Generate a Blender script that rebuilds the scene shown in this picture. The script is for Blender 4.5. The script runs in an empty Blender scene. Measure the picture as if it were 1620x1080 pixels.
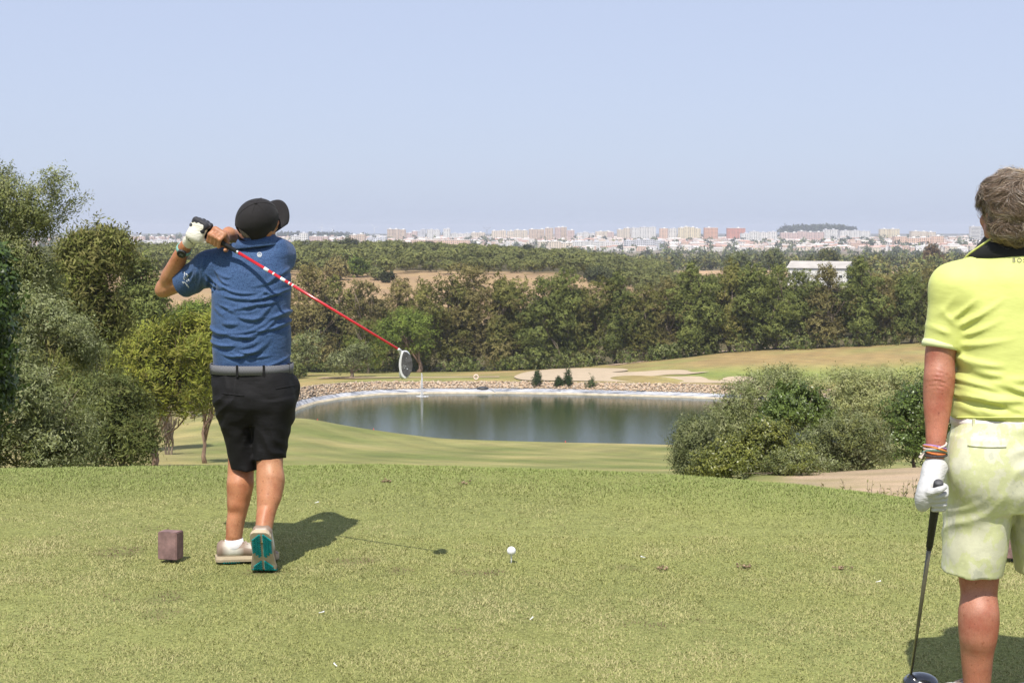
import bpy, bmesh, math, random
import numpy as np
from mathutils import Vector, Matrix
from mathutils.bvhtree import BVHTree

# ---------------------------------------------------------------- camera, world, sun, exposure
scn = bpy.context.scene
F = 2250.0                      # focal length in pixels of a 1620-wide frame
TH = math.radians(4.45)         # camera looks slightly down
CAMZ = 1.6
cam_d = bpy.data.cameras.new('camera')
cam = bpy.data.objects.new('camera', cam_d)
scn.collection.objects.link(cam)
cam_d.sensor_width = 36.0
cam_d.lens = 36.0 * F / 1620.0
cam_d.clip_start = 0.05
cam_d.clip_end = 30000.0
cam.location = (0, 0, CAMZ)
cam.rotation_euler = (math.radians(90) - TH, 0, 0)
scn.camera = cam

SUN_TO = Vector((-0.13, -0.56, 1.0)).normalized()      # towards the sun: behind the camera, a little to the left
SUN_EL = math.asin(SUN_TO.z)
SUN_AZ = math.atan2(SUN_TO.x, SUN_TO.y)
world = bpy.data.worlds.new('World')
scn.world = world
world.use_nodes = True
wn = world.node_tree
wn.nodes.clear()
w_out = wn.nodes.new('ShaderNodeOutputWorld')
w_bg = wn.nodes.new('ShaderNodeBackground')
w_sky = wn.nodes.new('ShaderNodeTexSky')
w_sky.sky_type = 'NISHITA'
w_sky.sun_disc = False
w_sky.sun_elevation = SUN_EL
w_sky.sun_rotation = SUN_AZ
w_sky.altitude = 60.0
w_sky.air_density = 1.0
w_sky.dust_density = 1.2
w_sky.ozone_density = 2.2
w_bg.inputs['Strength'].default_value = 0.1
w_hsv = wn.nodes.new('ShaderNodeHueSaturation')
w_hsv.inputs['Hue'].default_value = 0.515
w_hsv.inputs['Saturation'].default_value = 0.72
w_hsv.inputs['Value'].default_value = 0.95
wn.links.new(w_sky.outputs['Color'], w_hsv.inputs['Color'])
w_mix = wn.nodes.new('ShaderNodeMix'); w_mix.data_type = 'RGBA'      # summer haze evens the whole sky out
w_mix.inputs['Factor'].default_value = 0.75
w_mix.inputs[7].default_value = (3.28, 3.80, 5.15, 1)
wn.links.new(w_hsv.outputs['Color'], w_mix.inputs[6])
wn.links.new(w_mix.outputs[2], w_bg.inputs['Color'])
wn.links.new(w_bg.outputs['Background'], w_out.inputs['Surface'])

sun_d = bpy.data.lights.new('sun', 'SUN')
sun_d.energy = 3.6
sun_d.angle = math.radians(0.6)
sun_d.color = (1.0, 0.95, 0.87)
sun = bpy.data.objects.new('sun', sun_d)
scn.collection.objects.link(sun)
sun.rotation_euler = SUN_TO.to_track_quat('Z', 'Y').to_euler()

scn.view_settings.view_transform = 'Standard'
scn.view_settings.look = 'None'
scn.view_settings.exposure = 0.75
scn.view_settings.gamma = 1.0
scn.view_settings.use_curve_mapping = False
scn.render.engine = 'CYCLES'
scn.cycles.use_denoising = True
scn.cycles.max_bounces = 6
scn.cycles.transparent_max_bounces = 12
scn.cycles.volume_bounces = 0
scn.cycles.sample_clamp_indirect = 6.0

# ---------------------------------------------------------------- helpers
COL = scn.collection
def tpy(py):
    return math.tan(math.atan((py - 540.0) / F) + TH)
def zpy(D, py):
    return CAMZ - D * tpy(py)
CT, ST = math.cos(TH), math.sin(TH)
def P(px, py, D):
    """world point on the sight line of photo pixel (px, py) at depth y = D"""
    a = (px - 810.0) / F
    b = (540.0 - py) / F
    d = Vector((a, CT + ST * b, -ST + CT * b))
    return Vector((0, 0, CAMZ)) + d * (D / d.y)
def XD(px, D):
    return (px - 810.0) / F * D * 1.003

def mesh_np(name, V, Fa, cols=None, smooth=True):
    V = np.asarray(V, dtype=np.float32)
    Fa = np.asarray(Fa, dtype=np.int32)
    me = bpy.data.meshes.new(name)
    n, k = Fa.shape
    me.vertices.add(len(V)); me.vertices.foreach_set('co', V.ravel())
    me.loops.add(n * k); me.loops.foreach_set('vertex_index', Fa.ravel())
    me.polygons.add(n)
    me.polygons.foreach_set('loop_start', np.arange(0, n * k, k, dtype=np.int32))
    if smooth:
        me.polygons.foreach_set('use_smooth', np.ones(n, dtype=bool))
    me.update(calc_edges=True)
    if cols is not None:
        c = np.ones((len(V), 4), dtype=np.float32)
        c[:, :3] = cols
        a = me.color_attributes.new('Col', 'FLOAT_COLOR', 'POINT')
        a.data.foreach_set('color', c.ravel())
    return me

def obj(name, me, mat=None, parent=None, loc=None):
    o = bpy.data.objects.new(name, me)
    COL.objects.link(o)
    if mat is not None and me is not None:
        if len(me.materials) == 0:
            me.materials.append(mat)
    if parent is not None:
        o.parent = parent
    if loc is not None:
        o.location = loc
    return o

def empty(name, loc):
    o = bpy.data.objects.new(name, None)
    COL.objects.link(o)
    o.location = loc
    o.empty_display_size = 0.1
    return o

def tag(o, label=None, cat=None, group=None, kind=None):
    if label: o['label'] = label
    if cat: o['category'] = cat
    if group: o['group'] = group
    if kind: o['kind'] = kind
    return o

class SN:
    """smooth pseudo noise from random sine waves, about -1..1"""
    def __init__(self, seed, freq, n=9):
        r = np.random.RandomState(seed)
        self.k = r.normal(size=(n, 3)); self.k /= np.linalg.norm(self.k, axis=1)[:, None]
        self.k *= freq * r.uniform(0.6, 1.7, size=(n, 1)) * 2 * np.pi
        self.p = r.uniform(0, 6.28, n)
    def __call__(self, p):
        p = np.asarray(p, dtype=np.float32)
        s = np.zeros(p.shape[:-1], dtype=np.float32)
        for k, ph in zip(self.k, self.p):
            s += np.sin(p @ k.astype(np.float32) + np.float32(ph))
        return s / (len(self.p) ** 0.5) * 0.9

# ---- materials
def nd(nt, t, **kw):
    n = nt.nodes.new(t)
    for k, v in kw.items():
        if k in n.inputs.keys():
            n.inputs[k].default_value = v
        else:
            setattr(n, k, v)
    return n
def base_mat(name):
    m = bpy.data.materials.new(name)
    m.use_nodes = True
    nt = m.node_tree
    b = nt.nodes['Principled BSDF']
    return m, nt, b
def mulcol(nt, a_sock, b_sock, fac=1.0):
    x = nt.nodes.new('ShaderNodeMix'); x.data_type = 'RGBA'; x.blend_type = 'MULTIPLY'
    x.inputs['Factor'].default_value = fac
    nt.links.new(a_sock, x.inputs[6]); nt.links.new(b_sock, x.inputs[7])
    return x.outputs[2]
def ramp(nt, fac, stops):
    r = nt.nodes.new('ShaderNodeValToRGB')
    el = r.color_ramp.elements
    while len(el) < len(stops): el.new(0.5)
    for e, (p, c) in zip(el, stops):
        e.position = p
        e.color = (c[0], c[1], c[2], 1) if hasattr(c, '__len__') else (c, c, c, 1)
    nt.links.new(fac, r.inputs[0])
    return r.outputs[0]
def noise(nt, scale, detail=4, rough=0.6, coord='Object', stretch=None):
    tc = nt.nodes.new('ShaderNodeTexCoord')
    s = tc.outputs[coord]
    if stretch:
        mp = nt.nodes.new('ShaderNodeMapping'); mp.inputs['Scale'].default_value = stretch
        nt.links.new(s, mp.inputs[0]); s = mp.outputs[0]
    n = nt.nodes.new('ShaderNodeTexNoise')
    n.inputs['Scale'].default_value = scale; n.inputs['Detail'].default_value = detail
    n.inputs['Roughness'].default_value = rough
    nt.links.new(s, n.inputs['Vector'])
    return n.outputs['Fac']
def bump(nt, b, fac, strength, dist):
    n = nt.nodes.new('ShaderNodeBump')
    n.inputs['Strength'].default_value = strength; n.inputs['Distance'].default_value = dist
    nt.links.new(fac, n.inputs['Height'])
    nt.links.new(n.outputs[0], b.inputs['Normal'])
    return n
def simple(name, col, rough=0.6, var=0.15, scale=10.0, bmp=0.0, bscale=60.0, bdist=0.002, metal=0.0, spec=0.4, coat=0.0, stretch=None):
    m, nt, b = base_mat(name)
    f = noise(nt, scale, stretch=stretch)
    lo = tuple(c * (1 - var) for c in col); hi = tuple(min(1, c * (1 + var)) for c in col)
    c = ramp(nt, f, [(0.3, lo), (0.7, hi)])
    nt.links.new(c, b.inputs['Base Color'])
    b.inputs['Roughness'].default_value = rough
    b.inputs['Metallic'].default_value = metal
    b.inputs['Specular IOR Level'].default_value = spec
    b.inputs['Coat Weight'].default_value = coat
    if bmp > 0:
        bump(nt, b, noise(nt, bscale, stretch=stretch), bmp, bdist)
    return m
def leafmat(name, tint=(1, 1, 1), trans=0.22, rough=0.55, rnd=0.25, spec=0.25):
    m, nt, b = base_mat(name)
    a = nt.nodes.new('ShaderNodeAttribute'); a.attribute_name = 'Col'
    oi = nt.nodes.new('ShaderNodeObjectInfo')
    g = ramp(nt, oi.outputs['Random'], [(0.0, tuple(t * (1 - rnd) for t in tint)), (0.5, tint), (1.0, (tint[0] * (1 + rnd), tint[1] * (1 + rnd * 0.8), tint[2] * (1 + rnd * 0.6)))])
    c = mulcol(nt, a.outputs['Color'], g)
    nt.links.new(c, b.inputs['Base Color'])
    b.inputs['Roughness'].default_value = rough
    b.inputs['Specular IOR Level'].default_value = spec
    tr = nt.nodes.new('ShaderNodeBsdfTranslucent')
    nt.links.new(c, tr.inputs['Color'])
    mx = nt.nodes.new('ShaderNodeMixShader'); mx.inputs[0].default_value = trans
    nt.links.new(b.outputs[0], mx.inputs[1]); nt.links.new(tr.outputs[0], mx.inputs[2])
    nt.links.new(mx.outputs[0], nt.nodes['Material Output'].inputs['Surface'])
    return m

def tube_np(paths, sides=8):
    """paths: list of (points, radii) -> one mesh of tapered tubes"""
    Vs, Fs, off = [], [], 0
    for pts, rad in paths:
        pts = [Vector(p) for p in pts]
        n = len(pts)
        up = None
        for i in range(n):
            d = (pts[min(i + 1, n - 1)] - pts[max(i - 1, 0)])
            if d.length < 1e-9: d = Vector((0, 0, 1))
            d.normalize()
            if up is None:
                up = Vector((1, 0, 0)) if abs(d.x) < 0.8 else Vector((0, 1, 0))
            a = (up - d * up.dot(d)).normalized(); b = d.cross(a); up = a
            for s in range(sides):
                t = 2 * math.pi * s / sides
                Vs.append(pts[i] + (a * math.cos(t) + b * math.sin(t)) * rad[i])
        for i in range(n - 1):
            for s in range(sides):
                s2 = (s + 1) % sides
                Fs.append((off + i * sides + s, off + i * sides + s2, off + (i + 1) * sides + s2, off + (i + 1) * sides + s))
        for base, flip in ((off, True), (off + (n - 1) * sides, False)):
            c = len(Vs); Vs.append(pts[0] if flip else pts[-1])
            for s in range(sides):
                s2 = (s + 1) % sides
                q = (c, base + s2, base + s, base + s) if flip else (c, base + s, base + s2, base + s2)
                Fs.append((q[0], q[1], q[2], q[2]))
        off = len(Vs)
    # degenerate quads -> build with from_pydata to keep triangles
    me = bpy.data.meshes.new('tube')
    me.from_pydata([tuple(v) for v in Vs], [], [f if f[2] != f[3] else f[:3] for f in Fs])
    for p in me.polygons: p.use_smooth = True
    return me

def box_np(boxes):
    """boxes: list of (cx,cy,cz,sx,sy,sz) full sizes -> one mesh"""
    Vs, Fs = [], []
    for (cx, cy, cz, sx, sy, sz) in boxes:
        o = len(Vs)
        for dx in (-.5, .5):
            for dy in (-.5, .5):
                for dz in (-.5, .5):
                    Vs.append((cx + dx * sx, cy + dy * sy, cz + dz * sz))
        for f in ((0, 1, 3, 2), (4, 6, 7, 5), (0, 4, 5, 1), (2, 3, 7, 6), (0, 2, 6, 4), (1, 5, 7, 3)):
            Fs.append(tuple(o + i for i in f))
    me = bpy.data.meshes.new('boxes')
    me.from_pydata(Vs, [], Fs)
    return me

# ---------------------------------------------------------------- terrain heights
ZP = -22.0                                     # pond water level
EDGE_PX = [-1500, 0, 300, 600, 900, 1060, 1280, 1440, 1620, 2400]
EDGE_PY = [742, 741, 737, 735, 743, 753, 769, 789, 806, 850]
SH_PX  = [440, 455, 475, 500, 540, 600, 680, 800, 900, 1000, 1100, 1160, 1300]
SH_PY  = [662, 655, 645, 637, 630, 624, 622, 622, 623.5, 626, 629, 631.5, 637]       # far water edge
LT_PY  = [650, 640, 632, 627, 621, 616, 614, 614, 615, 618, 620.5, 623.5, 629]       # top of the liner
WT_PY  = [626, 618, 612, 608, 605, 603, 603, 603, 604, 605.5, 607, 610, 616]         # top of the stones
def shore_D(px):
    py = np.interp(px, SH_PX, SH_PY)
    return (CAMZ - ZP) / np.tan(np.arctan((py - 540.0) / F) + TH)
def tb_py(px):
    return float(np.interp(px, [470, 700, 870, 1000, 1100, 1200, 1300, 1460, 1700], [588, 587, 584, 575, 563, 552, 549, 541, 536]))
def hill_py(px):
    return float(np.interp(px, [-600, 0, 200, 550, 800, 950, 1080, 1140], [420, 414, 406, 402, 407, 420, 434, 437]))
KEYPX = [-1500, 0, 200, 300, 400, 480, 540, 620, 700, 900, 1060, 1180, 1300, 1460, 1620, 2600]
def column(px):
    L = []
    if px >= 1180:
        s = px >= 1460
        L += [(14, -1.75 if not s else -1.55), (20, zpy(20, 806 if s else 792)), (28, zpy(28, 766 if s else 774)),
              (37, zpy(37, 736 if s else 744)), (55, -7.6), (100, -15.0), (145, -20.0), (152, -22.2), (156, -23)]
    elif px <= 200:
        L += [(16, -2.2), (25, -4.6), (40, -7.6), (70, zpy(70, 752)), (95, zpy(95, 728)), (120, zpy(120, 706)), (145, -18.8), (165, -20.2)]
    else:
        K = [300, 400, 480, 540, 620, 700, 900, 1060]
        L += [(16, -2.2), (25, -4.6), (60, -10.6),
              (85, zpy(85, np.interp(px, K, [741, 742, 742, 742, 743, 744, 748, 752]))),
              (100, zpy(100, np.interp(px, K, [724, 725, 727, 730, 732, 735, 739, 742]))),
              (125, zpy(125, np.interp(px, K, [697, 692, 690, 701, 708, 713, 717, 718]))),
              (142, zpy(142, np.interp(px, K, [672, 664, 659, 671, 682, 691, 698, 700])))]
        if px <= 420: L += [(165, -19.2), (185, -19.8)]
        else: L += [(147, zpy(147, np.interp(px, K, [672, 664, 659, 671, 682, 691, 698, 700])) - 0.7), (153, -22.4), (157, -23)]
    wt = float(np.interp(px, SH_PX, WT_PY))
    L += [(211, zpy(211, wt - 0.6))]
    tb = tb_py(px)
    mid = {True: 0.5, False: 0.5}[True]
    L += [(226, zpy(226, wt + (tb - wt) * 0.55)), (256, zpy(256, tb)), (275, zpy(275, tb - 2))]
    if px <= 1000:
        L += [(330, zpy(330, 505)), (380, zpy(380, 470)), (460, zpy(460, 436)), (700, zpy(700, hill_py(px))), (800, zpy(800, hill_py(px)) - 1.0), (1000, -26)]
    else:
        L += [(380, -21.5), (600, -20.2), (800, -21.0), (1000, -26)]
    L += [(1500, -32), (2200, -36), (2600, -35), (3500, -25), (4500, -18), (12000, -17)]
    return L
NPX = 421
PXG = np.linspace(-1500, 2700, NPX)
LDG = np.linspace(math.log(13.0), math.log(12000), 900)
_tab = np.zeros((len(KEYPX), len(LDG)))
for i, px in enumerate(KEYPX):
    L = column(px)
    _tab[i] = np.interp(LDG, [math.log(d) for d, z in L], [z for d, z in L])
HT = np.zeros((NPX, len(LDG)))
for j in range(len(LDG)):
    HT[:, j] = np.interp(PXG, KEYPX, _tab[:, j])
def blur(A, n, ax):
    k = np.hanning(n + 2)[1:-1]; k /= k.sum()
    pad = [(0, 0), (0, 0)]; pad[ax] = (n // 2, n // 2)
    B = np.pad(A, pad, mode='edge'); out = np.zeros_like(A)
    for i, w in enumerate(k):
        out += w * (B[i:i + A.shape[0]] if ax == 0 else B[:, i:i + A.shape[1]])
    return out
HT = blur(blur(HT, 9, 0), 9, 1)
_und = SN(3, 0.35); _und2 = SN(4, 0.012)
def H(x, y):
    """ground height, arrays or floats"""
    x = np.asarray(x, dtype=np.float64); y = np.asarray(y, dtype=np.float64)
    R = np.maximum(y, 0.01)
    px = 810 + F * np.clip(x / R / 1.003, -1.02, 0.83)
    D = y
    esl = np.interp(px, EDGE_PX, EDGE_PY)
    De = CAMZ / np.tan(np.arctan((esl - 540) / F) + TH) - 0.30
    s = np.maximum(D - De, 0)
    tee = np.where(s < 1.0, -0.15 * s * s, -0.15 - 0.33 * (s - 1.0))
    fi = np.clip((px - PXG[0]) / (PXG[1] - PXG[0]), 0, NPX - 1.001)
    fj = np.clip((np.log(np.maximum(D, 1)) - LDG[0]) / (LDG[1] - LDG[0]), 0, len(LDG) - 1.001)
    i0 = fi.astype(int); j0 = fj.astype(int); a = fi - i0; b = fj - j0
    far = HT[i0, j0] * (1 - a) * (1 - b) + HT[i0 + 1, j0] * a * (1 - b) + HT[i0, j0 + 1] * (1 - a) * b + HT[i0 + 1, j0 + 1] * a * b
    w = np.clip((D - 11.5) / 4.0, 0, 1); w = w * w * (3 - 2 * w)
    z = np.where(D < 11.5, tee, tee * (1 - w) + far * w)
    z = z + 11.0 * np.exp(-((px - 1293) / 48.0) ** 4 - ((D - 4700) / 350.0) ** 2)
    # pond basin
    sd = shore_D(px)
    inside = (D > 152.0) & (D < sd + 2.6) & (px > 438) & (px < 1330)
    z = np.where(inside, np.minimum(z, -23.6), z)
    return z
def Hs(x, y):
    return float(H(np.array([x]), np.array([y]))[0])

# ---------------------------------------------------------------- ground sheet
tanF = lambda px: math.atan2((px - 810.0) * 1.003, F)
ang = np.concatenate([np.linspace(-math.pi, tanF(-700), 24)[:-1], np.linspace(tanF(-700), tanF(-60), 60)[:-1],
                      np.linspace(tanF(-60), tanF(1700), 430)[:-1], np.linspace(tanF(1700), tanF(2320), 60)[:-1],
                      np.linspace(tanF(2320), math.pi, 24)])
Dg = np.concatenate([np.linspace(0.4, 4.4, 8), np.linspace(4.6, 12.0, 60), np.linspace(12.3, 40, 60), np.linspace(40.7, 84, 50), np.linspace(84.6, 150, 90),
                     np.linspace(150.5, 216, 120), np.linspace(216.8, 290, 60), np.geomspace(293, 1000, 60), np.geomspace(1020, 9000, 60)])
A, R = np.meshgrid(ang, Dg, indexing='ij')
# rows of constant depth in front, circles elsewhere
c = np.maximum(np.cos(A), 0.0)
Rr = R / np.maximum(c, 0.55)
X = Rr * np.sin(A); Y = Rr * np.cos(A)
front = Y > 0.3
Z = np.where(front, H(X, np.maximum(Y, 0.3)), 0.0)
back_drop = np.where(~front, -0.02 * np.maximum(Rr - 12, 0) ** 0.9, 0)
side = np.clip((np.abs(X) / np.maximum(Y, 0.01) - 0.80) / 0.6, 0, 1)
Z = np.where(front, Z * (1 - side * 0.6), back_drop)
Z += np.where(Rr < 14, 0.006 * _und(np.stack([X, Y, X * 0], -1)), 0.10 * SN(5, 0.03)(np.stack([X, Y, X * 0], -1)) * np.clip((Rr - 14) / 40, 0, 1) * (Rr < 300))
PXv = 810 + F * np.clip(X / np.maximum(Y, 0.01) / 1.003, -3, 3)
PXv = np.where(front, PXv, -3000)
nA, nD = A.shape
Pxy = np.stack([X, Y, X * 0], -1)
n1 = SN(11, 0.02)(Pxy); n2 = SN(12, 0.09)(Pxy); n3 = SN(13, 0.4)(Pxy); n4 = SN(14, 0.004)(Pxy)
def lerp(a, b, t):
    return a + (b - a) * t[..., None]
def sstep(x, a, b):
    t = np.clip((x - a) / (b - a), 0, 1); return t * t * (3 - 2 * t)
C_tee = np.array([0.225, 0.240, 0.085]); C_fair = np.array([0.165, 0.190, 0.062]); C_tan = np.array([0.325, 0.275, 0.125])
C_dry = np.array([0.31, 0.225, 0.105]); C_field = np.array([0.36, 0.245, 0.145]); C_dirt = np.array([0.40, 0.30, 0.205])
C_wood = np.array([0.10, 0.085, 0.045]); C_plain = np.array([0.17, 0.14, 0.075]); C_city = np.array([0.22, 0.19, 0.15]); C_lawn = np.array([0.20, 0.22, 0.07])
Cc = np.broadcast_to(C_tee, X.shape + (3,)).copy()
# fairway with mowing stripes
Dd = np.where(front, Y, 1.0)
stripe = np.sin((X * 0.55 + Dd * 1.0) / 11.0 * 2 * np.pi + 0.5 * n1) 
fair = lerp(C_fair, C_tan, np.clip(0.30 + 0.13 * np.tanh(stripe * 1.5) + 0.22 * n2 + 0.40 * sstep(Dd, 105, 140) * (0.5 + 0.5 * n1), 0, 1)[...])
Cc = np.where((sstep(Dd, 14, 22) > 0)[..., None], lerp(Cc, fair, sstep(Dd, 14, 40)), Cc)
under = sstep(-PXv, -345, -240) * sstep(Dd, 60, 100)
Cc = lerp(Cc, C_tan * 0.95, under * 0.8)
# dirt track on the slope beside the shrubs
dirt = sstep(PXv, 1215, 1275) * sstep(Dd, 21 + n3 * 0.8, 24.5 + n3) * (1 - sstep(Dd, 60, 75))
Cc = lerp(Cc, C_dirt * 1.0, np.clip(dirt * (0.9 + 0.25 * n3), 0, 1))
edge_dry = sstep(PXv, 1180, 1300) * sstep(Dd, 13, 16) * (1 - sstep(Dd, 22, 25))
Cc = lerp(Cc, np.array([0.26, 0.23, 0.10]), edge_dry)
# far side of the pond
far = sstep(Dd, 185, 205)
lawn = lerp(C_lawn, C_dry, np.clip(0.55 + 0.5 * n1 + 0.2 * n2, 0, 1))
Cc = lerp(Cc, lawn, far)
slope = sstep(PXv, 850, 1080) * sstep(Dd, 205, 212) * (1 - sstep(Dd, 262, 275))
Cc = lerp(Cc, lerp(C_dry, C_fair * 1.2, np.clip(0.18 + 0.5 * n1 + 0.25 * n2, 0, 0.8)), slope)
gp = np.array([0.20, 0.235, 0.07])
green = sstep(PXv, 1000, 1110) * np.exp(-((Dd - 222 - 3 * n1) / 7.0) ** 2)
Cc = lerp(Cc, gp, np.clip(green * 1.0, 0, 1))
Cc = lerp(Cc, C_wood, sstep(Dd, 252, 262) * (0.65 + 0.35 * sstep(Dd, 262, 270)) * (1 - sstep(Dd, 318, 330)))
Cc = lerp(Cc, C_field * 1.0, sstep(Dd, 318, 335))
Cc = lerp(Cc, lerp(C_field * 0.8, C_dry, np.clip(0.5 + n2, 0, 1)), sstep(Dd, 330, 380) * 0.5)
wood = sstep(Dd, 490, 512) * (1 - sstep(PXv, 1060, 1130))
Cc = lerp(Cc, C_wood, wood)
Cc = lerp(Cc, C_plain, sstep(Dd, 880, 1000))
pl = sstep(PXv, 1040, 1100) * sstep(Dd, 300, 350) * (1 - sstep(Dd, 640, 720))
Cc = lerp(Cc, C_wood * 1.1, pl)
strip = sstep(PXv, 1040, 1100) * sstep(Dd, 700, 740) * (1 - sstep(Dd, 860, 900))
Cc = lerp(Cc, C_field * 1.2, strip)
Cc = lerp(Cc, C_city, sstep(Dd, 2200, 2600))
Cc = lerp(Cc, np.array([0.12, 0.115, 0.09]), sstep(Dd, 4300, 4700))
Cc *= (1 + 0.10 * n3 * (Rr < 300) + 0.07 * n2)[..., None]
Cc = np.clip(Cc, 0.01, 0.8)
idx = np.arange(nA * nD).reshape(nA, nD)
q = np.stack([idx[:-1, :-1], idx[1:, :-1], idx[1:, 1:], idx[:-1, 1:]], -1).reshape(-1, 4)
q = q[:, ::-1]
V = np.stack([X, Y, Z], -1).reshape(-1, 3)
# close the middle with a fan
Vc = np.vstack([V, [[0, 0, 0]]])
fan = np.stack([np.full(nA - 1, nA * nD), idx[1:, 0], idx[:-1, 0], idx[:-1, 0]], -1)
Cg = np.vstack([Cc.reshape(-1, 3), [C_tee]])
gm, nt, b = base_mat('ground_mat')
at = nd(nt, 'ShaderNodeAttribute', attribute_name='Col')
g1 = ramp(nt, noise(nt, 9.0, 6, 0.7), [(0.25, 0.72), (0.5, 1.0), (0.75, 1.22)])
g2 = ramp(nt, noise(nt, 0.35, 5, 0.65), [(0.3, (0.86, 0.88, 0.9)), (0.7, (1.12, 1.08, 1.0))])
g3 = ramp(nt, noise(nt, 55.0, 3, 0.7), [(0.3, 0.65), (0.7, 1.3)])
nt.links.new(mulcol(nt, mulcol(nt, mulcol(nt, at.outputs['Color'], g1), g2), g3), b.inputs['Base Color'])
b.inputs['Roughness'].default_value = 0.95
b.inputs['Specular IOR Level'].default_value = 0.1
bump(nt, b, noise(nt, 30.0, 6, 0.75), 0.6, 0.03)
gme = mesh_np('ground', Vc, q, Cg)
ground = obj('ground', gme, gm)
tag(ground, 'grassy ground falling from the tee to the fairway and plain', kind='structure')
# small disc that closes the sheet under the camera
bm = bmesh.new()
vs = [bm.verts.new(V[idx[i, 0]]) for i in range(nA - 1)]
bm.faces.new(vs)
dm = bpy.data.meshes.new('ground_patch'); bm.to_mesh(dm); bm.free()
cl = dm.color_attributes.new('Col', 'FLOAT_COLOR', 'POINT')
for d in cl.data: d.color = (*C_tee, 1)
tag(obj('ground', dm, gm), 'grassy ground under the camera', kind='structure')
# ---------------------------------------------------------------- pond
def shore_strip(name, rows, mat, parent=None, px0=441, px1=1325, step=2.0, jit=0.0, root=(0, 0, 0)):
    """loft between (s, z) rows given as functions of px, along the far shore"""
    pxs = np.arange(px0, px1, step)
    rng = np.random.RandomState(5)
    V, Fq = [], []
    for i, px in enumerate(pxs):
        for (s, z) in [r(px) for r in rows]:
            D = shore_D(px) + s
            V.append((XD(px, D) - root[0] + rng.normal() * jit, D - root[1] + rng.normal() * jit, z - root[2] + rng.normal() * jit * 0.5))
    k = len(rows)
    for i in range(len(pxs) - 1):
        for j in range(k - 1):
            a = i * k + j
            Fq.append((a, a + k, a + k + 1, a + 1))
    return obj(name, mesh_np(name, V, Fq), mat, parent)
LS = lambda px: float(np.interp(px, [440, 500, 600], [3.0, 2.2, 1.5]))
WS = lambda px: LS(px) + float(np.interp(px, [440, 500, 600], [3.0, 2.2, 1.7]))
LZ = lambda px: zpy(shore_D(px) + LS(px), np.interp(px, SH_PX, LT_PY))
WZ = lambda px: zpy(shore_D(px) + WS(px), np.interp(px, SH_PX, WT_PY))
m_water, nt, b = base_mat('water_mat')
b.inputs['Base Color'].default_value = (0.036, 0.050, 0.022, 1)
b.inputs['Roughness'].default_value = 0.035
b.inputs['IOR'].default_value = 1.33
b.inputs['Specular IOR Level'].default_value = 0.5
n1n = noise(nt, 0.8, 5, 0.65, stretch=(0.22, 1.6, 1))
n2n = noise(nt, 3.5, 3, 0.6, stretch=(0.5, 2.0, 1))
ad = nd(nt, 'ShaderNodeMath', operation='ADD'); nt.links.new(n1n, ad.inputs[0]); nt.links.new(n2n, ad.inputs[1])
bump(nt, b, ad.outputs[0], 0.13, 0.05)
wv = []
for px in np.arange(438, 1336, 6.0):
    D = shore_D(px) + 0.25
    wv.append((XD(px, D), D, ZP))
for px in np.arange(1336, 437, -6.0):
    wv.append((XD(px, 150.0), 150.0, ZP))
bm = bmesh.new()
f_ = bm.faces.new([bm.verts.new(v) for v in wv])
if f_.normal.z < 0: f_.normal_flip()
bmesh.ops.triangulate(bm, faces=bm.faces[:])
me = bpy.data.meshes.new('pond_water'); bm.to_mesh(me); bm.free()
pond = tag(obj('pond_water', me, m_water), 'dark green rippled water of the golf course pond', kind='structure')

# white plastic liner along the far shore
m_liner, nt, b = base_mat('liner_mat')
f = noise(nt, 0.5, 6, 0.7, stretch=(0.5, 3.0, 3.0))
c1 = ramp(nt, f, [(0.38, (0.09, 0.10, 0.12)), (0.47, (0.28, 0.29, 0.32)), (0.62, (0.47, 0.47, 0.48))])
nt.links.new(c1, b.inputs['Base Color']); b.inputs['Roughness'].default_value = 0.6
bump(nt, b, noise(nt, 2.0, 5, stretch=(1, 3, 3)), 0.5, 0.15)
liner = shore_strip('pond_liner', [lambda p: (-0.5, ZP - 0.18), lambda p: (LS(p) * 0.30, ZP + (LZ(p) - ZP) * 0.30), lambda p: (LS(p) * 0.75, ZP + (LZ(p) - ZP) * 0.85), lambda p: (LS(p) + 0.15, LZ(p))], m_liner, jit=0.03)
tag(liner, 'wrinkled white plastic liner edging the far shore of the pond', 'pond liner', kind='structure')
# tan beach line just above the water
m_silt = simple('silt_mat', (0.40, 0.345, 0.25), 0.8, 0.25, 1.2)
silt = shore_strip('silt_beach', [lambda p: (-0.35, ZP - 0.05), lambda p: (LS(p) * 0.26, ZP + (LZ(p) - ZP) * 0.30 + 0.02)], m_silt, jit=0.01)
tag(silt, 'narrow tan silt line where pond water meets the liner', kind='structure')

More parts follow.
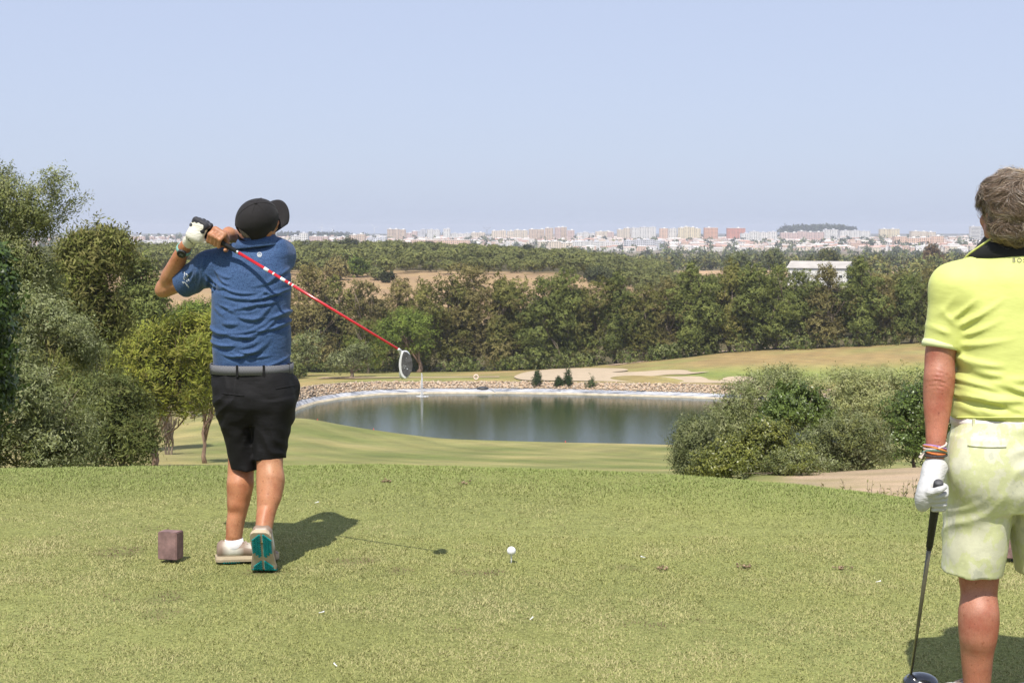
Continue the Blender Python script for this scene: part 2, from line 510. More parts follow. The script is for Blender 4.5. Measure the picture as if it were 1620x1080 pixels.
# dry stone bank: backing plus real stones
wroot_p = (XD(800, 209), 209.0, -21.4)
wall = empty('stone_bank', wroot_p)
tag(wall, 'low bank of loose tan and grey stones above the pond liner', 'stone wall')
m_back = simple('bank_earth_mat', (0.30, 0.23, 0.16), 0.95, 0.3, 1.5)
shore_strip('bank_earth', [lambda p: (LS(p) - 0.1, LZ(p) - 0.1), lambda p: (WS(p), WZ(p) - 0.08), lambda p: (WS(p) + 0.25, WZ(p) - 0.05), lambda p: (WS(p) + 0.3, WZ(p) - 1.2)], m_back, wall, jit=0.05, root=wroot_p)
rng = np.random.RandomState(21)
ico = bmesh.new(); bmesh.ops.create_icosphere(ico, subdivisions=1, radius=1.0)
ico.verts.ensure_lookup_table()
IV = np.array([v.co[:] for v in ico.verts]); IF = np.array([[v.index for v in f.verts] for f in ico.faces]); ico.free()
def rocks(n, pos_fn, size, pal, seed, flat=0.75):
    rng = np.random.RandomState(seed)
    Vs, Fs, Cs = [], [], []
    for i in range(n):
        p = pos_fn(rng)
        s = rng.uniform(*size)
        sc = np.array([s * rng.uniform(0.8, 1.3), s * rng.uniform(0.8, 1.2), s * flat * rng.uniform(0.7, 1.2)])
        a = rng.uniform(0, 6.28); R = np.array([[math.cos(a), -math.sin(a), 0], [math.sin(a), math.cos(a), 0], [0, 0, 1]])
        v = (IV * (1 + rng.normal(size=(len(IV), 1)) * 0.16) * sc) @ R.T + np.array(p)
        Fs.append(IF + len(Vs) * len(IV)); Vs.append(v)
        cc = np.array(pal[rng.randint(len(pal))]) * rng.uniform(0.8, 1.2)
        Cs.append(np.tile(cc, (len(IV), 1)))
    return np.vstack(Vs), np.vstack(Fs), np.vstack(Cs)
def rp(rng):
    px = rng.uniform(441, 1320); t = rng.uniform(0.0, 0.97)
    s = LS(px) + (WS(px) - LS(px)) * t
    D = shore_D(px) + s
    return (XD(px, D) - wroot_p[0], D - wroot_p[1], LZ(px) + (WZ(px) - LZ(px)) * t - wroot_p[2] + 0.04)
Vr, Fr, Cr = rocks(4600, rp, (0.08, 0.21), [(0.46, 0.345, 0.23), (0.40, 0.30, 0.205), (0.50, 0.40, 0.28), (0.31, 0.235, 0.17), (0.45, 0.31, 0.20), (0.40, 0.33, 0.26)], 22)
m_rock, nt, b = base_mat('rock_mat')
at = nd(nt, 'ShaderNodeAttribute', attribute_name='Col')
nt.links.new(mulcol(nt, at.outputs['Color'], ramp(nt, noise(nt, 6.0), [(0.3, 0.75), (0.7, 1.2)])), b.inputs['Base Color']); b.inputs['Roughness'].default_value = 0.9
tag(obj('stones', mesh_np('stones', Vr, Fr, Cr, smooth=False), m_rock, wall), kind='stuff')

# ---------------------------------------------------------------- sand bunker beyond the stone bank (draped on the slope)
m_sand = simple('sand_mat', (0.42, 0.33, 0.225), 0.95, 0.10, 0.6, bmp=0.4, bscale=8, bdist=0.03)
def ground_hit(px, py):
    """where the sight line of a pixel meets the slope behind the pond"""
    Ds = np.arange(205, 300, 0.15)
    x = XD(px, Ds); z = H(x, Ds)
    ray = CAMZ - Ds * tpy(py)
    k = np.argmax(z >= ray)
    return (x[k], Ds[k], z[k])
bpoly = [(812, 597), (822, 592), (838, 588), (870, 585), (910, 583), (955, 583), (990, 584), (996, 587), (962, 590), (1010, 589), (1050, 586), (1085, 586), (1096, 590), (1128, 588), (1092, 593), (1060, 593), (1022, 597),
         (1065, 597), (1105, 596), (1118, 599), (1122, 602), (1142, 603), (1146, 598), (1165, 596), (1193, 597), (1198, 603), (1190, 608), (1120, 606.5), (1060, 606), (1000, 605), (930, 603.5), (880, 603), (830, 602.5), (818, 600)]
bm = bmesh.new()
# densify outline then fill and subdivide so that it follows the ground
pts = []
for i in range(len(bpoly)):
    a = np.array(bpoly[i], float); c2 = np.array(bpoly[(i + 1) % len(bpoly)], float)
    for t in np.arange(0, 1, 0.25): pts.append(a + (c2 - a) * t)
pts = np.array(pts)
pts = (pts + np.roll(pts, 1, 0) + np.roll(pts, -1, 0)) / 3
from mathutils.geometry import tessellate_polygon
bw = []
for (px, py) in pts:
    bw.append(ground_hit(px, py))
vs = [bm.verts.new(v) for v in bw]
for t in tessellate_polygon([[Vector((v[0], v[1], 0)) for v in bw]]):
    try: bm.faces.new([vs[i] for i in t])
    except ValueError: pass
for _ in range(3):
    bmesh.ops.subdivide_edges(bm, edges=[e for e in bm.edges if e.calc_length() > 1.2], cuts=1, use_grid_fill=False)
    bmesh.ops.triangulate(bm, faces=bm.faces[:])
for v in bm.verts:
    v.co.z = Hs(v.co.x, v.co.y) + 0.12
bmesh.ops.recalc_face_normals(bm, faces=bm.faces[:])
if sum(f.normal.z for f in bm.faces) < 0:
    bmesh.ops.reverse_faces(bm, faces=bm.faces[:])
me = bpy.data.meshes.new('sand_bunker'); bm.to_mesh(me); bm.free()
for p in me.polygons: p.use_smooth = True
tag(obj('sand_bunker', me, m_sand), 'wide pale sand bunker with grass tongues beyond the stone bank', 'bunker', kind='structure')

# pale track at the foot of the tree belt and reddish path beyond the lawn
m_track = simple('track_mat', (0.47, 0.33, 0.24), 0.95, 0.15, 0.8)
def draped_path(name, pix, halfw, mat, label, lift=0.09):
    P3 = [ground_hit(px, py) for px, py in pix]
    V, Fq = [], []
    n = 0
    for i in range(len(P3) - 1):
        a, c2 = np.array(P3[i]), np.array(P3[i + 1])
        for t in np.linspace(0, 1, 8, endpoint=(i == len(P3) - 2)):
            p = a + (c2 - a) * t; d = (c2 - a)[:2]; d = d / np.linalg.norm(d); nn = np.array([-d[1], d[0]])
            for sgn in (-1, 0, 1):
                q_ = p[:2] + nn * halfw * sgn
                V.append((q_[0], q_[1], Hs(q_[0], q_[1]) + lift))
            n += 1
    for i in range(n - 1):
        for j in range(2):
            a = i * 3 + j; Fq.append((a, a + 1, a + 4, a + 3))
    o = obj(name, mesh_np(name, V, Fq), mat)
    return tag(o, label, kind='structure')
draped_path('path', [(965, 578), (1010, 573), (1060, 567), (1110, 559.5), (1170, 553.5), (1230, 550.5), (1300, 548)], 1.6, m_track, 'pale dirt track along the foot of the tree belt')
draped_path('path', [(505, 598), (560, 598), (620, 597.5), (700, 597), (790, 596.5)], 0.8, m_track, 'narrow tan path crossing the lawn behind the pond')

# ---------------------------------------------------------------- fountain, life ring, pond things
fx, fD = XD(667, (CAMZ - ZP) / tpy(627)), (CAMZ - ZP) / tpy(627)
ft = empty('fountain', (fx, fD, ZP))
tag(ft, 'slim white fountain jet rising from the pond', 'fountain')
m_jet, nt, b = base_mat('jet_mat')
b.inputs['Base Color'].default_value = (0.92, 0.94, 0.96, 1); b.inputs['Roughness'].default_value = 0.3
b.inputs['Alpha'].default_value = 0.45
nt.links.new(ramp(nt, noise(nt, 5.0, 3), [(0.3, 0.88), (0.7, 0.97)]), b.inputs['Base Color'])
rng = np.random.RandomState(31)
paths = []
for i in range(18):
    a = rng.uniform(0, 6.28); sp = rng.uniform(0.04, 0.42); hgt = rng.uniform(2.2, 3.25)
    pts = []
    for t in np.linspace(0, 1, 9):
        u = t * 1.75
        zz = hgt * (1 - (u - 1) ** 2)
        pts.append((math.cos(a) * sp * t, math.sin(a) * sp * t, max(zz, 0.0)))
    paths.append((pts, [0.034 - 0.018 * k / 8 for k in range(9)]))
obj('water_jet', tube_np(paths, 5), m_jet, ft)
def dp(rng):
    h = rng.uniform(0.1, 3.3); r = rng.uniform(0, 0.06 + 0.16 * (1 - h / 3.4) * 1.6); a = rng.uniform(0, 6.28)
    return (r * math.cos(a), r * math.sin(a), h)
Vd, Fd, Cd = rocks(420, dp, (0.02, 0.055), [(1, 1, 1)], 33, 1.3)
tag(obj('spray', mesh_np('spray', Vd, Fd), m_jet, ft), kind='stuff')
def fp(rng):
    r = rng.uniform(0, 0.75); a = rng.uniform(0, 6.28); return (r * math.cos(a) * 1.3, r * math.sin(a), 0.015)
Vd, Fd, Cd = rocks(160, fp, (0.05, 0.13), [(1, 1, 1)], 34, 0.3)
tag(obj('foam_ring', mesh_np('foam_ring', Vd, Fd), m_jet, ft), kind='stuff')

m_white = simple('white_paint', (0.80, 0.80, 0.78), 0.5, 0.05)
m_redp = simple('red_paint', (0.55, 0.04, 0.03), 0.5, 0.1)
m_grey = simple('grey_metal', (0.30, 0.31, 0.33), 0.5, 0.1)
m_black = simple('black_plastic', (0.03, 0.032, 0.036), 0.5, 0.2, 3)
def torus(R, r, n=32, k=10, a0=0, a1=2 * math.pi):
    V, Fq = [], []
    for i in range(n):
        a = a0 + (a1 - a0) * i / n
        for j in range(k):
            t = 2 * math.pi * j / k
            V.append(((R + r * math.cos(t)) * math.cos(a), r * math.sin(t), (R + r * math.cos(t)) * math.sin(a)))
    for i in range(n):
        for j in range(k):
            Fq.append((i * k + j, ((i + 1) % n) * k + j, ((i + 1) % n) * k + (j + 1) % k, i * k + (j + 1) % k))
    return mesh_np('torus', V, Fq)
gx = ground_hit(753, 601.5)
lr = empty('life_ring_stand', gx)
tag(lr, 'round life ring hung on a short post above the stone bank', 'life ring')
o = obj('ring', torus(0.33, 0.085), simple('ring_mat', (0.78, 0.62, 0.55), 0.5, 0.15, 2), lr, (0, -0.08, 0.52))
bands = []
obj('post', box_np([(0, 0, 0.35, 0.07, 0.06, 0.75)]), m_grey, lr)
# dark pump box on the liner
pxp = 764
Dp = shore_D(pxp) + LS(pxp) * 0.9
pump = empty('pump_housing', (XD(pxp, Dp), Dp, LZ(pxp) - 0.1))
tag(pump, 'low dark rounded pump housing lying on the pond liner', 'pump')
bm = bmesh.new(); bmesh.ops.create_uvsphere(bm, u_segments=20, v_segments=10, radius=1.0)
for v in bm.verts: v.co = Vector((v.co.x * 0.95, v.co.y * 0.5, max(v.co.z, -0.1) * 0.42))
me = bpy.data.meshes.new('housing'); bm.to_mesh(me); bm.free()
for p in me.polygons: p.use_smooth = True
obj('housing', me, m_black, pump)
obj('outlet_pipe', tube_np([([(0.7, 0, 0.1), (1.4, -0.5, -0.05), (1.8, -1.2, -0.35)], [0.09, 0.09, 0.09])]), m_grey, pump)
# red hazard stakes along the near shore
for px, py, D, lab in ((590, 690, 143.5, 'small red hazard stake on the near pond edge, nearest the golfer'), (895, 697, 143.5, 'small red hazard stake on the near pond edge, below the young conifers'), (501, 669, 143.0, 'small red hazard stake at the pond edge beside the black shorts')):
    x = XD(px, D); z = Hs(x, D)
    s = empty('hazard_stake', (x, D, z)); tag(s, lab, 'stake', 'red stakes marking the pond edge')
    obj('stake_post', box_np([(0, 0, 0.10, 0.08, 0.08, 0.34)]), m_redp, s)
    bm = bmesh.new(); bmesh.ops.create_cone(bm, segments=4, radius1=0.064, radius2=0.0, depth=0.07, cap_ends=True)
    me = bpy.data.meshes.new('tip'); bm.to_mesh(me); bm.free()
    oo = obj('stake_tip', me, m_redp, s, (0, 0, 0.305)); oo.rotation_euler.z = math.pi / 4
# ---------------------------------------------------------------- vegetation
def unit(v):
    return v / np.maximum(np.linalg.norm(v, axis=-1, keepdims=True), 1e-9)
def leaf_quads(base, d, nrm, L, W, cols):
    """rhombic leaves: base point, direction, approximate normal, length, width (arrays)"""
    side = unit(np.cross(d, nrm))
    L = L[:, None]; W = W[:, None]
    a = base; b1 = base + d * L * 0.45 + side * W * 0.5; t = base + d * L; c1 = base + d * L * 0.45 - side * W * 0.5
    V = np.stack([a, b1, t, c1], 1).reshape(-1, 3)
    Fq = np.arange(len(V)).reshape(-1, 4)
    C = np.repeat(cols, 4, axis=0)
    return V, Fq, C
def crown_np(seed, lobes, n_spray, per, spray_len, leaf_len, leaf_w, pal, gapf=0.5, gap=-0.25, inner=0.45, up=0.25, droop=0.0, spread=0.5, lump=0.22, lumpf=1.6, coh=0.75, cvar=0.25):
    """sprays of leaves scattered through lumpy ellipsoids -> V, F, C"""
    r = np.random.RandomState(seed)
    lobes = np.array(lobes, float)
    area = (lobes[:, 3] * lobes[:, 4] + lobes[:, 3] * lobes[:, 5] + lobes[:, 4] * lobes[:, 5])
    pick = r.choice(len(lobes), n_spray, p=area / area.sum())
    d = unit(r.normal(size=(n_spray, 3)))
    lowm = d[:, 2] < -0.4
    d[lowm & (r.rand(n_spray) < 0.5), 2] *= -1
    ln = SN(seed + 7, lumpf, 7)
    rad = (inner + (1 - inner) * r.rand(n_spray) ** 0.55) * (1 + lump * ln(d + pick[:, None] * 3.1))
    lo = lobes[pick]
    c = lo[:, :3] + d * rad[:, None] * lo[:, 3:6]
    gn = SN(seed + 9, gapf, 8)(c)
    keep = gn + r.normal(size=n_spray) * 0.25 > gap
    c, d, lo, rad, gn = c[keep], d[keep], lo[keep], rad[keep], gn[keep]
    n = len(c)
    out = unit(d * lo[:, 3:6] ** -1)
    sd = unit(out * 0.8 + r.normal(size=(n, 3)) * spread + np.array([0, 0, up - droop]))
    k = n * per
    t = r.rand(n, per)
    sl = spray_len * r.uniform(0.6, 1.3, size=(n, 1))
    base = c[:, None, :] + sd[:, None, :] * (t * sl)[..., None] + r.normal(size=(n, per, 3)) * spray_len * 0.12
    base[:, :, 2] -= droop * (t * sl) ** 2 * 0.8
    o3_ = out[:, None, :]
    rnd = r.normal(size=(n, per, 3)) * 0.75 + sd[:, None, :] * 0.8
    rnd = rnd - o3_ * (rnd * o3_).sum(-1, keepdims=True) * coh
    ld = unit(rnd)
    nr = unit(o3_ * (0.5 + coh) + r.normal(size=(n, per, 3)) * 0.6 + np.array([0, 0, 0.45]))
    pal = np.array(pal)
    pc = pal[r.randint(len(pal), size=n)]
    cols = pc[:, None, :] * r.uniform(1 - cvar, 1 + cvar, size=(n, per, 1)) * (1 + 0.12 * gn)[:, None, None]
    return leaf_quads(base.reshape(-1, 3), ld.reshape(-1, 3), nr.reshape(-1, 3), leaf_len * r.uniform(0.6, 1.3, k), leaf_w * r.uniform(0.6, 1.3, k), cols.reshape(-1, 3))
def limbs(seed, base_r, height, lobes, n_limb=7, lean=(0, 0), forks=2, fork_at=0.3, wob=0.06, stems=1):
    r = np.random.RandomState(seed)
    paths = []
    for s in range(stems):
        a = r.uniform(0, 6.28); off = 0.0 if stems == 1 else base_r * 1.6
        top = np.array([lean[0] * height + off * 3 * math.cos(a), lean[1] * height + off * 3 * math.sin(a), height * r.uniform(0.8, 1.0)])
        b0 = np.array([off * math.cos(a), off * math.sin(a), -0.3])
        tr = []
        for t in np.linspace(0, 1, 7):
            p = b0 + (top - b0) * t + np.array([r.normal(), r.normal(), 0]) * wob * height * (0 if t == 0 else 0.5)
            tr.append(p)
        rr = [base_r * (1.25 if t == 0 else 1 - 0.8 * t) for t in np.linspace(0, 1, 7)]
        paths.append((tr, rr))
        for i in range(n_limb):
            t = r.uniform(fork_at, 0.9); k = t * 6; j = int(k); p0 = tr[j] + (tr[min(j + 1, 6)] - tr[j]) * (k - j)
            lo = lobes[r.randint(len(lobes))]
            tgt = np.array(lo[:3]) + unit(r.normal(size=3)) * np.array(lo[3:6]) * 0.75
            mid = (p0 + tgt) / 2 + r.normal(size=3) * 0.05 * height + np.array([0, 0, 0.04 * height])
            r0 = base_r * (1 - 0.8 * t) * 0.6
            paths.append(([p0, (p0 + mid) / 2 + r.normal(size=3) * 0.02 * height, mid, (mid + tgt) / 2 + r.normal(size=3) * 0.02 * height, tgt], [r0, r0 * 0.8, r0 * 0.6, r0 * 0.4, r0 * 0.15]))
            for q_ in range(forks):
                t2 = unit(r.normal(size=3)) * np.array(lo[3:6]) * 0.5 + tgt
                paths.append(([mid, (mid + t2) / 2 + r.normal(size=3) * 0.02 * height, t2], [r0 * 0.5, r0 * 0.35, r0 * 0.1]))
    return tube_np(paths, 6)

m_leaf = leafmat('foliage_mat', spec=0.12, rough=0.65)
m_leaf_far = leafmat('far_foliage_mat', spec=0.04, rough=0.8, trans=0.18, rnd=0.18)
m_leaf_gloss = leafmat('glossy_foliage_mat', trans=0.3, rough=0.35, spec=0.45)
m_bark = simple('bark_mat', (0.20, 0.155, 0.115), 0.95, 0.35, 4.0, bmp=0.8, bscale=14, bdist=0.04, stretch=(1, 1, 0.25))
m_bark_red = simple('pine_bark_mat', (0.27, 0.18, 0.13), 0.95, 0.35, 5.0, bmp=0.8, bscale=14, bdist=0.04, stretch=(1, 1, 0.25))

OLIVE = [(0.149, 0.171, 0.061), (0.193, 0.215, 0.094), (0.116, 0.138, 0.048), (0.248, 0.264, 0.138), (0.171, 0.182, 0.057)]
OLIVE_PALE = [(0.231, 0.259, 0.116), (0.297, 0.314, 0.160), (0.182, 0.204, 0.083), (0.231, 0.248, 0.094)]
CASU = [(0.168, 0.171, 0.048), (0.205, 0.204, 0.063), (0.132, 0.140, 0.040), (0.211, 0.193, 0.066)]
CASU_GREEN = [(0.143, 0.167, 0.048), (0.186, 0.208, 0.062), (0.112, 0.137, 0.041)]
CASU_BROWN = [(0.195, 0.169, 0.063), (0.218, 0.188, 0.080), (0.160, 0.144, 0.054)]
PINE_Y = [(0.190, 0.218, 0.034), (0.222, 0.236, 0.040), (0.148, 0.172, 0.034), (0.180, 0.178, 0.040)]
PINE_L = [(0.144, 0.196, 0.034), (0.178, 0.230, 0.046), (0.109, 0.149, 0.029)]
STONEP = [(0.155, 0.169, 0.057), (0.128, 0.146, 0.051), (0.182, 0.189, 0.068)]
LENT = [(0.108, 0.158, 0.035), (0.140, 0.196, 0.045), (0.083, 0.120, 0.031)]
LENT_Y = [(0.152, 0.171, 0.035), (0.184, 0.196, 0.045), (0.113, 0.133, 0.031)]
GLOSS = [(0.094, 0.149, 0.033), (0.121, 0.182, 0.044), (0.061, 0.099, 0.024)]

def tree(name, label, cat, px, D, lobes_px, leaf, seed, base_r=0.12, pal=OLIVE, trunk=True, mat=None, bark=None, group=None, ground_z=None, n_limb=7, trunk_px=None, stems=1, trunk_h=0.62, **kw):
    """lobes given as (px, py, dD, half-width px, half-height px[, half-depth px]) on the photo at depth D; turned into real-size ellipsoids round the base"""
    bx = XD(trunk_px if trunk_px is not None else px, D)
    bz = Hs(bx, D) if ground_z is None else ground_z
    root = empty(name, (bx, D, bz))
    tag(root, label, cat, group)
    lobes = []
    for l in lobes_px:
        DD = D + l[2]
        p = P(l[0], l[1], DD)
        s = DD / F
        dep = (l[5] if len(l) > 5 else l[3]) * s
        lobes.append((p.x - bx, p.y - D, p.z - bz, l[3] * s, dep, l[4] * s))
    nsp, per, sl, ll, lw = leaf
    V, Fq, C = crown_np(seed, lobes, nsp, per, sl, ll, lw, pal, **kw)
    obj('crown', mesh_np('crown', V, Fq, C, smooth=False), mat or m_leaf, root)
    if trunk:
        top = max(l[2] for l in lobes)
        obj('trunk', limbs(seed + 3, base_r, max(top * trunk_h, 0.5), lobes, n_limb=n_limb, stems=stems), bark or m_bark, root)
    return root

# --- trees on the slope beside the tee (left of the golfer)
tree('olive_tree', 'tall grey-green olive tree with a lobe reaching over the skyline', 'tree', 20, 29,
     [(5, 330, 0, 42, 52), (-60, 340, 0.5, 80, 80), (100, 308, -0.3, 32, 28), (68, 330, -0.2, 32, 34), (50, 375, 0.2, 34, 34), (20, 430, 0, 60, 60), (-40, 460, 0.5, 100, 100), (40, 470, 0.6, 50, 50)],
     (15000, 11, 0.30, 0.078, 0.024), 101, 0.12, OLIVE, gapf=0.8, gap=-0.32, n_limb=9, trunk_px=-25, lump=0.16)
tree('broadleaf_tree', 'glossy dark green broadleaf tree at the picture edge beside the olive', 'tree', -45, 19,
     [(-40, 460, 0, 56, 70), (-70, 540, 0, 84, 80), (-20, 425, 0, 24, 28), (-26, 520, 0.2, 36, 36), (-50, 620, 0.2, 60, 70)], (3600, 10, 0.22, 0.085, 0.05), 102, 0.07, GLOSS, mat=m_leaf_gloss, gapf=1.0, gap=-0.4, n_limb=5, trunk_px=-75, lump=0.16)
tree('olive_tree', 'wide silvery olive tree filling the slope beside the tee edge', 'tree', 60, 26,
     [(75, 565, 0, 70, 66), (88, 625, -0.5, 58, 60), (20, 650, -0.8, 90, 80), (-40, 600, 0.5, 100, 100), (88, 695, -0.6, 52, 46), (50, 520, 0.5, 56, 44), (105, 570, 0.4, 30, 36), (30, 720, -1, 110, 44), (-10, 560, -0.4, 60, 60)],
     (21000, 11, 0.30, 0.078, 0.024), 103, 0.10, OLIVE + OLIVE_PALE[:2], gapf=0.55, gap=-0.12, n_limb=9, lump=0.26)
tree('casuarina_tree', 'brownish green casuarina with feathery top behind the silvery olive', 'tree', 150, 62,
     [(150, 420, 0, 42, 48), (130, 400, 0, 22, 26), (182, 405, 0.5, 20, 32), (125, 470, 0, 50, 46), (150, 510, 0, 46, 50), (120, 580, 0, 60, 60)],
     (7000, 10, 0.7, 0.28, 0.07), 104, 0.2, CASU + PINE_Y[2:3], gapf=0.35, gap=-0.25, up=0.5, n_limb=12)
tree('casuarina_tree', 'narrow dark green casuarina between the feathery casuarina and the yellow pine', 'tree', 222, 110,
     [(222, 455, 0, 24, 38), (215, 510, 0, 30, 50), (240, 500, 0, 22, 40), (205, 570, 0, 40, 50)], (3400, 9, 1.0, 0.38, 0.12), 105, 0.3, CASU_GREEN, gapf=0.2, gap=-0.35, n_limb=8)
tree('casuarina_shrub', 'drooping green casuarina shrub low on the slope before the pines', 'shrub', 190, 36,
     [(185, 655, 0, 50, 55), (150, 690, 0, 55, 55), (215, 690, -0.3, 24, 50), (140, 640, 0.3, 40, 40)], (4200, 11, 0.42, 0.14, 0.03), 106, 0.08, CASU_GREEN + [(0.13, 0.135, 0.045)], droop=0.45, up=0.1, gapf=0.6, gap=-0.25, n_limb=8, stems=2)
tree('pine_tree', 'yellow-green pine with a broad tufted crown beside the golfer', 'tree', 240, 84,
     [(235, 572, 0, 52, 40), (285, 548, 0, 50, 40), (200, 600, 0, 34, 48), (322, 556, 0, 40, 46), (265, 612, 0, 66, 40), (212, 645, 0, 40, 34), (300, 625, 0, 40, 34)],
     (6500, 10, 0.8, 0.34, 0.085), 107, 0.15, PINE_Y, trunk_px=232, bark=m_bark_red, gapf=0.28, gap=-0.22, up=0.7, n_limb=12, stems=2)
tree('pine_tree', 'slim leaning pine with bare lower branches just beside the black shorts', 'tree', 330, 93,
     [(335, 560, 0, 42, 50), (318, 610, 0, 32, 34), (350, 600, 0.5, 30, 40), (345, 530, 0.5, 30, 30)],
     (1700, 9, 0.75, 0.32, 0.07), 108, 0.16, PINE_Y + CASU[:1], trunk_px=322, bark=m_bark_red, gapf=0.28, gap=0.0, up=0.5, n_limb=16)
tree('pine_tree', 'rounded lime green pine top above the yellow pine', 'tree', 302, 150,
     [(300, 505, 0, 26, 18), (318, 500, 0, 22, 16), (285, 515, 0, 18, 14)], (900, 8, 0.9, 0.36, 0.12), 109, 0.25, PINE_L, gapf=0.2, gap=-0.5, n_limb=6)
tree('bare_shrub', 'thin grey half-bare shrub under the yellow pine', 'shrub', 266, 104,
     [(266, 655, 0, 20, 24), (258, 640, 0, 14, 14)], (160, 7, 0.6, 0.22, 0.06), 110, 0.10, [(0.20, 0.17, 0.12), (0.16, 0.14, 0.09)], n_limb=22, stems=3, gap=-0.2)

# --- shrubs on the bank by the dirt track (right of the pond)
SH = 'shrubs on the bank beside the dirt track'
tree('olive_shrub', 'small pale olive shrub nearest the pond water on the bank', 'shrub', 1095, 40, [(1093, 705, 0, 28, 33), (1100, 735, 0, 34, 26), (1108, 690, 0, 18, 22)], (1500, 11, 0.28, 0.10, 0.026), 121, 0.06, OLIVE_PALE + OLIVE[:2], gapf=0.8, gap=-0.5, group=SH)
tree('olive_shrub', 'tall dusty olive shrub on the pond side of the bank', 'shrub', 1190, 44, [(1190, 640, 0, 48, 42), (1235, 612, 0.4, 44, 24), (1150, 675, 0, 34, 36), (1180, 690, 0, 50, 50)], (2900, 11, 0.32, 0.11, 0.028), 122, 0.09, OLIVE_PALE[:2] + OLIVE, gapf=0.7, gap=-0.5, group=SH)
tree('lentisk_shrub', 'fresh green lentisk shrub between the olive shrubs', 'shrub', 1262, 42, [(1262, 645, 0, 40, 36), (1235, 668, 0, 36, 30), (1285, 665, 0, 30, 36)], (2300, 11, 0.22, 0.09, 0.05), 123, 0.08, LENT, gapf=0.9, gap=-0.45, mat=m_leaf_gloss, group=SH)
tree('olive_shrub', 'broad pale olive shrub crowning the bank before the tan slope', 'shrub', 1365, 46, [(1330, 622, 0, 52, 30), (1390, 622, 0.3, 52, 30), (1360, 655, 0, 74, 44), (1430, 620, 0.5, 40, 30)], (3400, 11, 0.34, 0.12, 0.028), 124, 0.1, OLIVE_PALE, gapf=0.6, gap=-0.5, group=SH)
tree('olive_shrub', 'rounded grey-green olive shrub at the edge of the dirt track', 'shrub', 1335, 38.0, [(1345, 700, 0, 56, 42), (1300, 715, 0, 44, 36), (1370, 715, 0, 36, 34), (1290, 735, -0.4, 60, 20)], (3000, 11, 0.28, 0.10, 0.026), 125, 0.08, OLIVE, gapf=0.8, gap=-0.5, group=SH)
tree('lentisk_shrub', 'yellowish green lentisk shrub low on the bank above the tee edge', 'shrub', 1190, 37, [(1215, 705, 0, 44, 34), (1165, 725, 0, 48, 30), (1130, 738, 0, 36, 22), (1240, 730, 0, 40, 28)], (3000, 11, 0.22, 0.08, 0.045), 126, 0.06, LENT_Y, gapf=0.9, gap=-0.45, mat=m_leaf_gloss, group=SH)
tree('lentisk_shrub', 'dark green lentisk shrub behind the gloved arm', 'shrub', 1452, 43, [(1440, 665, 0, 42, 44), (1480, 650, 0, 60, 50), (1425, 705, -0.3, 34, 28), (1470, 705, -0.3, 50, 26), (1560, 660, 0, 60, 50)], (3200, 11, 0.22, 0.09, 0.05), 127, 0.08, LENT, gapf=0.9, gap=-0.45, mat=m_leaf_gloss, group=SH)
tree('olive_shrub', 'thin olive shrub overhanging the tee brow at the foot of the bank', 'shrub', 1255, 35.5, [(1255, 738, 0, 36, 22), (1215, 748, 0, 44, 14)], (1000, 11, 0.26, 0.09, 0.024), 128, 0.05, OLIVE + LENT_Y[:1], gapf=0.9, gap=-0.4, group=SH)

# --- trees and shrubs round the pond
def gp3(px, py):
    g = ground_hit(px, py); return g
def pond_tree(name, label, cat, px, py_base, lobes, leaf, seed, r, pal, **kw):
    g = gp3(px, py_base)
    return tree(name, label, cat, px, float(g[1]), lobes, leaf, seed, r, pal, ground_z=float(g[2]), **kw)
pond_tree('olive_tree', 'small round-topped olive tree alone on the lawn behind the pond', 'tree', 556, 597,
          [(545, 572, 0, 26, 13), (565, 562, 0, 22, 16), (535, 575, 0, 16, 12), (575, 570, 0, 14, 12)], (800, 8, 0.8, 0.36, 0.16), 141, 0.35, OLIVE_PALE + OLIVE[:2], gapf=0.25, gap=-0.35, n_limb=8)
pond_tree('olive_tree', 'grey-green olive tree at the lawn edge beside the golfer waist', 'tree', 480, 595,
          [(478, 555, 0, 26, 26), (492, 545, 0, 18, 20), (470, 570, 0, 30, 18)], (1000, 8, 0.8, 0.36, 0.16), 142, 0.35, OLIVE, gapf=0.25, gap=-0.4, n_limb=6)
pond_tree('round_shrub', 'dark green round shrub on the lawn beside the black shorts', 'shrub', 474, 598, [(472, 588, 0, 12, 10)], (300, 8, 0.5, 0.3, 0.16), 143, 0.1, CASU_GREEN, gap=-0.8)
pond_tree('stone_pine', 'bright green umbrella pine with a leaning trunk behind the fountain', 'tree', 662, 588,
          [(640, 512, 0, 34, 20), (665, 522, 0, 28, 22), (615, 530, 0, 26, 20), (640, 540, 0, 40, 18), (668, 548, 0, 20, 12), (600, 552, 0, 18, 12)], (2400, 8, 0.9, 0.42, 0.15), 144, 0.45, PINE_L, gapf=0.18, gap=-0.35, bark=m_bark_red, n_limb=8)
pond_tree('pine_tree', 'small yellow-green pine in front of the brown trees, beside the umbrella pine', 'tree', 582, 590,
          [(578, 528, 0, 18, 18), (570, 548, 0, 24, 20), (590, 565, 0, 22, 20)], (900, 8, 0.9, 0.42, 0.15), 145, 0.3, PINE_Y[2:] + PINE_L[2:], gapf=0.2, gap=-0.35, n_limb=6)
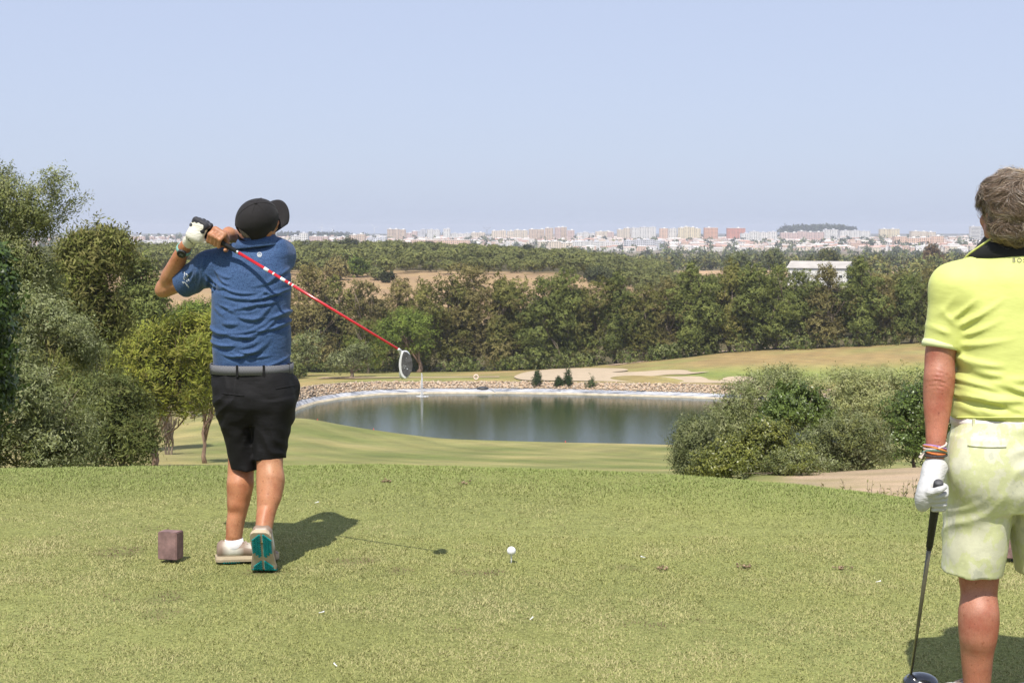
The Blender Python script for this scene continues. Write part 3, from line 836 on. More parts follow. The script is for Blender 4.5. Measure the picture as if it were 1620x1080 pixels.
for i, (px, pb, pt, w, lab) in enumerate([(850, 612, 588, 7.5, 'cone-shaped young conifer on the stone bank, first from the life ring'), (884, 612, 599, 5.5, 'smallest rounded young conifer on the stone bank'),
                                           (898, 613, 586, 5.5, 'slim pointed young conifer on the stone bank beside the smallest one'), (934, 615, 595, 6.5, 'young conifer on the stone bank nearest the dusty olive shrub')]):
    Dq = float(shore_D(px) + LS(px) + 0.8)
    tree('young_conifer', lab, 'conifer', px, Dq, [(px, pb - (pb - pt) * 0.32, 0, w, (pb - pt) * 0.34), (px + 0.5, pb - (pb - pt) * 0.62, 0, w * 0.62, (pb - pt) * 0.28), (px, pt + 4, 0, w * 0.3, 6)],
         (300, 8, 0.4, 0.22, 0.07), 150 + i, 0.06, [(0.05, 0.085, 0.03), (0.065, 0.10, 0.035)], ground_z=float(LZ(px)), gapf=0.5, gap=-0.6, up=0.5, n_limb=2, group='young conifers on the stone bank')

# --- the tree belt behind the pond: built once per shape, then copied
def belt_proto(seed, kind):
    r = np.random.RandomState(seed)
    lobes = []
    n = {'tall': 26, 'wide': 28, 'slim': 18}[kind]
    w = {'tall': 0.25, 'wide': 0.36, 'slim': 0.17}[kind]
    for i in range(n):
        h = 0.10 + 0.80 * (i + r.rand()) / n
        env = w * (1.0 if h < 0.5 else max(0.15, 1 - ((h - 0.5) / 0.5) ** 1.7)) * (0.72 + 0.28 * min(1, h / 0.25))
        a = r.uniform(0, 6.28); q_ = env * r.uniform(0.35, 0.95)
        s = r.uniform(0.055, 0.115) * (1.15 if h < 0.6 else 0.9)
        lobes.append((q_ * math.cos(a), q_ * math.sin(a), h, s * 1.1, s * 1.1, s * r.uniform(0.75, 1.1)))
    for i in range(7):
        h = 0.2 + 0.6 * i / 7; lobes.append((r.normal() * w * 0.1, r.normal() * w * 0.1, h, w * 0.45, w * 0.45, 0.10))
    for _ in range(2):
        lobes.append((r.normal() * w * 0.15, r.normal() * w * 0.15, r.uniform(0.90, 0.95), w * 0.18, w * 0.18, 0.07))
    return lobes
BELT_S = 15.0
PROTO = {}
def get_proto(k, kind, pal, seed):
    lo = [tuple(v * BELT_S for v in l) for l in belt_proto(seed, kind)]
    V, Fq, C = crown_np(seed, lo, 3400, 9, 0.55, 0.34, 0.15, pal, gapf=0.17, gap=-0.45, inner=0.7, up=0.45, lump=0.2, lumpf=1.3, spread=0.6, coh=0.92, cvar=0.12)
    cme = mesh_np('crown', V, Fq, C, smooth=False)
    tme = limbs(seed + 1, 0.28, 13.5, lo, n_limb=10, forks=2, fork_at=0.12)
    PROTO[k] = (cme, tme)
get_proto('t0', 'tall', CASU_GREEN, 201); get_proto('t1', 'tall', CASU, 202); get_proto('t2', 'wide', CASU, 203); get_proto('t3', 'wide', CASU_GREEN, 204)
get_proto('t4', 'tall', CASU_BROWN, 205); get_proto('t5', 'slim', CASU, 206); get_proto('t6', 'wide', CASU_BROWN, 207)
def belt_tree(name, label, px, D, top_py, w_scale, k, rot, group, base_py=None, tint=None):
    x = XD(px, D); z = Hs(x, D)
    if base_py is not None: z = zpy(D, base_py)
    hgt = (zpy(D, top_py) - z) * 1.05
    s = hgt / BELT_S
    root = empty(name, (x, D, z)); tag(root, label, 'tree', group)
    root.scale = (s * w_scale, s * w_scale, s); root.rotation_euler.z = rot
    cme, tme = PROTO[k]
    obj('crown', cme, m_leaf_far, root); obj('trunk', tme, m_bark, root)
    return root
G1 = 'dark casuarina belt behind the pond'
ORD = ['first', 'second', 'third', 'fourth', 'fifth', 'sixth', 'seventh', 'eighth', 'ninth', 'tenth', 'eleventh', 'twelfth', 'thirteenth', 'fourteenth', 'fifteenth', 'sixteenth', 'seventeenth', 'eighteenth', 'nineteenth', 'twentieth', 'twenty-first', 'twenty-second', 'twenty-third', 'twenty-fourth', 'twenty-fifth', 'twenty-sixth', 'twenty-seventh', 'twenty-eighth']
belt = [  # px, D, top_py, width scale, shape
    (500, 262, 428, 1.1, 't4'), (540, 268, 438, 1.1, 't2'), (588, 264, 452, 1.0, 't6'), (628, 270, 448, 1.05, 't4'), (668, 266, 446, 0.95, 't1'), (710, 259, 440, 1.15, 't1'), (752, 262, 428, 1.2, 't6'), (792, 260, 442, 1.0, 't5'),
    (822, 263, 443, 1.1, 't1'), (862, 260, 444, 1.05, 't3'), (897, 260, 434, 1.05, 't0'), (940, 262, 438, 1.1, 't2'), (975, 260, 438, 1.0, 't0'), (1018, 259, 452, 1.15, 't1'), (1058, 261, 446, 0.95, 't4'),
    (1092, 259, 424, 1.1, 't0'), (1122, 262, 438, 1.2, 't3'), (1158, 260, 420, 1.05, 't5'), (1192, 258, 424, 1.2, 't0'), (1228, 259, 424, 1.0, 't3'), (1268, 260, 432, 1.2, 't3'), (1312, 258, 425, 1.15, 't4'), (1358, 257, 416, 1.15, 't0'), (1402, 260, 440, 1.0, 't6'), (1440, 258, 438, 1.1, 't3'), (1482, 259, 425, 1.1, 't2'), (1530, 260, 430, 1.1, 't0'), (1580, 260, 430, 1.1, 't3')]
look = {'t0': 'dark green upright', 't1': 'olive brown tall', 't2': 'broad olive brown', 't3': 'broad dark green', 't4': 'brownish olive tall', 't5': 'slim olive brown', 't6': 'broad brownish olive'}
rr = random.Random(8)
for i, (px, D, tp, ws, k) in enumerate(belt):
    where = 'behind the golfer' if px < 560 else 'behind the lawn olives' if px < 640 else 'behind the fountain' if px < 740 else 'behind the life ring' if px < 830 else 'behind the young conifers' if px < 960 else 'behind the bunker' if px < 1130 else 'below the town' if px < 1240 else 'before the white shed' if px < 1345 else 'above the tan slope'
    belt_tree('casuarina_tree', '%s casuarina %s, %s in the belt from the golfer' % (look[k], where, ORD[i]), px, D, tp, ws, k, rr.uniform(0, 6.28), G1)
# second row that fills the gaps, lower and farther
G2 = 'lower trees behind the casuarina belt'
row2 = [(455, 285, 470, 't2'), (520, 290, 472, 't3'), (605, 292, 478, 't6'), (655, 296, 476, 't2'), (735, 300, 470, 't4'), (800, 300, 478, 't2'), (850, 300, 472, 't6'), (920, 300, 462, 't3'), (995, 298, 460, 't1'), (1040, 300, 462, 't2'), (1085, 300, 455, 't6'), (1145, 298, 450, 't4'), (1210, 296, 446, 't2'), (1290, 296, 458, 't3'), (1335, 296, 455, 't2'), (1380, 300, 440, 't4'), (1422, 300, 430, 't1'), (1465, 300, 428, 't6'), (1510, 300, 430, 't0'),
        (255, 240, 492, 't3'), (300, 250, 478, 't2'), (345, 262, 470, 't6'), (395, 266, 455, 't1'), (440, 266, 448, 't4'), (180, 235, 500, 't2'), (110, 235, 500, 't3'), (40, 240, 500, 't6')]
row2.sort()
for i, (px, D, tp, k) in enumerate(row2):
    belt_tree('woodland_tree', '%s lower tree behind the casuarina belt, %s from the olive slope' % (look[k].replace('tall', 'mid-height'), ORD[i]), px, D, tp, 1.35, k, rr.uniform(0, 6.28), G2)
# undergrowth along the foot of the belt
r = np.random.RandomState(77)
lob = []
for i in range(150):
    px = r.uniform(470, 1560); D = 254 + r.uniform(-1, 7)
    if 660 < px < 690 and D < 256: continue
    x = XD(px, D); z = Hs(x, D); s = r.uniform(0.8, 1.9)
    lob.append((x, D, z + s * 0.5, s * 1.3, s, s))
V, Fq, C = crown_np(78, lob, 6500, 7, 0.6, 0.40, 0.20, CASU_GREEN + LENT[2:] + OLIVE[:2], gapf=0.1, gap=-0.6)
tag(obj('undergrowth', mesh_np('undergrowth', V, Fq, C, smooth=False), m_leaf_far), 'dark undergrowth along the foot of the tree belt', kind='stuff')

# --- umbrella pine wood on the hill: reads as one mass
def pine_crown(seed):
    r = np.random.RandomState(seed)
    lo = [(r.normal() * 0.9, r.normal() * 0.9, 4.6 + r.uniform(-0.5, 0.5), r.uniform(1.6, 2.3), r.uniform(1.6, 2.3), r.uniform(1.0, 1.4)) for _ in range(4)] + [(0, 0, 4.2, 2.9, 2.9, 1.5)]
    return crown_np(seed, lo, 230, 6, 0.55, 0.62, 0.36, STONEP, gapf=0.2, gap=-0.8, inner=0.82, up=0.6, coh=0.95, cvar=0.10)
protos = [pine_crown(s) for s in (301, 302, 303, 304, 305)]
r = np.random.RandomState(310)
Vs, Fs, Cs, off = [], [], [], 0
trk = []
cnt = 0
def add_pine(x, y, z, s, tint):
    global off
    V, Fq, C = protos[r.randint(5)]
    a = r.uniform(0, 6.28); ca, sa = math.cos(a), math.sin(a)
    Vn = np.stack([(V[:, 0] * ca - V[:, 1] * sa) * s + x, (V[:, 0] * sa + V[:, 1] * ca) * s + y, V[:, 2] * s + z], 1)
    Vs.append(Vn); Fs.append(Fq + off); Cs.append(C * tint); off += len(V)
Drow = 462.0
while Drow < 735:
    w = 8.0 + (Drow - 462) * 0.006
    xs = np.arange(XD(-620, Drow), XD(1130, Drow), w)
    for x in xs:
        xx = x + r.normal() * 1.4; dd = Drow + r.normal() * 1.6
        px = 810 + F * xx / dd / 1.003
        if px > 1075 - (Drow - 462) * 0.12 + r.normal() * 12: continue
        if 585 < px < 870 and Drow < 470 + 6 * math.sin(px * 0.03): continue
        if r.rand() < 0.04: continue
        add_pine(xx, dd, Hs(xx, dd) - (2.4 if Drow < 500 else 1.4), r.uniform(0.85, 1.40), r.uniform(0.72, 1.25) * np.array([1, 1, 1]))
    Drow += 13.5
tag(obj('pine_wood', mesh_np('pine_wood', np.vstack(Vs), np.vstack(Fs), np.vstack(Cs), smooth=False), m_leaf_far), 'dense umbrella pine wood covering the hill before the town', kind='stuff')
# few that stand out of the wood
def lone(name, label, px, D, py_top, py_base, w, pal, seed, n=500, leaf=0.8):
    h = (py_base - py_top)
    x = XD(px, D)
    return tree(name, label, 'tree', px, D, [(px, py_top + h * 0.42, 0, w, h * 0.40), (px - w * 0.4, py_top + h * 0.55, 0, w * 0.7, h * 0.3), (px + w * 0.45, py_top + h * 0.5, 0, w * 0.6, h * 0.3)],
                (n, 7, leaf * 1.5, leaf, leaf * 0.45), seed, 0.25, pal, ground_z=zpy(D, py_base), n_limb=4, gapf=0.12, gap=-0.6)
DK = [(0.055, 0.068, 0.03), (0.07, 0.08, 0.035)]
lone('stone_pine', 'dark umbrella pine standing highest on the wooded hill', 552, 690, 376, 400, 14, DK, 331)
lone('stone_pine', 'dark pine knob on the hill crest beside the long cream block', 678, 690, 384, 402, 11, DK, 332)
lone('stone_pine', 'pine on the hill crest below the beige towers', 835, 700, 388, 408, 12, DK, 333)
lone('stone_pine', 'large dark pine at the shoulder of the wooded hill', 905, 690, 391, 420, 16, STONEP, 334)
lone('broadleaf_tree', 'light green rounded tree at the near edge of the pine wood', 565, 452, 410, 440, 16, PINE_L, 335)
lone('broadleaf_tree', 'dark bush alone on the brown field', 614, 430, 431, 447, 8, DK, 336, 300)
lone('broadleaf_tree', 'small grey bush on the brown field beside the dark bush', 597, 440, 427, 440, 7, STONEP, 337, 300)
lone('broadleaf_tree', 'brown bare-looking tree beside the light green rounded tree', 532, 440, 408, 450, 16, CASU_BROWN, 338)
lone('broadleaf_tree', 'dark tree at the lower corner of the pine wood', 945, 455, 424, 452, 22, DK, 339)
lone('eucalyptus_tree', 'tall pale eucalyptus beyond the belt, left of the white shed', 1223, 640, 394, 432, 15, OLIVE + CASU[:1], 340, 900)
lone('eucalyptus_tree', 'dark eucalyptus rising behind the white shed roof', 1310, 660, 393, 430, 14, DK + CASU, 341, 900)
lone('eucalyptus_tree', 'green tree standing between the pine hill and the brown strip', 1165, 620, 400, 436, 18, CASU_GREEN + OLIVE, 342, 900)
for i, (px, tp, w) in enumerate([(1468, 388, 6), (1478, 386, 5), (1488, 392, 5)]):
    lone('poplar_tree', ['rust brown poplar, first of three beside the yellow shoulder', 'tallest rust brown poplar beside the yellow shoulder', 'shortest rust brown poplar nearest the yellow shoulder'][i], px, 700, tp, 432, w, [(0.21, 0.145, 0.085), (0.17, 0.12, 0.07)], 345 + i, 420)
# plain woodland between the belt and the town: one mass
r = np.random.RandomState(350)
lob, Vs, Fs, Cs, off = [], [], [], [], 0
def far_lobes(n, px0, px1, D0, D1, s0, s1, seed, face, pal, per=5, nspray=14, cond=None):
    global off
    rr_ = np.random.RandomState(seed)
    for i in range(n):
        px = rr_.uniform(px0, px1); D = math.exp(rr_.uniform(math.log(D0), math.log(D1)))
        if cond and not cond(px, D): continue
        x = XD(px, D); z = Hs(x, D); s = rr_.uniform(s0, s1)
        lo = [(0, 0, s * 0.75, s * 0.75, s * 0.75, s * 0.72), (rr_.normal() * s * 0.5, 0, s * 1.15, s * 0.5, s * 0.5, s * 0.45), (rr_.normal() * s * 0.7, 0, s * 0.6, s * 0.55, s * 0.5, s * 0.5)]
        V, Fq, C = crown_np(seed + i, lo, nspray, per, face, face * 1.0, face * 0.7, pal, gap=-2, inner=0.7, up=0.6)
        V = V + np.array([x, D, z])
        Vs.append(V); Fs.append(Fq + off); Cs.append(C * rr_.uniform(0.7, 1.25)); off += len(V)
far_lobes(260, 960, 1640, 320, 700, 3.0, 6.5, 360, 1.3, CASU + OLIVE[:3] + CASU_BROWN[:1], nspray=46, per=6, cond=lambda px, D: not (px < 1090 and D < 740) and not (1080 < px < 1250 and D > 560) and not (1235 < px < 1362 and D < 640))
far_lobes(240, 930, 1640, 900, 1500, 3.6, 6.2, 361, 2.2, CASU + OLIVE[:3] + DK, nspray=26)
far_lobes(170, -720, -60, 225, 330, 3.5, 6.5, 365, 1.0, CASU + CASU_GREEN + OLIVE[:2], nspray=70, per=7)
far_lobes(110, 1640, 2150, 256, 330, 3.5, 6.5, 367, 1.0, CASU + CASU_GREEN, nspray=70, per=7)
far_lobes(520, -500, 1900, 1500, 2450, 3.8, 7, 362, 3.2, DK + CASU_GREEN + OLIVE[:1])
tag(obj('plain_woodland', mesh_np('plain_woodland', np.vstack(Vs), np.vstack(Fs), np.vstack(Cs), smooth=False), m_leaf_far), 'hazy woodland on the plain between the pine hill and the town', kind='stuff')
Vs, Fs, Cs, off = [], [], [], 0
far_lobes(330, 60, 1640, 2500, 4300, 5, 9, 363, 4.0, DK + CASU_GREEN)
far_lobes(60, 430, 560, 3900, 4400, 6, 10, 364, 5.0, DK)
tag(obj('town_trees', mesh_np('town_trees', np.vstack(Vs), np.vstack(Fs), np.vstack(Cs), smooth=False), m_leaf_far), 'hazy dark tree clumps scattered through the distant town', kind='stuff')
Vs, Fs, Cs, off = [], [], [], 0
far_lobes(150, 1238, 1348, 4450, 4800, 12, 17, 366, 7.0, DK)
tag(obj('wooded_knoll', mesh_np('wooded_knoll', np.vstack(Vs), np.vstack(Fs), np.vstack(Cs), smooth=False), m_leaf_far), 'dark wooded knoll rising behind the town roofs', kind='stuff')
# ---------------------------------------------------------------- the town on the horizon
def wallmat(name, col):
    return simple(name, col, 0.9, 0.06, 0.15)
WM = {'white': wallmat('wall_white', (0.72, 0.70, 0.66)), 'cream': wallmat('wall_cream', (0.68, 0.58, 0.45)), 'tan': wallmat('wall_tan', (0.60, 0.46, 0.34)), 'peach': wallmat('wall_peach', (0.70, 0.48, 0.34)),
      'orange': wallmat('wall_orange', (0.68, 0.38, 0.24)), 'coral': wallmat('wall_coral', (0.62, 0.26, 0.17)), 'pink': wallmat('wall_pink', (0.62, 0.46, 0.40)), 'grey': wallmat('wall_grey', (0.56, 0.56, 0.58)), 'yellow': wallmat('wall_yellow', (0.72, 0.62, 0.42))}
m_roof = simple('roof_tile_mat', (0.42, 0.20, 0.13), 0.9, 0.2, 0.3)
m_roofg = simple('roof_grey_mat', (0.40, 0.37, 0.34), 0.9, 0.15, 0.3)
m_glass = simple('dark_window_mat', (0.07, 0.075, 0.085), 0.4, 0.2, 0.5)
def city_block(label, px0, px1, py_top, py_base, D, wall, seed, name='apartment_block', steps=None, bands=False, group='apartment blocks on the skyline'):
    r = random.Random(seed)
    s = D / F
    w = (px1 - px0) * s; xc = XD((px0 + px1) / 2, D)
    zt = zpy(D, py_top); zb = min(zpy(D, py_base), Hs(xc, D)) - 3
    h = zt - zb
    dep = max(12.0, min(20.0, w * 0.6))
    root = empty(name, (xc, D, zb)); tag(root, label, 'building', group)
    n = steps or max(1, int(round(w / 18)))
    segs = []
    for i in range(n):
        ww = w / n
        hh = h * (1.0 if i == r.randrange(n) or n == 1 else r.uniform(0.84, 1.0))
        off = r.uniform(-2.0, 2.0) if n > 1 else 0
        segs.append((-w / 2 + ww * (i + 0.5), off, ww * (0.97 if n > 1 else 1), hh))
    bx, wi, pr = [], [], []
    for (cx, oy, ww, hh) in segs:
        bx.append((cx, oy, hh / 2, ww, dep, hh))
        pr.append((cx, oy, hh + 0.35, ww * 1.01, dep * 1.02, 0.7))
        pr.append((cx + r.uniform(-.2, .2) * ww, oy, hh + 1.7, min(5, ww * 0.3), 4.5, 2.2))
        nf = max(1, int(hh / 3.1)); nc = max(2, int(ww / 3.6))
        for f_ in range(1, nf):
            z = f_ * hh / nf + 1.2
            if bands:
                wi.append((cx, oy - dep / 2 - 0.03, z, ww * 0.92, 0.12, 1.5)); continue
            for c_ in range(nc):
                x = cx - ww / 2 + (c_ + 0.5) * ww / nc
                wide = 2.2 if (c_ + seed) % 3 else 1.4
                wi.append((x, oy - dep / 2 - 0.03, z, wide, 0.12, 1.5))
    obj('wall', box_np(bx), WM[wall], root)
    obj('parapet', box_np(pr), WM['white'] if wall not in ('white', 'grey') else WM['grey'], root)
    tag(obj('windows', box_np(wi), m_glass, root), kind='stuff')
    return root
blocks = [
 ('broad beige apartment block standing clear at the near end of the skyline row', 614, 643, 361, 383, 3500, 'tan', {}),
 ('pinkish grey block right beside the broad beige block', 644, 661, 366, 383, 3600, 'pink', {}),
 ('pale grey twin block behind the pinkish one', 657, 675, 363, 381, 3800, 'grey', {}),
 ('white stepped apartment block before the slim white tower', 676, 697, 363, 381, 3650, 'white', {}),
 ('slim white tower between two low white rows', 702, 713, 362, 380, 3600, 'white', {}),
 ('low white row of flats beside the slim white tower', 715, 745, 369, 381, 3700, 'white', {}),
 ('second low cream row before the lattice mast', 746, 768, 368, 381, 3650, 'cream', {}),
 ('long low apricot block just above the pine wood', 650, 745, 379.5, 391, 2700, 'peach', {'steps': 2}),
 ('pale cream block just beyond the lattice mast', 778, 801, 363, 381, 3600, 'cream', {}),
 ('cream row of joined flats before the beige towers', 802, 835, 364, 383, 3600, 'cream', {}),
 ('tan block with stepped roof beside the beige towers', 836, 861, 363, 382, 3500, 'tan', {}),
 ('first and widest of the beige towers', 862, 875, 361, 382, 3450, 'tan', {'steps': 1}),
 ('second of the beige towers, joined to the widest', 877, 887, 360, 382, 3450, 'pink', {'steps': 1}),
 ('third beige tower with the highest roof', 886, 896, 359.5, 382, 3480, 'tan', {'steps': 1}),
 ('shortest beige tower at the end of the tower group', 897, 908, 364.5, 381, 3450, 'pink', {'steps': 1}),
 ('low white row beyond the beige towers', 912, 940, 367, 379, 3800, 'white', {}),
 ('low cream row before the white stepped towers', 941, 966, 366, 378, 3800, 'cream', {}),
 ('small rose block beside the white stepped towers', 960, 970, 367, 377, 3700, 'pink', {'steps': 1}),
 ('white and cream stepped tower, first of the white pair', 975, 996, 361, 377, 3600, 'cream', {}),
 ('tall white stepped block, second of the white pair', 997, 1036, 359.5, 376, 3600, 'white', {}),
 ('peach half of the two-coloured block', 1042, 1055, 361.5, 377, 3500, 'peach', {'steps': 1}),
 ('white half of the two-coloured block', 1056, 1069, 361.5, 378, 3520, 'white', {'steps': 1}),
 ('tallest cream white apartment block on the skyline', 1071, 1106, 357.5, 376.5, 3500, 'yellow', {'steps': 4}),
 ('orange square apartment block', 1112, 1133, 360.5, 376, 3500, 'orange', {'steps': 1}),
 ('coral red block at the end of the tall row', 1148, 1176, 361, 374, 3550, 'coral', {'steps': 1}),
 ('white terrace of flats below the coral red block', 1169, 1226, 366.5, 378, 3350, 'white', {'steps': 4}),
 ('long rose and white row before the wooded knoll', 1232, 1300, 366, 376, 3500, 'pink', {'steps': 5}),
 ('white church-like block among the town roofs', 1300, 1322, 363.5, 375, 3500, 'white', {'steps': 2}),
 ('row of pale flats beyond the knoll', 1325, 1372, 364.5, 373, 3700, 'white', {'steps': 3}),
 ('yellow cream flats on the rise past the knoll', 1388, 1418, 362.5, 373, 3700, 'yellow', {'steps': 2}),
 ('long pale row above the peach housing complex', 1436, 1475, 365, 373, 3700, 'cream', {'steps': 3}),
 ('wide peach housing complex below the long pale row', 1410, 1488, 373.5, 386, 2900, 'peach', {'steps': 4}),
 ('white office slab with bands of windows beside the neck of the standing man', 1530, 1545, 358.5, 376, 3300, 'white', {'steps': 1, 'bands': True}),
 ('grey office slab behind the banded white one', 1545, 1553, 358.8, 376, 3330, 'grey', {'steps': 1, 'bands': True}),
 ('white hall at the foot of the skyline beside the golfer cap', 463, 490, 369, 383, 2700, 'white', {'steps': 2}),
 ('low rose shed row just past the golfer shoulder', 492, 522, 374, 385, 2900, 'pink', {'steps': 2}),
 ('low tan hall with red roof before the broad beige block', 555, 580, 370, 386, 3000, 'tan', {'steps': 2}),
 ('grey low row between the red roofed hall and the beige block', 582, 613, 374, 386, 3100, 'grey', {'steps': 3}),
 ('long white low block at the foot of the white towers', 905, 985, 381, 396, 2650, 'white', {'steps': 5}),
 ('pale blue-grey low block below the peach block', 986, 1050, 379, 395, 2680, 'grey', {'steps': 4}),
 ('long white low block above the pine shoulder', 850, 905, 382, 396, 2600, 'cream', {'steps': 3}),
]
LT = [('first', 182, 189), ('second', 196, 205), ('third', 208, 219), ('fourth', 221, 233), ('fifth', 240, 248), ('sixth', 255, 265), ('seventh and tallest', 270, 280)]
for o_, a_, b_ in LT:
    blocks.append(('%s rose roofed flat block in the row above the forearm of the golfer' % o_, a_, b_, 374 if 'tall' not in o_ else 373, 386, 3300, 'pink', {'steps': 1}))
blocks.append(('long white low wall of flats under the rose blocks', 182, 282, 379.5, 388, 3150, 'white', {'steps': 6}))
for i, (lb, a_, b_, t_, bs, D, wl, kw) in enumerate(blocks):
    city_block(lb, a_, b_, t_, bs, D, wl, 400 + i, **kw)
# masses of low houses
def houses(n, px0, px1, D0, D1, seed, wsz=(8, 22), hsz=(5, 9)):
    r = np.random.RandomState(seed)
    Vs, Fs, Cs = [], [], []
    pal = [(0.72, 0.69, 0.64), (0.70, 0.66, 0.58), (0.68, 0.57, 0.44), (0.66, 0.60, 0.55), (0.62, 0.44, 0.33), (0.74, 0.72, 0.70), (0.70, 0.62, 0.46)]
    roofs = [(0.46, 0.27, 0.20), (0.55, 0.42, 0.35), (0.64, 0.61, 0.57), (0.60, 0.54, 0.48)]
    def add(vs, fs, c):
        o = sum(len(v) for v in Vs)
        Vs.append(np.array(vs)); Fs.extend([tuple(o + i for i in f) for f in fs]); Cs.append(np.tile(c, (len(vs), 1)))
    o = 0
    allV, allF, allC = [], [], []
    for i in range(n):
        px = r.uniform(px0, px1); D = r.uniform(D0, D1); x = XD(px, D); z = Hs(x, D)
        w = r.uniform(*wsz); d = r.uniform(8, 14); h = r.uniform(*hsz)
        c = np.array(pal[r.randint(len(pal))]) * r.uniform(0.85, 1.05); rc = np.array(roofs[r.randint(4)])
        x0, x1, y0, y1 = x - w / 2, x + w / 2, D - d / 2, D + d / 2; zb = z - 3; zt = z + h
        rv = [(x0, y0, zb), (x1, y0, zb), (x1, y1, zb), (x0, y1, zb), (x0, y0, zt), (x1, y0, zt), (x1, y1, zt), (x0, y1, zt)]
        fs = [(0, 1, 5, 4), (1, 2, 6, 5), (2, 3, 7, 6), (3, 0, 4, 7)]
        cs = [c] * 8
        rh = r.uniform(0.6, 2.2)
        rv += [(x0 - .4, y0 - .4, zt + .02), (x1 + .4, y0 - .4, zt + .02), (x1 + .4, y1 + .4, zt + .02), (x0 - .4, y1 + .4, zt + .02), (x0, D, zt + rh), (x1, D, zt + rh)]
        fs += [(8, 9, 13, 12), (10, 11, 12, 13), (9, 10, 13, 13), (11, 8, 12, 12), (8, 11, 10, 9)]
        cs += [rc] * 6
        k = max(1, int(w / 5))
        for j in range(k):      # window openings, slightly proud
            for fl in range(1 if h < 6.5 else 2):
                xa = x0 + (j + 0.3) * w / k; za = z + 1.0 + fl * 3.0
                b0 = len(rv)
                rv += [(xa, y0 - .06, za), (xa + 1.7, y0 - .06, za), (xa + 1.7, y0 - .06, za + 1.5), (xa, y0 - .06, za + 1.5)]
                fs.append((b0, b0 + 1, b0 + 2, b0 + 3)); cs += [np.array((0.2, 0.2, 0.22))] * 4
        allV += rv; allF += [tuple(o + i for i in (f if f[2] != f[3] else f[:3])) for f in fs]; allC += cs; o += len(rv)
    me = bpy.data.meshes.new('houses'); me.from_pydata(allV, [], allF)
    a = me.color_attributes.new('Col', 'FLOAT_COLOR', 'POINT')
    cc = np.ones((len(allV), 4), np.float32); cc[:, :3] = np.array(allC); a.data.foreach_set('color', cc.ravel())
    return me
m_house, nt, b = base_mat('house_mat')
at = nd(nt, 'ShaderNodeAttribute', attribute_name='Col')
nt.links.new(mulcol(nt, at.outputs['Color'], ramp(nt, noise(nt, 0.2), [(0.3, 0.92), (0.7, 1.06)])), b.inputs['Base Color']); b.inputs['Roughness'].default_value = 0.9
tag(obj('town_houses', houses(900, 900, 1660, 2500, 3900, 501), m_house), 'mass of low pale houses with terracotta roofs covering the town slope', kind='stuff')
tag(obj('town_houses', houses(420, 440, 900, 2900, 4100, 502), m_house), 'low pale houses between the blocks of the nearer town half', kind='stuff')
tag(obj('town_houses', houses(110, -60, 300, 2500, 3900, 503), m_house), 'low houses glimpsed past the tall olive', kind='stuff')

# white shed on the plain
Ds = 520.0
sx = XD(1297, Ds)
zb = zpy(Ds, 452); zt = zpy(Ds, 423); zr = zpy(Ds, 413.5)
shed = empty('shed_building', (sx, Ds, zb)); tag(shed, 'long white farm shed with shallow pitched roof beyond the tree belt', 'building')
s = Ds / F
L, W = 92 * s, 14.0
hh, rh = zt - zb, zr - zb
V = [(-L / 2, -W / 2, 0), (L / 2, -W / 2, 0), (L / 2, W / 2, 0), (-L / 2, W / 2, 0), (-L / 2, -W / 2, hh), (L / 2, -W / 2, hh), (L / 2, W / 2, hh), (-L / 2, W / 2, hh), (-L / 2, 0, rh), (L / 2, 0, rh)]
me = bpy.data.meshes.new('wall'); me.from_pydata(V, [], [(0, 1, 5, 4), (1, 2, 6, 9, 5), (2, 3, 7, 6), (3, 0, 4, 8, 7)])
obj('wall', me, WM['white'], shed)
e = 0.5
V = [(-L / 2 - e, -W / 2 - e, hh - .1), (L / 2 + e, -W / 2 - e, hh - .1), (L / 2 + e, 0, rh + .12), (-L / 2 - e, 0, rh + .12), (L / 2 + e, W / 2 + e, hh - .1), (-L / 2 - e, W / 2 + e, hh - .1)]
me = bpy.data.meshes.new('roof'); me.from_pydata(V, [], [(0, 1, 2, 3), (3, 2, 4, 5)])
obj('roof', me, m_roofg, shed)
for k in range(5):
    obj('window', box_np([(-L / 2 + L * (k + 0.5) / 5, -W / 2 - 0.03, hh * 0.55, 1.2, 0.1, 0.9)]), m_glass, shed)
obj('door', box_np([(L / 2 + 0.04, -1, hh * 0.35, 0.1, 4.5, hh * 0.7)]), simple('shed_door_mat', (0.10, 0.14, 0.12), 0.7), shed)
shed.rotation_euler.z = math.radians(-24)

# wind turbines and lattice mast, thin on the skyline
m_tower = simple('turbine_mat', (0.74, 0.75, 0.77), 0.5, 0.03)
for px, pt, ph, lab in ((511, 356, 14, 'thin wind turbine nearest the golfer shoulder on the skyline'), (527, 359, 40, 'thin wind turbine, second from the golfer shoulder'), (594, 357, 75, 'lone thin wind turbine close to the beige block')):
    D = 5200.0; x = XD(px, D); z = Hs(x, D); zt = zpy(D, pt + 3)
    t = empty('wind_turbine', (x, D, z)); tag(t, lab, 'wind turbine', 'wind turbines on the skyline')
    obj('tower', tube_np([([(0, 0, 0), (0, 0, zt - z)], [1.6, 0.9])], 8), m_tower, t)
    obj('nacelle', box_np([(0, 0, zt - z, 2, 6, 2)]), m_tower, t)
    for k in range(3):
        a = math.radians(ph + 120 * k)
        obj('blade', tube_np([([(0, -3.5, zt - z), (math.sin(a) * 10, -3.5, zt - z + math.cos(a) * 10), (math.sin(a) * 19, -3.5, zt - z + math.cos(a) * 19)], [0.9, 0.7, 0.2])], 5), m_tower, t)
D = 3700.0; x = XD(770.5, D); z = Hs(x, D); zt = zpy(D, 357)
mast = empty('lattice_mast', (x, D, z)); tag(mast, 'grey lattice pylon with forked arms on the skyline', 'pylon')
hh = zt - z
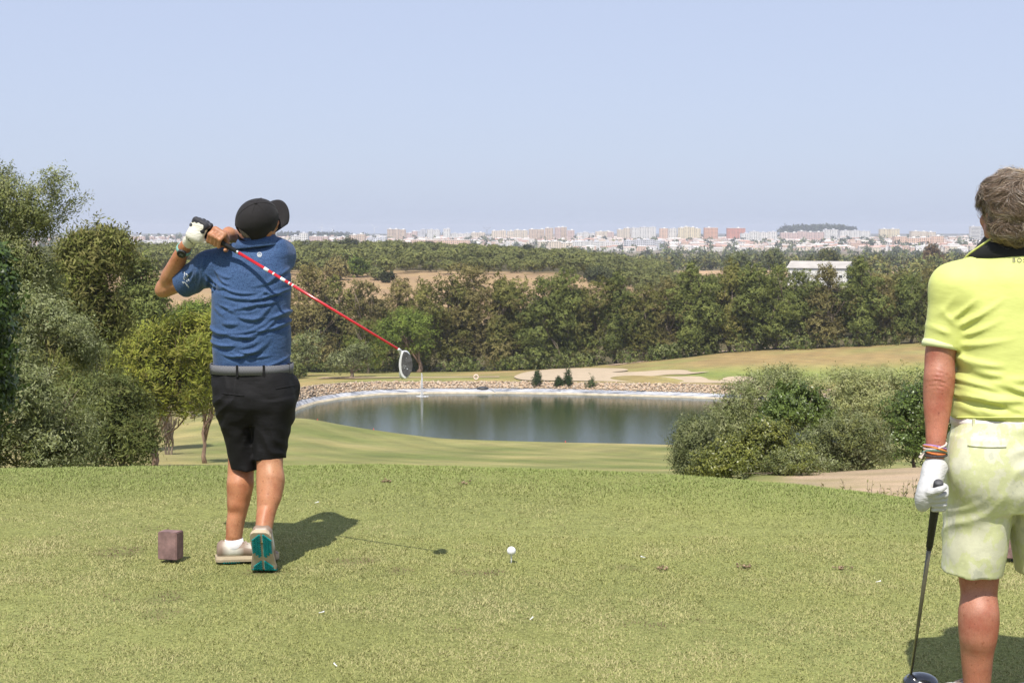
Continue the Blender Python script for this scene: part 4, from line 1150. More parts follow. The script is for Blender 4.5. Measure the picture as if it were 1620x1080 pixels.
lg = [([(sx_ * 4, sy_ * 4, 0), (sx_ * 1.2, sy_ * 1.2, hh * 0.75)], [0.35, 0.3]) for sx_ in (-1, 1) for sy_ in (-1, 1)]
for k in range(6):
    a = 4 - 2.8 * k / 6; c_ = 4 - 2.8 * (k + 1) / 6; z0 = hh * 0.75 * k / 6; z1 = hh * 0.75 * (k + 1) / 6
    lg += [([(-a, -a, z0), (c_, -c_, z1)], [0.2, 0.2]), ([(a, -a, z0), (-c_, -c_, z1)], [0.2, 0.2])]
obj('lattice', tube_np(lg, 4), m_grey, mast)
obj('arm', tube_np([([(0, 0, hh * 0.70), (-9, 0, hh * 0.86), (-8, 0, hh)], [0.35, 0.3, 0.2]), ([(0, 0, hh * 0.70), (9, 0, hh * 0.86), (8, 0, hh)], [0.35, 0.3, 0.2]), ([(-9, 0, hh * 0.86), (9, 0, hh * 0.86)], [0.25, 0.25])], 4), m_grey, mast)
# ---------------------------------------------------------------- figures: smooth distance fields turned into meshes
class Fld:
    def __init__(self, lo, hi, h):
        self.lo = np.array(lo, np.float32); self.h = h
        self.n = np.ceil((np.array(hi) - np.array(lo)) / h).astype(int) + 1
        self.ax = [(self.lo[i] + h * np.arange(self.n[i])).astype(np.float32) for i in range(3)]
        self.f = np.full(self.n, 0.5, np.float32)
    def sub(self, lo, hi):
        a = np.clip(np.floor((np.array(lo) - self.lo) / self.h).astype(int), 0, self.n)
        b = np.clip(np.ceil((np.array(hi) - self.lo) / self.h).astype(int) + 1, 0, self.n)
        sl = tuple(slice(a[i], b[i]) for i in range(3))
        return sl, self.ax[0][sl[0]][:, None, None], self.ax[1][sl[1]][None, :, None], self.ax[2][sl[2]][None, None, :]
    def put(self, lo, hi, fn, k=0.02, op='add', pad=0.06):
        lo = np.array(lo) - pad; hi = np.array(hi) + pad
        sl, x, y, z = self.sub(lo, hi)
        if 0 in self.f[sl].shape: return
        d = fn(x, y, z)
        a = self.f[sl]
        if op == 'add':
            hh = np.maximum(k - np.abs(a - d), 0) / max(k, 1e-6)
            self.f[sl] = np.minimum(a, d) - hh * hh * k * 0.25
        else:
            hh = np.maximum(k - np.abs(-a - d), 0) / max(k, 1e-6)
            self.f[sl] = -(np.minimum(-a, d) - hh * hh * k * 0.25)
    def cap(self, a, b, ra, rb, k=0.02, op='add', flat=None, cut=None):
        a = np.array(a, np.float32); b = np.array(b, np.float32)
        d = b - a; dd = float(d @ d) + 1e-9
        R = max(ra, rb)
        def fn(x, y, z):
            t = np.clip(((x - a[0]) * d[0] + (y - a[1]) * d[1] + (z - a[2]) * d[2]) / dd, 0, 1)
            qx = x - a[0] - t * d[0]; qy = y - a[1] - t * d[1]; qz = z - a[2] - t * d[2]
            if flat is not None:
                n_, s_ = flat
                c = qx * n_[0] + qy * n_[1] + qz * n_[2]
                qx = qx + n_[0] * c * (s_ - 1); qy = qy + n_[1] * c * (s_ - 1); qz = qz + n_[2] * c * (s_ - 1)
            r = np.sqrt(qx * qx + qy * qy + qz * qz) - (ra + (rb - ra) * t)
            if cut is not None:
                p, nn = cut
                r = np.maximum(r, (x - p[0]) * nn[0] + (y - p[1]) * nn[1] + (z - p[2]) * nn[2])
            return r.astype(np.float32)
        self.put(np.minimum(a, b) - R, np.maximum(a, b) + R, fn, k, op)
    def chain(self, pts, k=0.03, flat=None):
        """limb through (point, radius) pairs along a smooth spline"""
        Q = np.array([list(p) + [r_] for p, r_ in pts], float)
        Q = np.vstack([2 * Q[0] - Q[1], Q, 2 * Q[-1] - Q[-2]])
        S = []
        for i in range(1, len(Q) - 2):
            for t in np.linspace(0, 1, 6, endpoint=False):
                S.append(0.5 * (2 * Q[i] + (Q[i + 1] - Q[i - 1]) * t + (2 * Q[i - 1] - 5 * Q[i] + 4 * Q[i + 1] - Q[i + 2]) * t * t + (3 * Q[i] - Q[i - 1] - 3 * Q[i + 1] + Q[i + 2]) * t ** 3))
        S.append(Q[-2]); S = np.array(S, np.float32)
        R = S[:, 3].max()
        def fn(x, y, z):
            best = None
            for i in range(len(S) - 1):
                a, b = S[i], S[i + 1]; d = b[:3] - a[:3]; dd = float(d @ d) + 1e-9
                t = np.clip(((x - a[0]) * d[0] + (y - a[1]) * d[1] + (z - a[2]) * d[2]) / dd, 0, 1)
                r_ = np.sqrt((x - a[0] - t * d[0]) ** 2 + (y - a[1] - t * d[1]) ** 2 + (z - a[2] - t * d[2]) ** 2) - (a[3] + (b[3] - a[3]) * t)
                best = r_ if best is None else np.minimum(best, r_)
            return best.astype(np.float32)
        self.put(S[:, :3].min(0) - R, S[:, :3].max(0) + R, fn, k)
    def ell(self, c, rad, axes=None, k=0.02, op='add', cut=None):
        c = np.array(c, np.float32); R = max(rad)
        A_ = np.eye(3, dtype=np.float32) if axes is None else np.array([list(v) for v in axes], np.float32)
        def fn(x, y, z):
            X_, Y_, Z_ = x - c[0], y - c[1], z - c[2]
            q = 0; g = 0
            for i in range(3):
                u = (X_ * A_[i][0] + Y_ * A_[i][1] + Z_ * A_[i][2]) / rad[i]
                q = q + u * u; g = g + (u / rad[i]) ** 2
            k0 = np.sqrt(q); k1 = np.sqrt(g)
            r = k0 * (k0 - 1) / np.maximum(k1, 1e-5)
            if cut is not None:
                p, nn = cut
                r = np.maximum(r, (x - p[0]) * nn[0] + (y - p[1]) * nn[1] + (z - p[2]) * nn[2])
            return r.astype(np.float32)
        self.put(c - R, c + R, fn, k, op)
    def loft(self, rings, k=0.02, op='add', e=2.3, zmin=None, zmax=None):
        """rings: (z, cx, cy, rx, ry)"""
        R = np.array(sorted(rings)); lo = (np.min(R[:, 1] - R[:, 3]), np.min(R[:, 2] - R[:, 4]), R[0, 0]); hi = (np.max(R[:, 1] + R[:, 3]), np.max(R[:, 2] + R[:, 4]), R[-1, 0])
        zf = np.linspace(R[0, 0], R[-1, 0], 160)
        T = [blur(np.interp(zf, R[:, 0], R[:, i])[None, :], 15, 1)[0] for i in range(1, 5)]
        def fn(x, y, z):
            cx, cy, rx, ry = [np.interp(z, zf, t).astype(np.float32) for t in T]
            q = (np.abs((x - cx) / rx) ** e + np.abs((y - cy) / ry) ** e) ** (1 / e)
            d = (q - 1) * np.minimum(rx, ry)
            d = np.maximum(d, np.maximum(z - (R[-1, 0] if zmax is None else zmax), (R[0, 0] if zmin is None else zmin) - z))
            return d.astype(np.float32)
        self.put(lo, hi, fn, k, op)
    def warp(self, fn):
        """add fn(points) to the field near the surface"""
        m = np.abs(self.f) < 0.03
        I = np.argwhere(m)
        p = self.lo + I.astype(np.float32) * self.h
        self.f[m] += fn(p).astype(np.float32)
    def mesh(self, name, root=(0, 0, 0), colfn=None):
        f = self.f; s = f < 0
        c = np.zeros(tuple(self.n - 1), np.int8)
        for dx in (0, 1):
            for dy in (0, 1):
                for dz in (0, 1):
                    c += s[dx:self.n[0] - 1 + dx, dy:self.n[1] - 1 + dy, dz:self.n[2] - 1 + dz]
        act = (c > 0) & (c < 8)
        I = np.argwhere(act)
        idx = np.full(act.shape, -1, np.int32); idx[act] = np.arange(len(I))
        acc = np.zeros((len(I), 3)); cnt = np.zeros(len(I))
        corners = [(dx, dy, dz) for dx in (0, 1) for dy in (0, 1) for dz in (0, 1)]
        val = {cc: f[I[:, 0] + cc[0], I[:, 1] + cc[1], I[:, 2] + cc[2]] for cc in corners}
        for a in corners:
            for ax_ in range(3):
                if a[ax_] == 0:
                    b = list(a); b[ax_] = 1; b = tuple(b)
                    va, vb = val[a], val[b]
                    m = (va < 0) != (vb < 0)
                    t = va[m] / (va[m] - vb[m])
                    p = np.tile(np.array(a, float), (m.sum(), 1)); p[:, ax_] += t
                    acc[m] += p; cnt[m] += 1
        V = self.lo + (I + acc / cnt[:, None]) * self.h
        quads = []
        for ax_ in range(3):
            o1, o2 = [(1, 2), (2, 0), (0, 1)][ax_]
            sa = [slice(None)] * 3; sb = [slice(None)] * 3
            sa[ax_] = slice(0, -1); sb[ax_] = slice(1, None)
            ch = s[tuple(sa)] != s[tuple(sb)]
            J = np.argwhere(ch)
            J = J[(J[:, o1] > 0) & (J[:, o2] > 0) & (J[:, o1] < self.n[o1] - 1) & (J[:, o2] < self.n[o2] - 1)]
            e1 = np.zeros(3, int); e1[o1] = 1; e2 = np.zeros(3, int); e2[o2] = 1
            q = np.stack([idx[tuple((J - e1 - e2).T)], idx[tuple((J - e2).T)], idx[tuple(J.T)], idx[tuple((J - e1).T)]], 1)
            inside = s[tuple(J.T)]
            q[~inside] = q[~inside][:, ::-1]
            quads.append(q)
        q = np.vstack(quads); q = q[(q >= 0).all(1)]
        cols = colfn(V) if colfn is not None else None
        return mesh_np(name, V - np.array(root), q, cols)

def folds(p, specs):
    """cloth folds: (x0, z0, angle deg, length, width, amp, curve) in the x-z plane of the back; returns height"""
    out = np.zeros(len(p), np.float32)
    for (x0, z0, ang, L, w, a, cv) in specs:
        dx = p[:, 0] - x0; dz = p[:, 2] - z0
        m = (np.abs(dx) < L * 0.75 + 0.05) & (np.abs(dz) < L * 0.75 + 0.05)
        if not m.any(): continue
        dx, dz = dx[m], dz[m]
        ca, sa = math.cos(math.radians(ang)), math.sin(math.radians(ang))
        s_ = (dx * ca + dz * sa) / (L * 0.5); t_ = (-dx * sa + dz * ca) - cv * L * 0.25 * (s_ * s_)
        win = np.clip(1 - s_ * s_, 0, 1)
        q_ = t_ / (w * (0.55 + 0.45 * win))
        out[m] += a * win * (np.exp(-q_ * q_) - 0.65 * np.exp(-(q_ + 1.5) ** 2))
    return out
def frame(fwd, up=(0, 0, 1)):
    f = Vector(fwd).normalized(); r = f.cross(Vector(up)).normalized(); u = r.cross(f).normalized()
    return r, f, u
def head_field(fl, C, r, f, u):
    at_ = lambda a, b, c: C + r * a + f * b + u * c
    ax = (r, f, u)
    fl.ell(at_(0, -0.012, 0.022), (0.074, 0.094, 0.092), ax)
    fl.ell(at_(0, 0.030, -0.035), (0.062, 0.066, 0.082), ax, k=0.03)
    fl.cap(at_(0, 0.055, -0.085), at_(0, 0.066, -0.098), 0.036, 0.028, k=0.03)
    fl.cap(at_(-0.04, 0.0, -0.065), at_(0.04, 0.0, -0.065), 0.04, 0.04, k=0.03)
    fl.cap(at_(-0.034, 0.086, 0.026), at_(0.034, 0.086, 0.026), 0.010, 0.010, k=0.02)
    for s in (-1, 1):
        fl.ell(at_(s * 0.031, 0.098, 0.004), (0.017, 0.012, 0.012), ax, k=0.01, op='sub')
        fl.ell(at_(s * 0.031, 0.083, 0.004), (0.013, 0.012, 0.012), ax, k=0.004)
        fl.ell(at_(s * 0.042, 0.066, -0.03), (0.022, 0.022, 0.02), ax, k=0.02)
        fl.ell(at_(s * 0.078, -0.012, -0.006), (0.010, 0.022, 0.033), ax, k=0.008)
    fl.cap(at_(0, 0.094, 0.008), at_(0, 0.116, -0.030), 0.008, 0.014, k=0.012)
    fl.cap(at_(-0.012, 0.104, -0.034), at_(0.012, 0.104, -0.034), 0.009, 0.009, k=0.01)
    fl.cap(at_(-0.022, 0.090, -0.058), at_(0.022, 0.090, -0.058), 0.007, 0.007, k=0.008)
    fl.cap(at_(-0.018, 0.088, -0.070), at_(0.018, 0.088, -0.070), 0.008, 0.008, k=0.008)
def hand_field(fl, c, g, n, sgn, wrist, fr=0.0088, palm=True, fingers=True, thumb=True, sc=1.0, first=0, te=1):
    """fist closed round an axis g through c; n points from the axis to the back of the hand"""
    g = Vector(g).normalized(); n = Vector(n); n = (n - g * n.dot(g)).normalized(); t = g.cross(n) * sgn
    at_ = lambda a, b, d: np.array(c + n * a * sc + t * b * sc + g * d * sc)
    pol = lambda ang, rad, d: at_(rad * math.cos(math.radians(ang)), rad * math.sin(math.radians(ang)), d)
    if palm:
        for d in (-0.028, -0.009, 0.010, 0.028):
            fl.cap(at_(0.026, -0.040, d * 0.85), at_(0.034, 0.026, d), 0.0155 * sc, 0.0135 * sc, k=0.02)
        fl.cap(np.array(wrist), at_(0.027, -0.030, 0), 0.030 * sc, 0.024 * sc, k=0.025)
    if fingers:
        for i in range(4):
            d = (-0.029, -0.0095, 0.0100, 0.0290)[i]; s_ = (0.86, 1.0, 1.03, 0.98)[i]
            if te < 0: s_ = (0.98, 1.03, 1.0, 0.86)[i]
            p0 = pol(38, 0.044, d); p1 = pol(92, 0.040 * s_, d); p2 = pol(168, 0.0275, d * 1.02); p3 = pol(240 + 14 * s_, 0.0235, d * 1.03)
            fl.cap(p0, p1, fr * 1.15, fr * 1.05, k=0.006); fl.cap(p1, p2, fr * 1.05, fr, k=0.006); fl.cap(p2, p3, fr, fr * 0.86, k=0.005)
    if thumb:
        p0 = at_(0.024, -0.032, te * 0.022); p1 = at_(0.006, -0.036, te * 0.046); p2 = at_(-0.016, -0.020, te * 0.058); p3 = at_(-0.024, 0.002, te * 0.064)
        fl.cap(p0, p1, 0.0150 * sc, 0.0120 * sc, k=0.012); fl.cap(p1, p2, 0.0115 * sc, 0.0105 * sc, k=0.006); fl.cap(p2, p3, 0.0105 * sc, 0.0085 * sc, k=0.005)
def fabric_mat(name, col, dark=None, dots=0.0, rough=0.75, sheen=0.3, weave=700.0, bmp=0.25, wr=0.5, wscale=22, stretch=(1, 1, 2.5)):
    m, nt, b = base_mat(name)
    base = ramp(nt, noise(nt, 6.0), [(0.3, tuple(c * 0.9 for c in col)), (0.7, tuple(min(1, c * 1.08) for c in col))])
    if dots:
        vo = nd(nt, 'ShaderNodeTexVoronoi', Scale=dots); tc = nt.nodes.new('ShaderNodeTexCoord'); nt.links.new(tc.outputs['Object'], vo.inputs['Vector'])
        dm_ = ramp(nt, vo.outputs['Distance'], [(0.30, dark), (0.42, (1, 1, 1))])
        base = mulcol(nt, base, dm_)
    nt.links.new(base, b.inputs['Base Color'])
    b.inputs['Roughness'].default_value = rough
    b.inputs['Sheen Weight'].default_value = sheen
    b.inputs['Specular IOR Level'].default_value = 0.25
    b1 = bump(nt, b, noise(nt, wscale, 3, 0.5, stretch=stretch), wr, 0.006)
    b2 = nt.nodes.new('ShaderNodeBump'); b2.inputs['Strength'].default_value = bmp; b2.inputs['Distance'].default_value = 0.0006
    nt.links.new(noise(nt, weave, 2), b2.inputs['Height']); nt.links.new(b1.outputs[0], b2.inputs['Normal']); nt.links.new(b2.outputs[0], b.inputs['Normal'])
    return m
def skin_mat(name, col, red):
    m, nt, b = base_mat(name)
    c = ramp(nt, noise(nt, 14.0, 5, 0.6), [(0.30, tuple(v * 0.88 for v in red)), (0.52, col), (0.75, tuple(min(1, v * 1.1) for v in col))])
    c2 = ramp(nt, noise(nt, 220.0, 2, 0.5), [(0.35, 0.88), (0.7, 1.06)])
    c3 = ramp(nt, noise(nt, 75.0, 3, 0.6), [(0.30, (0.70, 0.62, 0.58)), (0.37, (1, 1, 1))])          # freckles and sun spots
    c4 = ramp(nt, noise(nt, 5.0, 3, 0.5), [(0.35, (1.05, 0.94, 0.90)), (0.65, (0.97, 1.04, 1.06))])
    nt.links.new(mulcol(nt, mulcol(nt, mulcol(nt, c, c2), c3), c4), b.inputs['Base Color'])
    b.inputs['Roughness'].default_value = 0.50; b.inputs['Specular IOR Level'].default_value = 0.40
    b.inputs['Subsurface Weight'].default_value = 0.12; b.inputs['Subsurface Radius'].default_value = (0.010, 0.004, 0.002); b.inputs['Subsurface Scale'].default_value = 1.0
    b1 = bump(nt, b, noise(nt, 26.0, 4, 0.55, stretch=(1, 1, 0.35)), 0.35, 0.006)
    b2 = nt.nodes.new('ShaderNodeBump'); b2.inputs['Strength'].default_value = 0.35; b2.inputs['Distance'].default_value = 0.0014
    nt.links.new(noise(nt, 150.0, 4, 0.6), b2.inputs['Height']); nt.links.new(b1.outputs[0], b2.inputs['Normal']); nt.links.new(b2.outputs[0], b.inputs['Normal'])
    return m
def drape(pts, bvh, lift=0.003):
    """lay points (world) on to a surface"""
    out = []
    o = Vector((0, 0, CAMZ))
    for p in pts:
        d = (Vector(p) - o).normalized()
        h = bvh.ray_cast(o + d * 2.0, d)
        out.append(tuple(h[0] - d * lift) if h[0] is not None else tuple(p))
    return out
def ring_band(C, rx, ry, z0, z1, thick, n=64, e=2.3, tilt=(0, 0)):
    V, Fq = [], []
    for i in range(n):
        a = 2 * math.pi * i / n; ca, sa = math.cos(a), math.sin(a)
        rr_ = (abs(ca) ** e + abs(sa) ** e) ** (-1 / e)
        for (o, z) in ((0, z0), (thick, z0), (thick, z1), (0, z1)):
            x = ca * rr_ * (rx + o); y = sa * rr_ * (ry + o)
            V.append((C[0] + x, C[1] + y, z + tilt[0] * x + tilt[1] * y))
    for i in range(n):
        for j in range(4):
            Fq.append((i * 4 + j, ((i + 1) % n) * 4 + j, ((i + 1) % n) * 4 + (j + 1) % 4, i * 4 + (j + 1) % 4))
    return V, Fq
def shoe(parent, root, heel, fwd, up, L=0.29, bend=0.0, mats=None, mirror=1, wk=1.0):
    """golf shoe: upper, sole with lugs; heel = world point of the heel on the sole plane"""
    f = Vector(fwd).normalized(); u = Vector(up); u = (u - f * u.dot(f)).normalized(); s = f.cross(u) * mirror
    xb = 0.70 * L
    def W(x, y, z):
        y = y * wk
        if bend and x > xb:
            c_, s_ = math.cos(bend), math.sin(bend); dx = x - xb
            x, z = xb + dx * c_ - z * s_, dx * s_ + z * c_
        return heel + f * x + s * y + u * z
    prof = [(0.0, 0.024, 0.066), (0.02, 0.033, 0.088), (0.08, 0.039, 0.100), (0.20, 0.040, 0.094), (0.32, 0.041, 0.096), (0.44, 0.043, 0.090), (0.58, 0.046, 0.074), (0.72, 0.047, 0.052), (0.84, 0.045, 0.045), (0.93, 0.036, 0.039), (0.98, 0.024, 0.032), (1.0, 0.012, 0.026)]
    V, Fq, C = [], [], []
    n = 22
    for (t, w, h) in prof:
        t2 = t
        off = 0.006 * math.sin(t * math.pi)
        for j in range(n):
            a = 2 * math.pi * j / n
            ca, sa = math.cos(a), math.sin(a)
            y = w * math.copysign(abs(ca) ** 0.75, ca); z = 0.018 + (h - 0.018) * (0.5 + 0.5 * math.copysign(abs(sa) ** 0.8, sa))
            if sa > 0.2: y *= 1 - 0.42 * (sa - 0.2)
            V.append(tuple(W(t * L, y + off, z) - root))
            d = t + 0.35 * (z / 0.09)
            beige = (t < 0.19 and z > 0.030) or (0.56 < d < 0.80) or (t > 0.90)
            C.append((0.23, 0.165, 0.12) if beige else (0.62, 0.59, 0.51))
    for i in range(len(prof) - 1):
        for j in range(n):
            Fq.append((i * n + j, i * n + (j + 1) % n, (i + 1) * n + (j + 1) % n, (i + 1) * n + j))
    me = bpy.data.meshes.new('shoe_upper')
    me.from_pydata(V, [], Fq + [tuple(range(n))[::-1], tuple(range((len(prof) - 1) * n, len(prof) * n))])
    for p in me.polygons: p.use_smooth = True
    a = me.color_attributes.new('Col', 'FLOAT_COLOR', 'POINT'); a.data.foreach_set('color', np.hstack([np.array(C), np.ones((len(C), 1))]).astype(np.float32).ravel())
    sh = obj('shoe', me, mats['upper'], parent)
    # sole
    V, Fq = [], []
    N = 40
    out = []
    for i in range(N + 1):
        t = i / N; w = np.interp(t, [0, .02, .08, .2, .4, .58, .72, .84, .93, .98, 1], [.024, .034, .041, .041, .040, .046, .050, .049, .041, .028, .010])
        out.append((t * L * 1.03 - 0.006, w, 0.006 * math.sin(t * math.pi)))
    for (x, w, o_) in out:
        for (y, z) in ((-w, 0.0), (-w - 0.002, 0.012), (-w + 0.002, 0.026), (w - 0.002, 0.026), (w + 0.002, 0.012), (w, 0.0)):
            V.append(tuple(W(x, y + o_, z) - root))
    for i in range(N):
        for j in range(6):
            Fq.append((i * 6 + j, i * 6 + (j + 1) % 6, (i + 1) * 6 + (j + 1) % 6, (i + 1) * 6 + j))
    me = bpy.data.meshes.new('sole'); me.from_pydata(V, [], Fq + [tuple(range(6))[::-1], tuple(range(N * 6, N * 6 + 6))])
    sole = obj('sole', me, mats['sole'], sh)
    V, Fq = [], []
    def lug(x, y, ang, l, w, h):
        o = len(V); ca, sa = math.cos(ang), math.sin(ang)
        for zz, k in ((0.002, 1.0), (-h, 0.72)):
            for (a_, b_) in ((-l, -w), (l, -w), (l, w), (-l, w)):
                V.append(tuple(W(x + (a_ * ca - b_ * sa) * k, y + (a_ * sa + b_ * ca) * k, zz) - root))
        for q_ in ((0, 1, 5, 4), (1, 2, 6, 5), (2, 3, 7, 6), (3, 0, 4, 7), (4, 5, 6, 7)): Fq.append(tuple(o + i for i in q_))
    for (x0, x1, wmax) in ((0.010, 0.130, 0.039), (0.160, 0.280, 0.045)):
        x = x0
        while x < x1:
            t = (x - x0) / (x1 - x0); ww = wmax * math.sqrt(max(0.05, 1 - (2 * t - 1) ** 2 * 0.85))
            y = 0.011
            while y < ww:
                for sg in (-1, 1): lug(x, sg * y + 0.006, sg * 0.7, 0.0088, 0.0042, 0.006)
                y += 0.0105
            x += 0.0115
    me = bpy.data.meshes.new('tread'); me.from_pydata(V, [], Fq)
    tag(obj('tread', me, mats['tread'], sh), kind='stuff')
    V, Fq = [], []
    lug_m = len(V)
    for (x, l) in ((0.13, 0.12),):
        o = 0
        for zz, k in ((0.001, 1.0), (-0.004, 0.8)):
            for (a_, b_) in ((-l * 0.72, -0.006), (l, -0.006), (l, 0.006), (-l * 0.72, 0.006)): V.append(tuple(W(x + a_, b_ * k + 0.006, zz) - root))
        for q_ in ((0, 1, 5, 4), (1, 2, 6, 5), (2, 3, 7, 6), (3, 0, 4, 7), (4, 5, 6, 7)): Fq.append(q_)
    me = bpy.data.meshes.new('sole_rib'); me.from_pydata(V, [], Fq)
    obj('sole_rib', me, mats['rib'], sh)
    # laces
    lc = []
    for t in (0.40, 0.47, 0.54, 0.61):
        h = np.interp(t, [p[0] for p in prof], [p[2] for p in prof])
        lc.append(([W(t * L, -0.020, h - 0.006) - root, W(t * L, 0.004, h + 0.004) - root, W(t * L + 0.006, 0.028, h - 0.006) - root], [0.0028] * 3))
    obj('laces', tube_np(lc, 5), mats['lace'], sh)
    return W
m_sh_up, nt, b = base_mat('shoe_upper_mat')
at = nd(nt, 'ShaderNodeAttribute', attribute_name='Col')
nt.links.new(mulcol(nt, at.outputs['Color'], ramp(nt, noise(nt, 30.0), [(0.3, 0.92), (0.7, 1.05)])), b.inputs['Base Color']); b.inputs['Roughness'].default_value = 0.6
bump(nt, b, noise(nt, 300.0, 2), 0.2, 0.0008)
SHOE = {'upper': m_sh_up, 'sole': simple('shoe_sole_mat', (0.42, 0.34, 0.23), 0.7, 0.12, 30), 'tread': simple('shoe_tread_mat', (0.0, 0.20, 0.20), 0.45, 0.25, 40), 'rib': simple('shoe_rib_mat', (0.30, 0.22, 0.10), 0.6, 0.15, 40), 'lace': simple('lace_mat', (0.38, 0.28, 0.24), 0.8, 0.1)}

# ================================================================ the golfer in the blue polo
GD = 6.80
gz = lambda py, D=GD: zpy(D, py)
def ringpx(py, l, rr_, dep, D=GD, dy=0.0):
    return (zpy(D, py), (XD(l, D) + XD(rr_, D)) / 2, D + dy, (XD(rr_, D) - XD(l, D)) / 2, dep)
groot = Vector((XD(385, 6.7), 6.7, 0.0))
golfer = empty('person', groot)
tag(golfer, 'golfer in blue polo and black shorts finishing a swing, seen from behind', 'person')
A_ = P(303, 355, 6.72); B_ = P(630, 552, 6.43)
gdir = (B_ - A_).normalized()
# --- body
bf = Fld((XD(225, 6.8), 6.25, -0.02), (XD(490, 6.8), 7.30, 1.86), 0.0055)
hC = P(409, 351, 6.76)
yaw, pit = math.radians(24), math.radians(47)
hr, hf, hu = frame((math.sin(yaw) * math.cos(pit), math.cos(yaw) * math.cos(pit), math.sin(pit)))
_rl = Matrix.Rotation(math.radians(30), 3, 'Y')
hr, hf, hu = _rl @ hr, _rl @ hf, _rl @ hu
head_field(bf, hC, hr, hf, hu)
bf.cap(P(410, 366, 6.775), P(406, 398, 6.80), 0.060, 0.066, k=0.03)
bf.loft([ringpx(590, 345, 454, 0.12), ringpx(500, 343, 456, 0.13), ringpx(430, 350, 456, 0.125), ringpx(400, 375, 440, 0.09)], k=0.05)
# left arm (bare forearm raised, elbow out)
sL, eL, wL = P(334, 426, 6.81), P(260, 456, 6.96), P(294, 388, 6.77)
bf.chain([(sL, 0.054), (sL.lerp(eL, 0.5), 0.051), (eL + (sL - eL) * 0.12, 0.044), (eL, 0.040), (eL.lerp(wL, 0.14), 0.040), (eL.lerp(wL, 0.36), 0.0435), (eL.lerp(wL, 0.7), 0.036), (wL, 0.029)], k=0.03)
bf.cap(eL, P(254, 461, 6.96), 0.030, 0.022, k=0.03)
# right arm folded across the chin
sR, eR, wR = P(450, 402, 6.88), P(416, 393, 7.13), P(362, 371, 6.83)
cR = A_ + gdir * 0.150
nR = Vector((0.2, 0.35, 0.9))
bf.chain([(sR, 0.055), (sR.lerp(eR, 0.6), 0.050), (eR, 0.043), (eR.lerp(wR, 0.35), 0.047), (eR.lerp(wR, 0.7), 0.040), (wR, 0.032)], k=0.03)
hand_field(bf, cR, gdir, nR, 1, wR, te=1)
# legs
LEGL = [(374, 640, 6.83, 0.080), (381, 712, 6.84, 0.064), (381, 745, 6.83, 0.0625), (380, 772, 6.81, 0.0605), (376, 805, 6.795, 0.0490), (371, 838, 6.78, 0.0405), (370, 862, 6.78, 0.039)]
LEGR = [(428, 640, 6.80, 0.080), (427, 705, 6.76, 0.066), (427, 740, 6.73, 0.0630), (427.5, 768, 6.70, 0.0620), (423, 800, 6.645, 0.0490), (418, 830, 6.59, 0.0405), (415, 850, 6.555, 0.038)]
for LG in (LEGL, LEGR):
    bf.chain([(P(*l[:3]), l[3]) for l in LG], k=0.03)
bf.cap(P(377, 765, 6.79), P(375, 795, 6.775), 0.046, 0.030, k=0.04); bf.cap(P(429, 758, 6.69), P(427, 785, 6.655), 0.044, 0.030, k=0.05)
bf.cap(P(371, 820, 6.765), P(370, 848, 6.755), 0.016, 0.018, k=0.03); bf.cap(P(418, 812, 6.595), P(416, 832, 6.56), 0.016, 0.017, k=0.03)
_sk = SN(71, 9.0)
bf.warp(lambda p: 0.0012 * _sk(p))
m_skin = skin_mat('skin_tan', (0.44, 0.200, 0.100), (0.40, 0.155, 0.075))
obj('body', bf.mesh('body', groot), m_skin, golfer)
m_eye = simple('eye_mat', (0.75, 0.73, 0.70), 0.2, 0.05)
# --- polo shirt
sf = Fld((XD(270, 6.8), 6.55, gz(592)), (XD(485, 6.8), 7.18, gz(368)), 0.0048)
sf.loft([ringpx(592, 337, 459, 0.136), ringpx(575, 337, 459, 0.140), ringpx(545, 336, 460, 0.148), ringpx(500, 335, 461, 0.150), ringpx(460, 337, 462, 0.148), ringpx(432, 343, 462, 0.142), ringpx(410, 354, 460, 0.125), ringpx(397, 368, 456, 0.105), ringpx(390, 380, 440, 0.085)], k=0.03)
hemL = P(289, 452, 6.905); axL = (P(262, 462, 6.95) - P(335, 424, 6.82)).normalized()
sf.cap(P(362, 412, 6.80), P(332, 424, 6.815), 0.078, 0.080, k=0.05)
sf.cap(P(332, 424, 6.815), P(276, 457, 6.93), 0.082, 0.068, k=0.03, cut=(hemL, axL))
sf.cap(P(436, 398, 6.80), P(444, 404, 6.86), 0.068, 0.070, k=0.04)
hemR = P(432, 402, 7.05); axR = (eR - sR).normalized()
sf.cap(P(444, 404, 6.86), P(418, 398, 7.10), 0.072, 0.066, k=0.03, cut=(hemR, axR))
sf.cap(P(404, 402, 6.80), P(382, 408, 6.80), 0.062, 0.062, k=0.04); sf.cap(P(404, 402, 6.80), P(434, 400, 6.80), 0.062, 0.066, k=0.04)
wn1 = SN(72, 3.2, 7); wn2 = SN(73, 6.5, 7); wn3 = SN(74, 2.0, 6)
xcG = XD(400, 6.8); zcG = gz(480)
frng = random.Random(17)
GF = []
for i in range(30):                                   # arcs gathered from the waist and flank, rising to the turned shoulder
    x = xcG + frng.uniform(-0.17, 0.17); t = frng.random() ** 1.4
    z = gz(572) + (gz(455) - gz(572)) * t
    u = (x - xcG) / 0.18
    ang = -16 + 34 * (u * 0.5 + 0.5) + frng.gauss(0, 9) + 8 * (1 - t)
    GF.append((x, z, ang, frng.uniform(0.09, 0.24), frng.uniform(0.0065, 0.011), frng.uniform(0.004, 0.0095), frng.uniform(0.1, 0.6)))
for i in range(9):
    GF.append((xcG + frng.uniform(0.02, 0.17), gz(frng.uniform(425, 520)), frng.uniform(18, 48), frng.uniform(0.08, 0.17), 0.0085, frng.uniform(0.003, 0.007), 0.3))
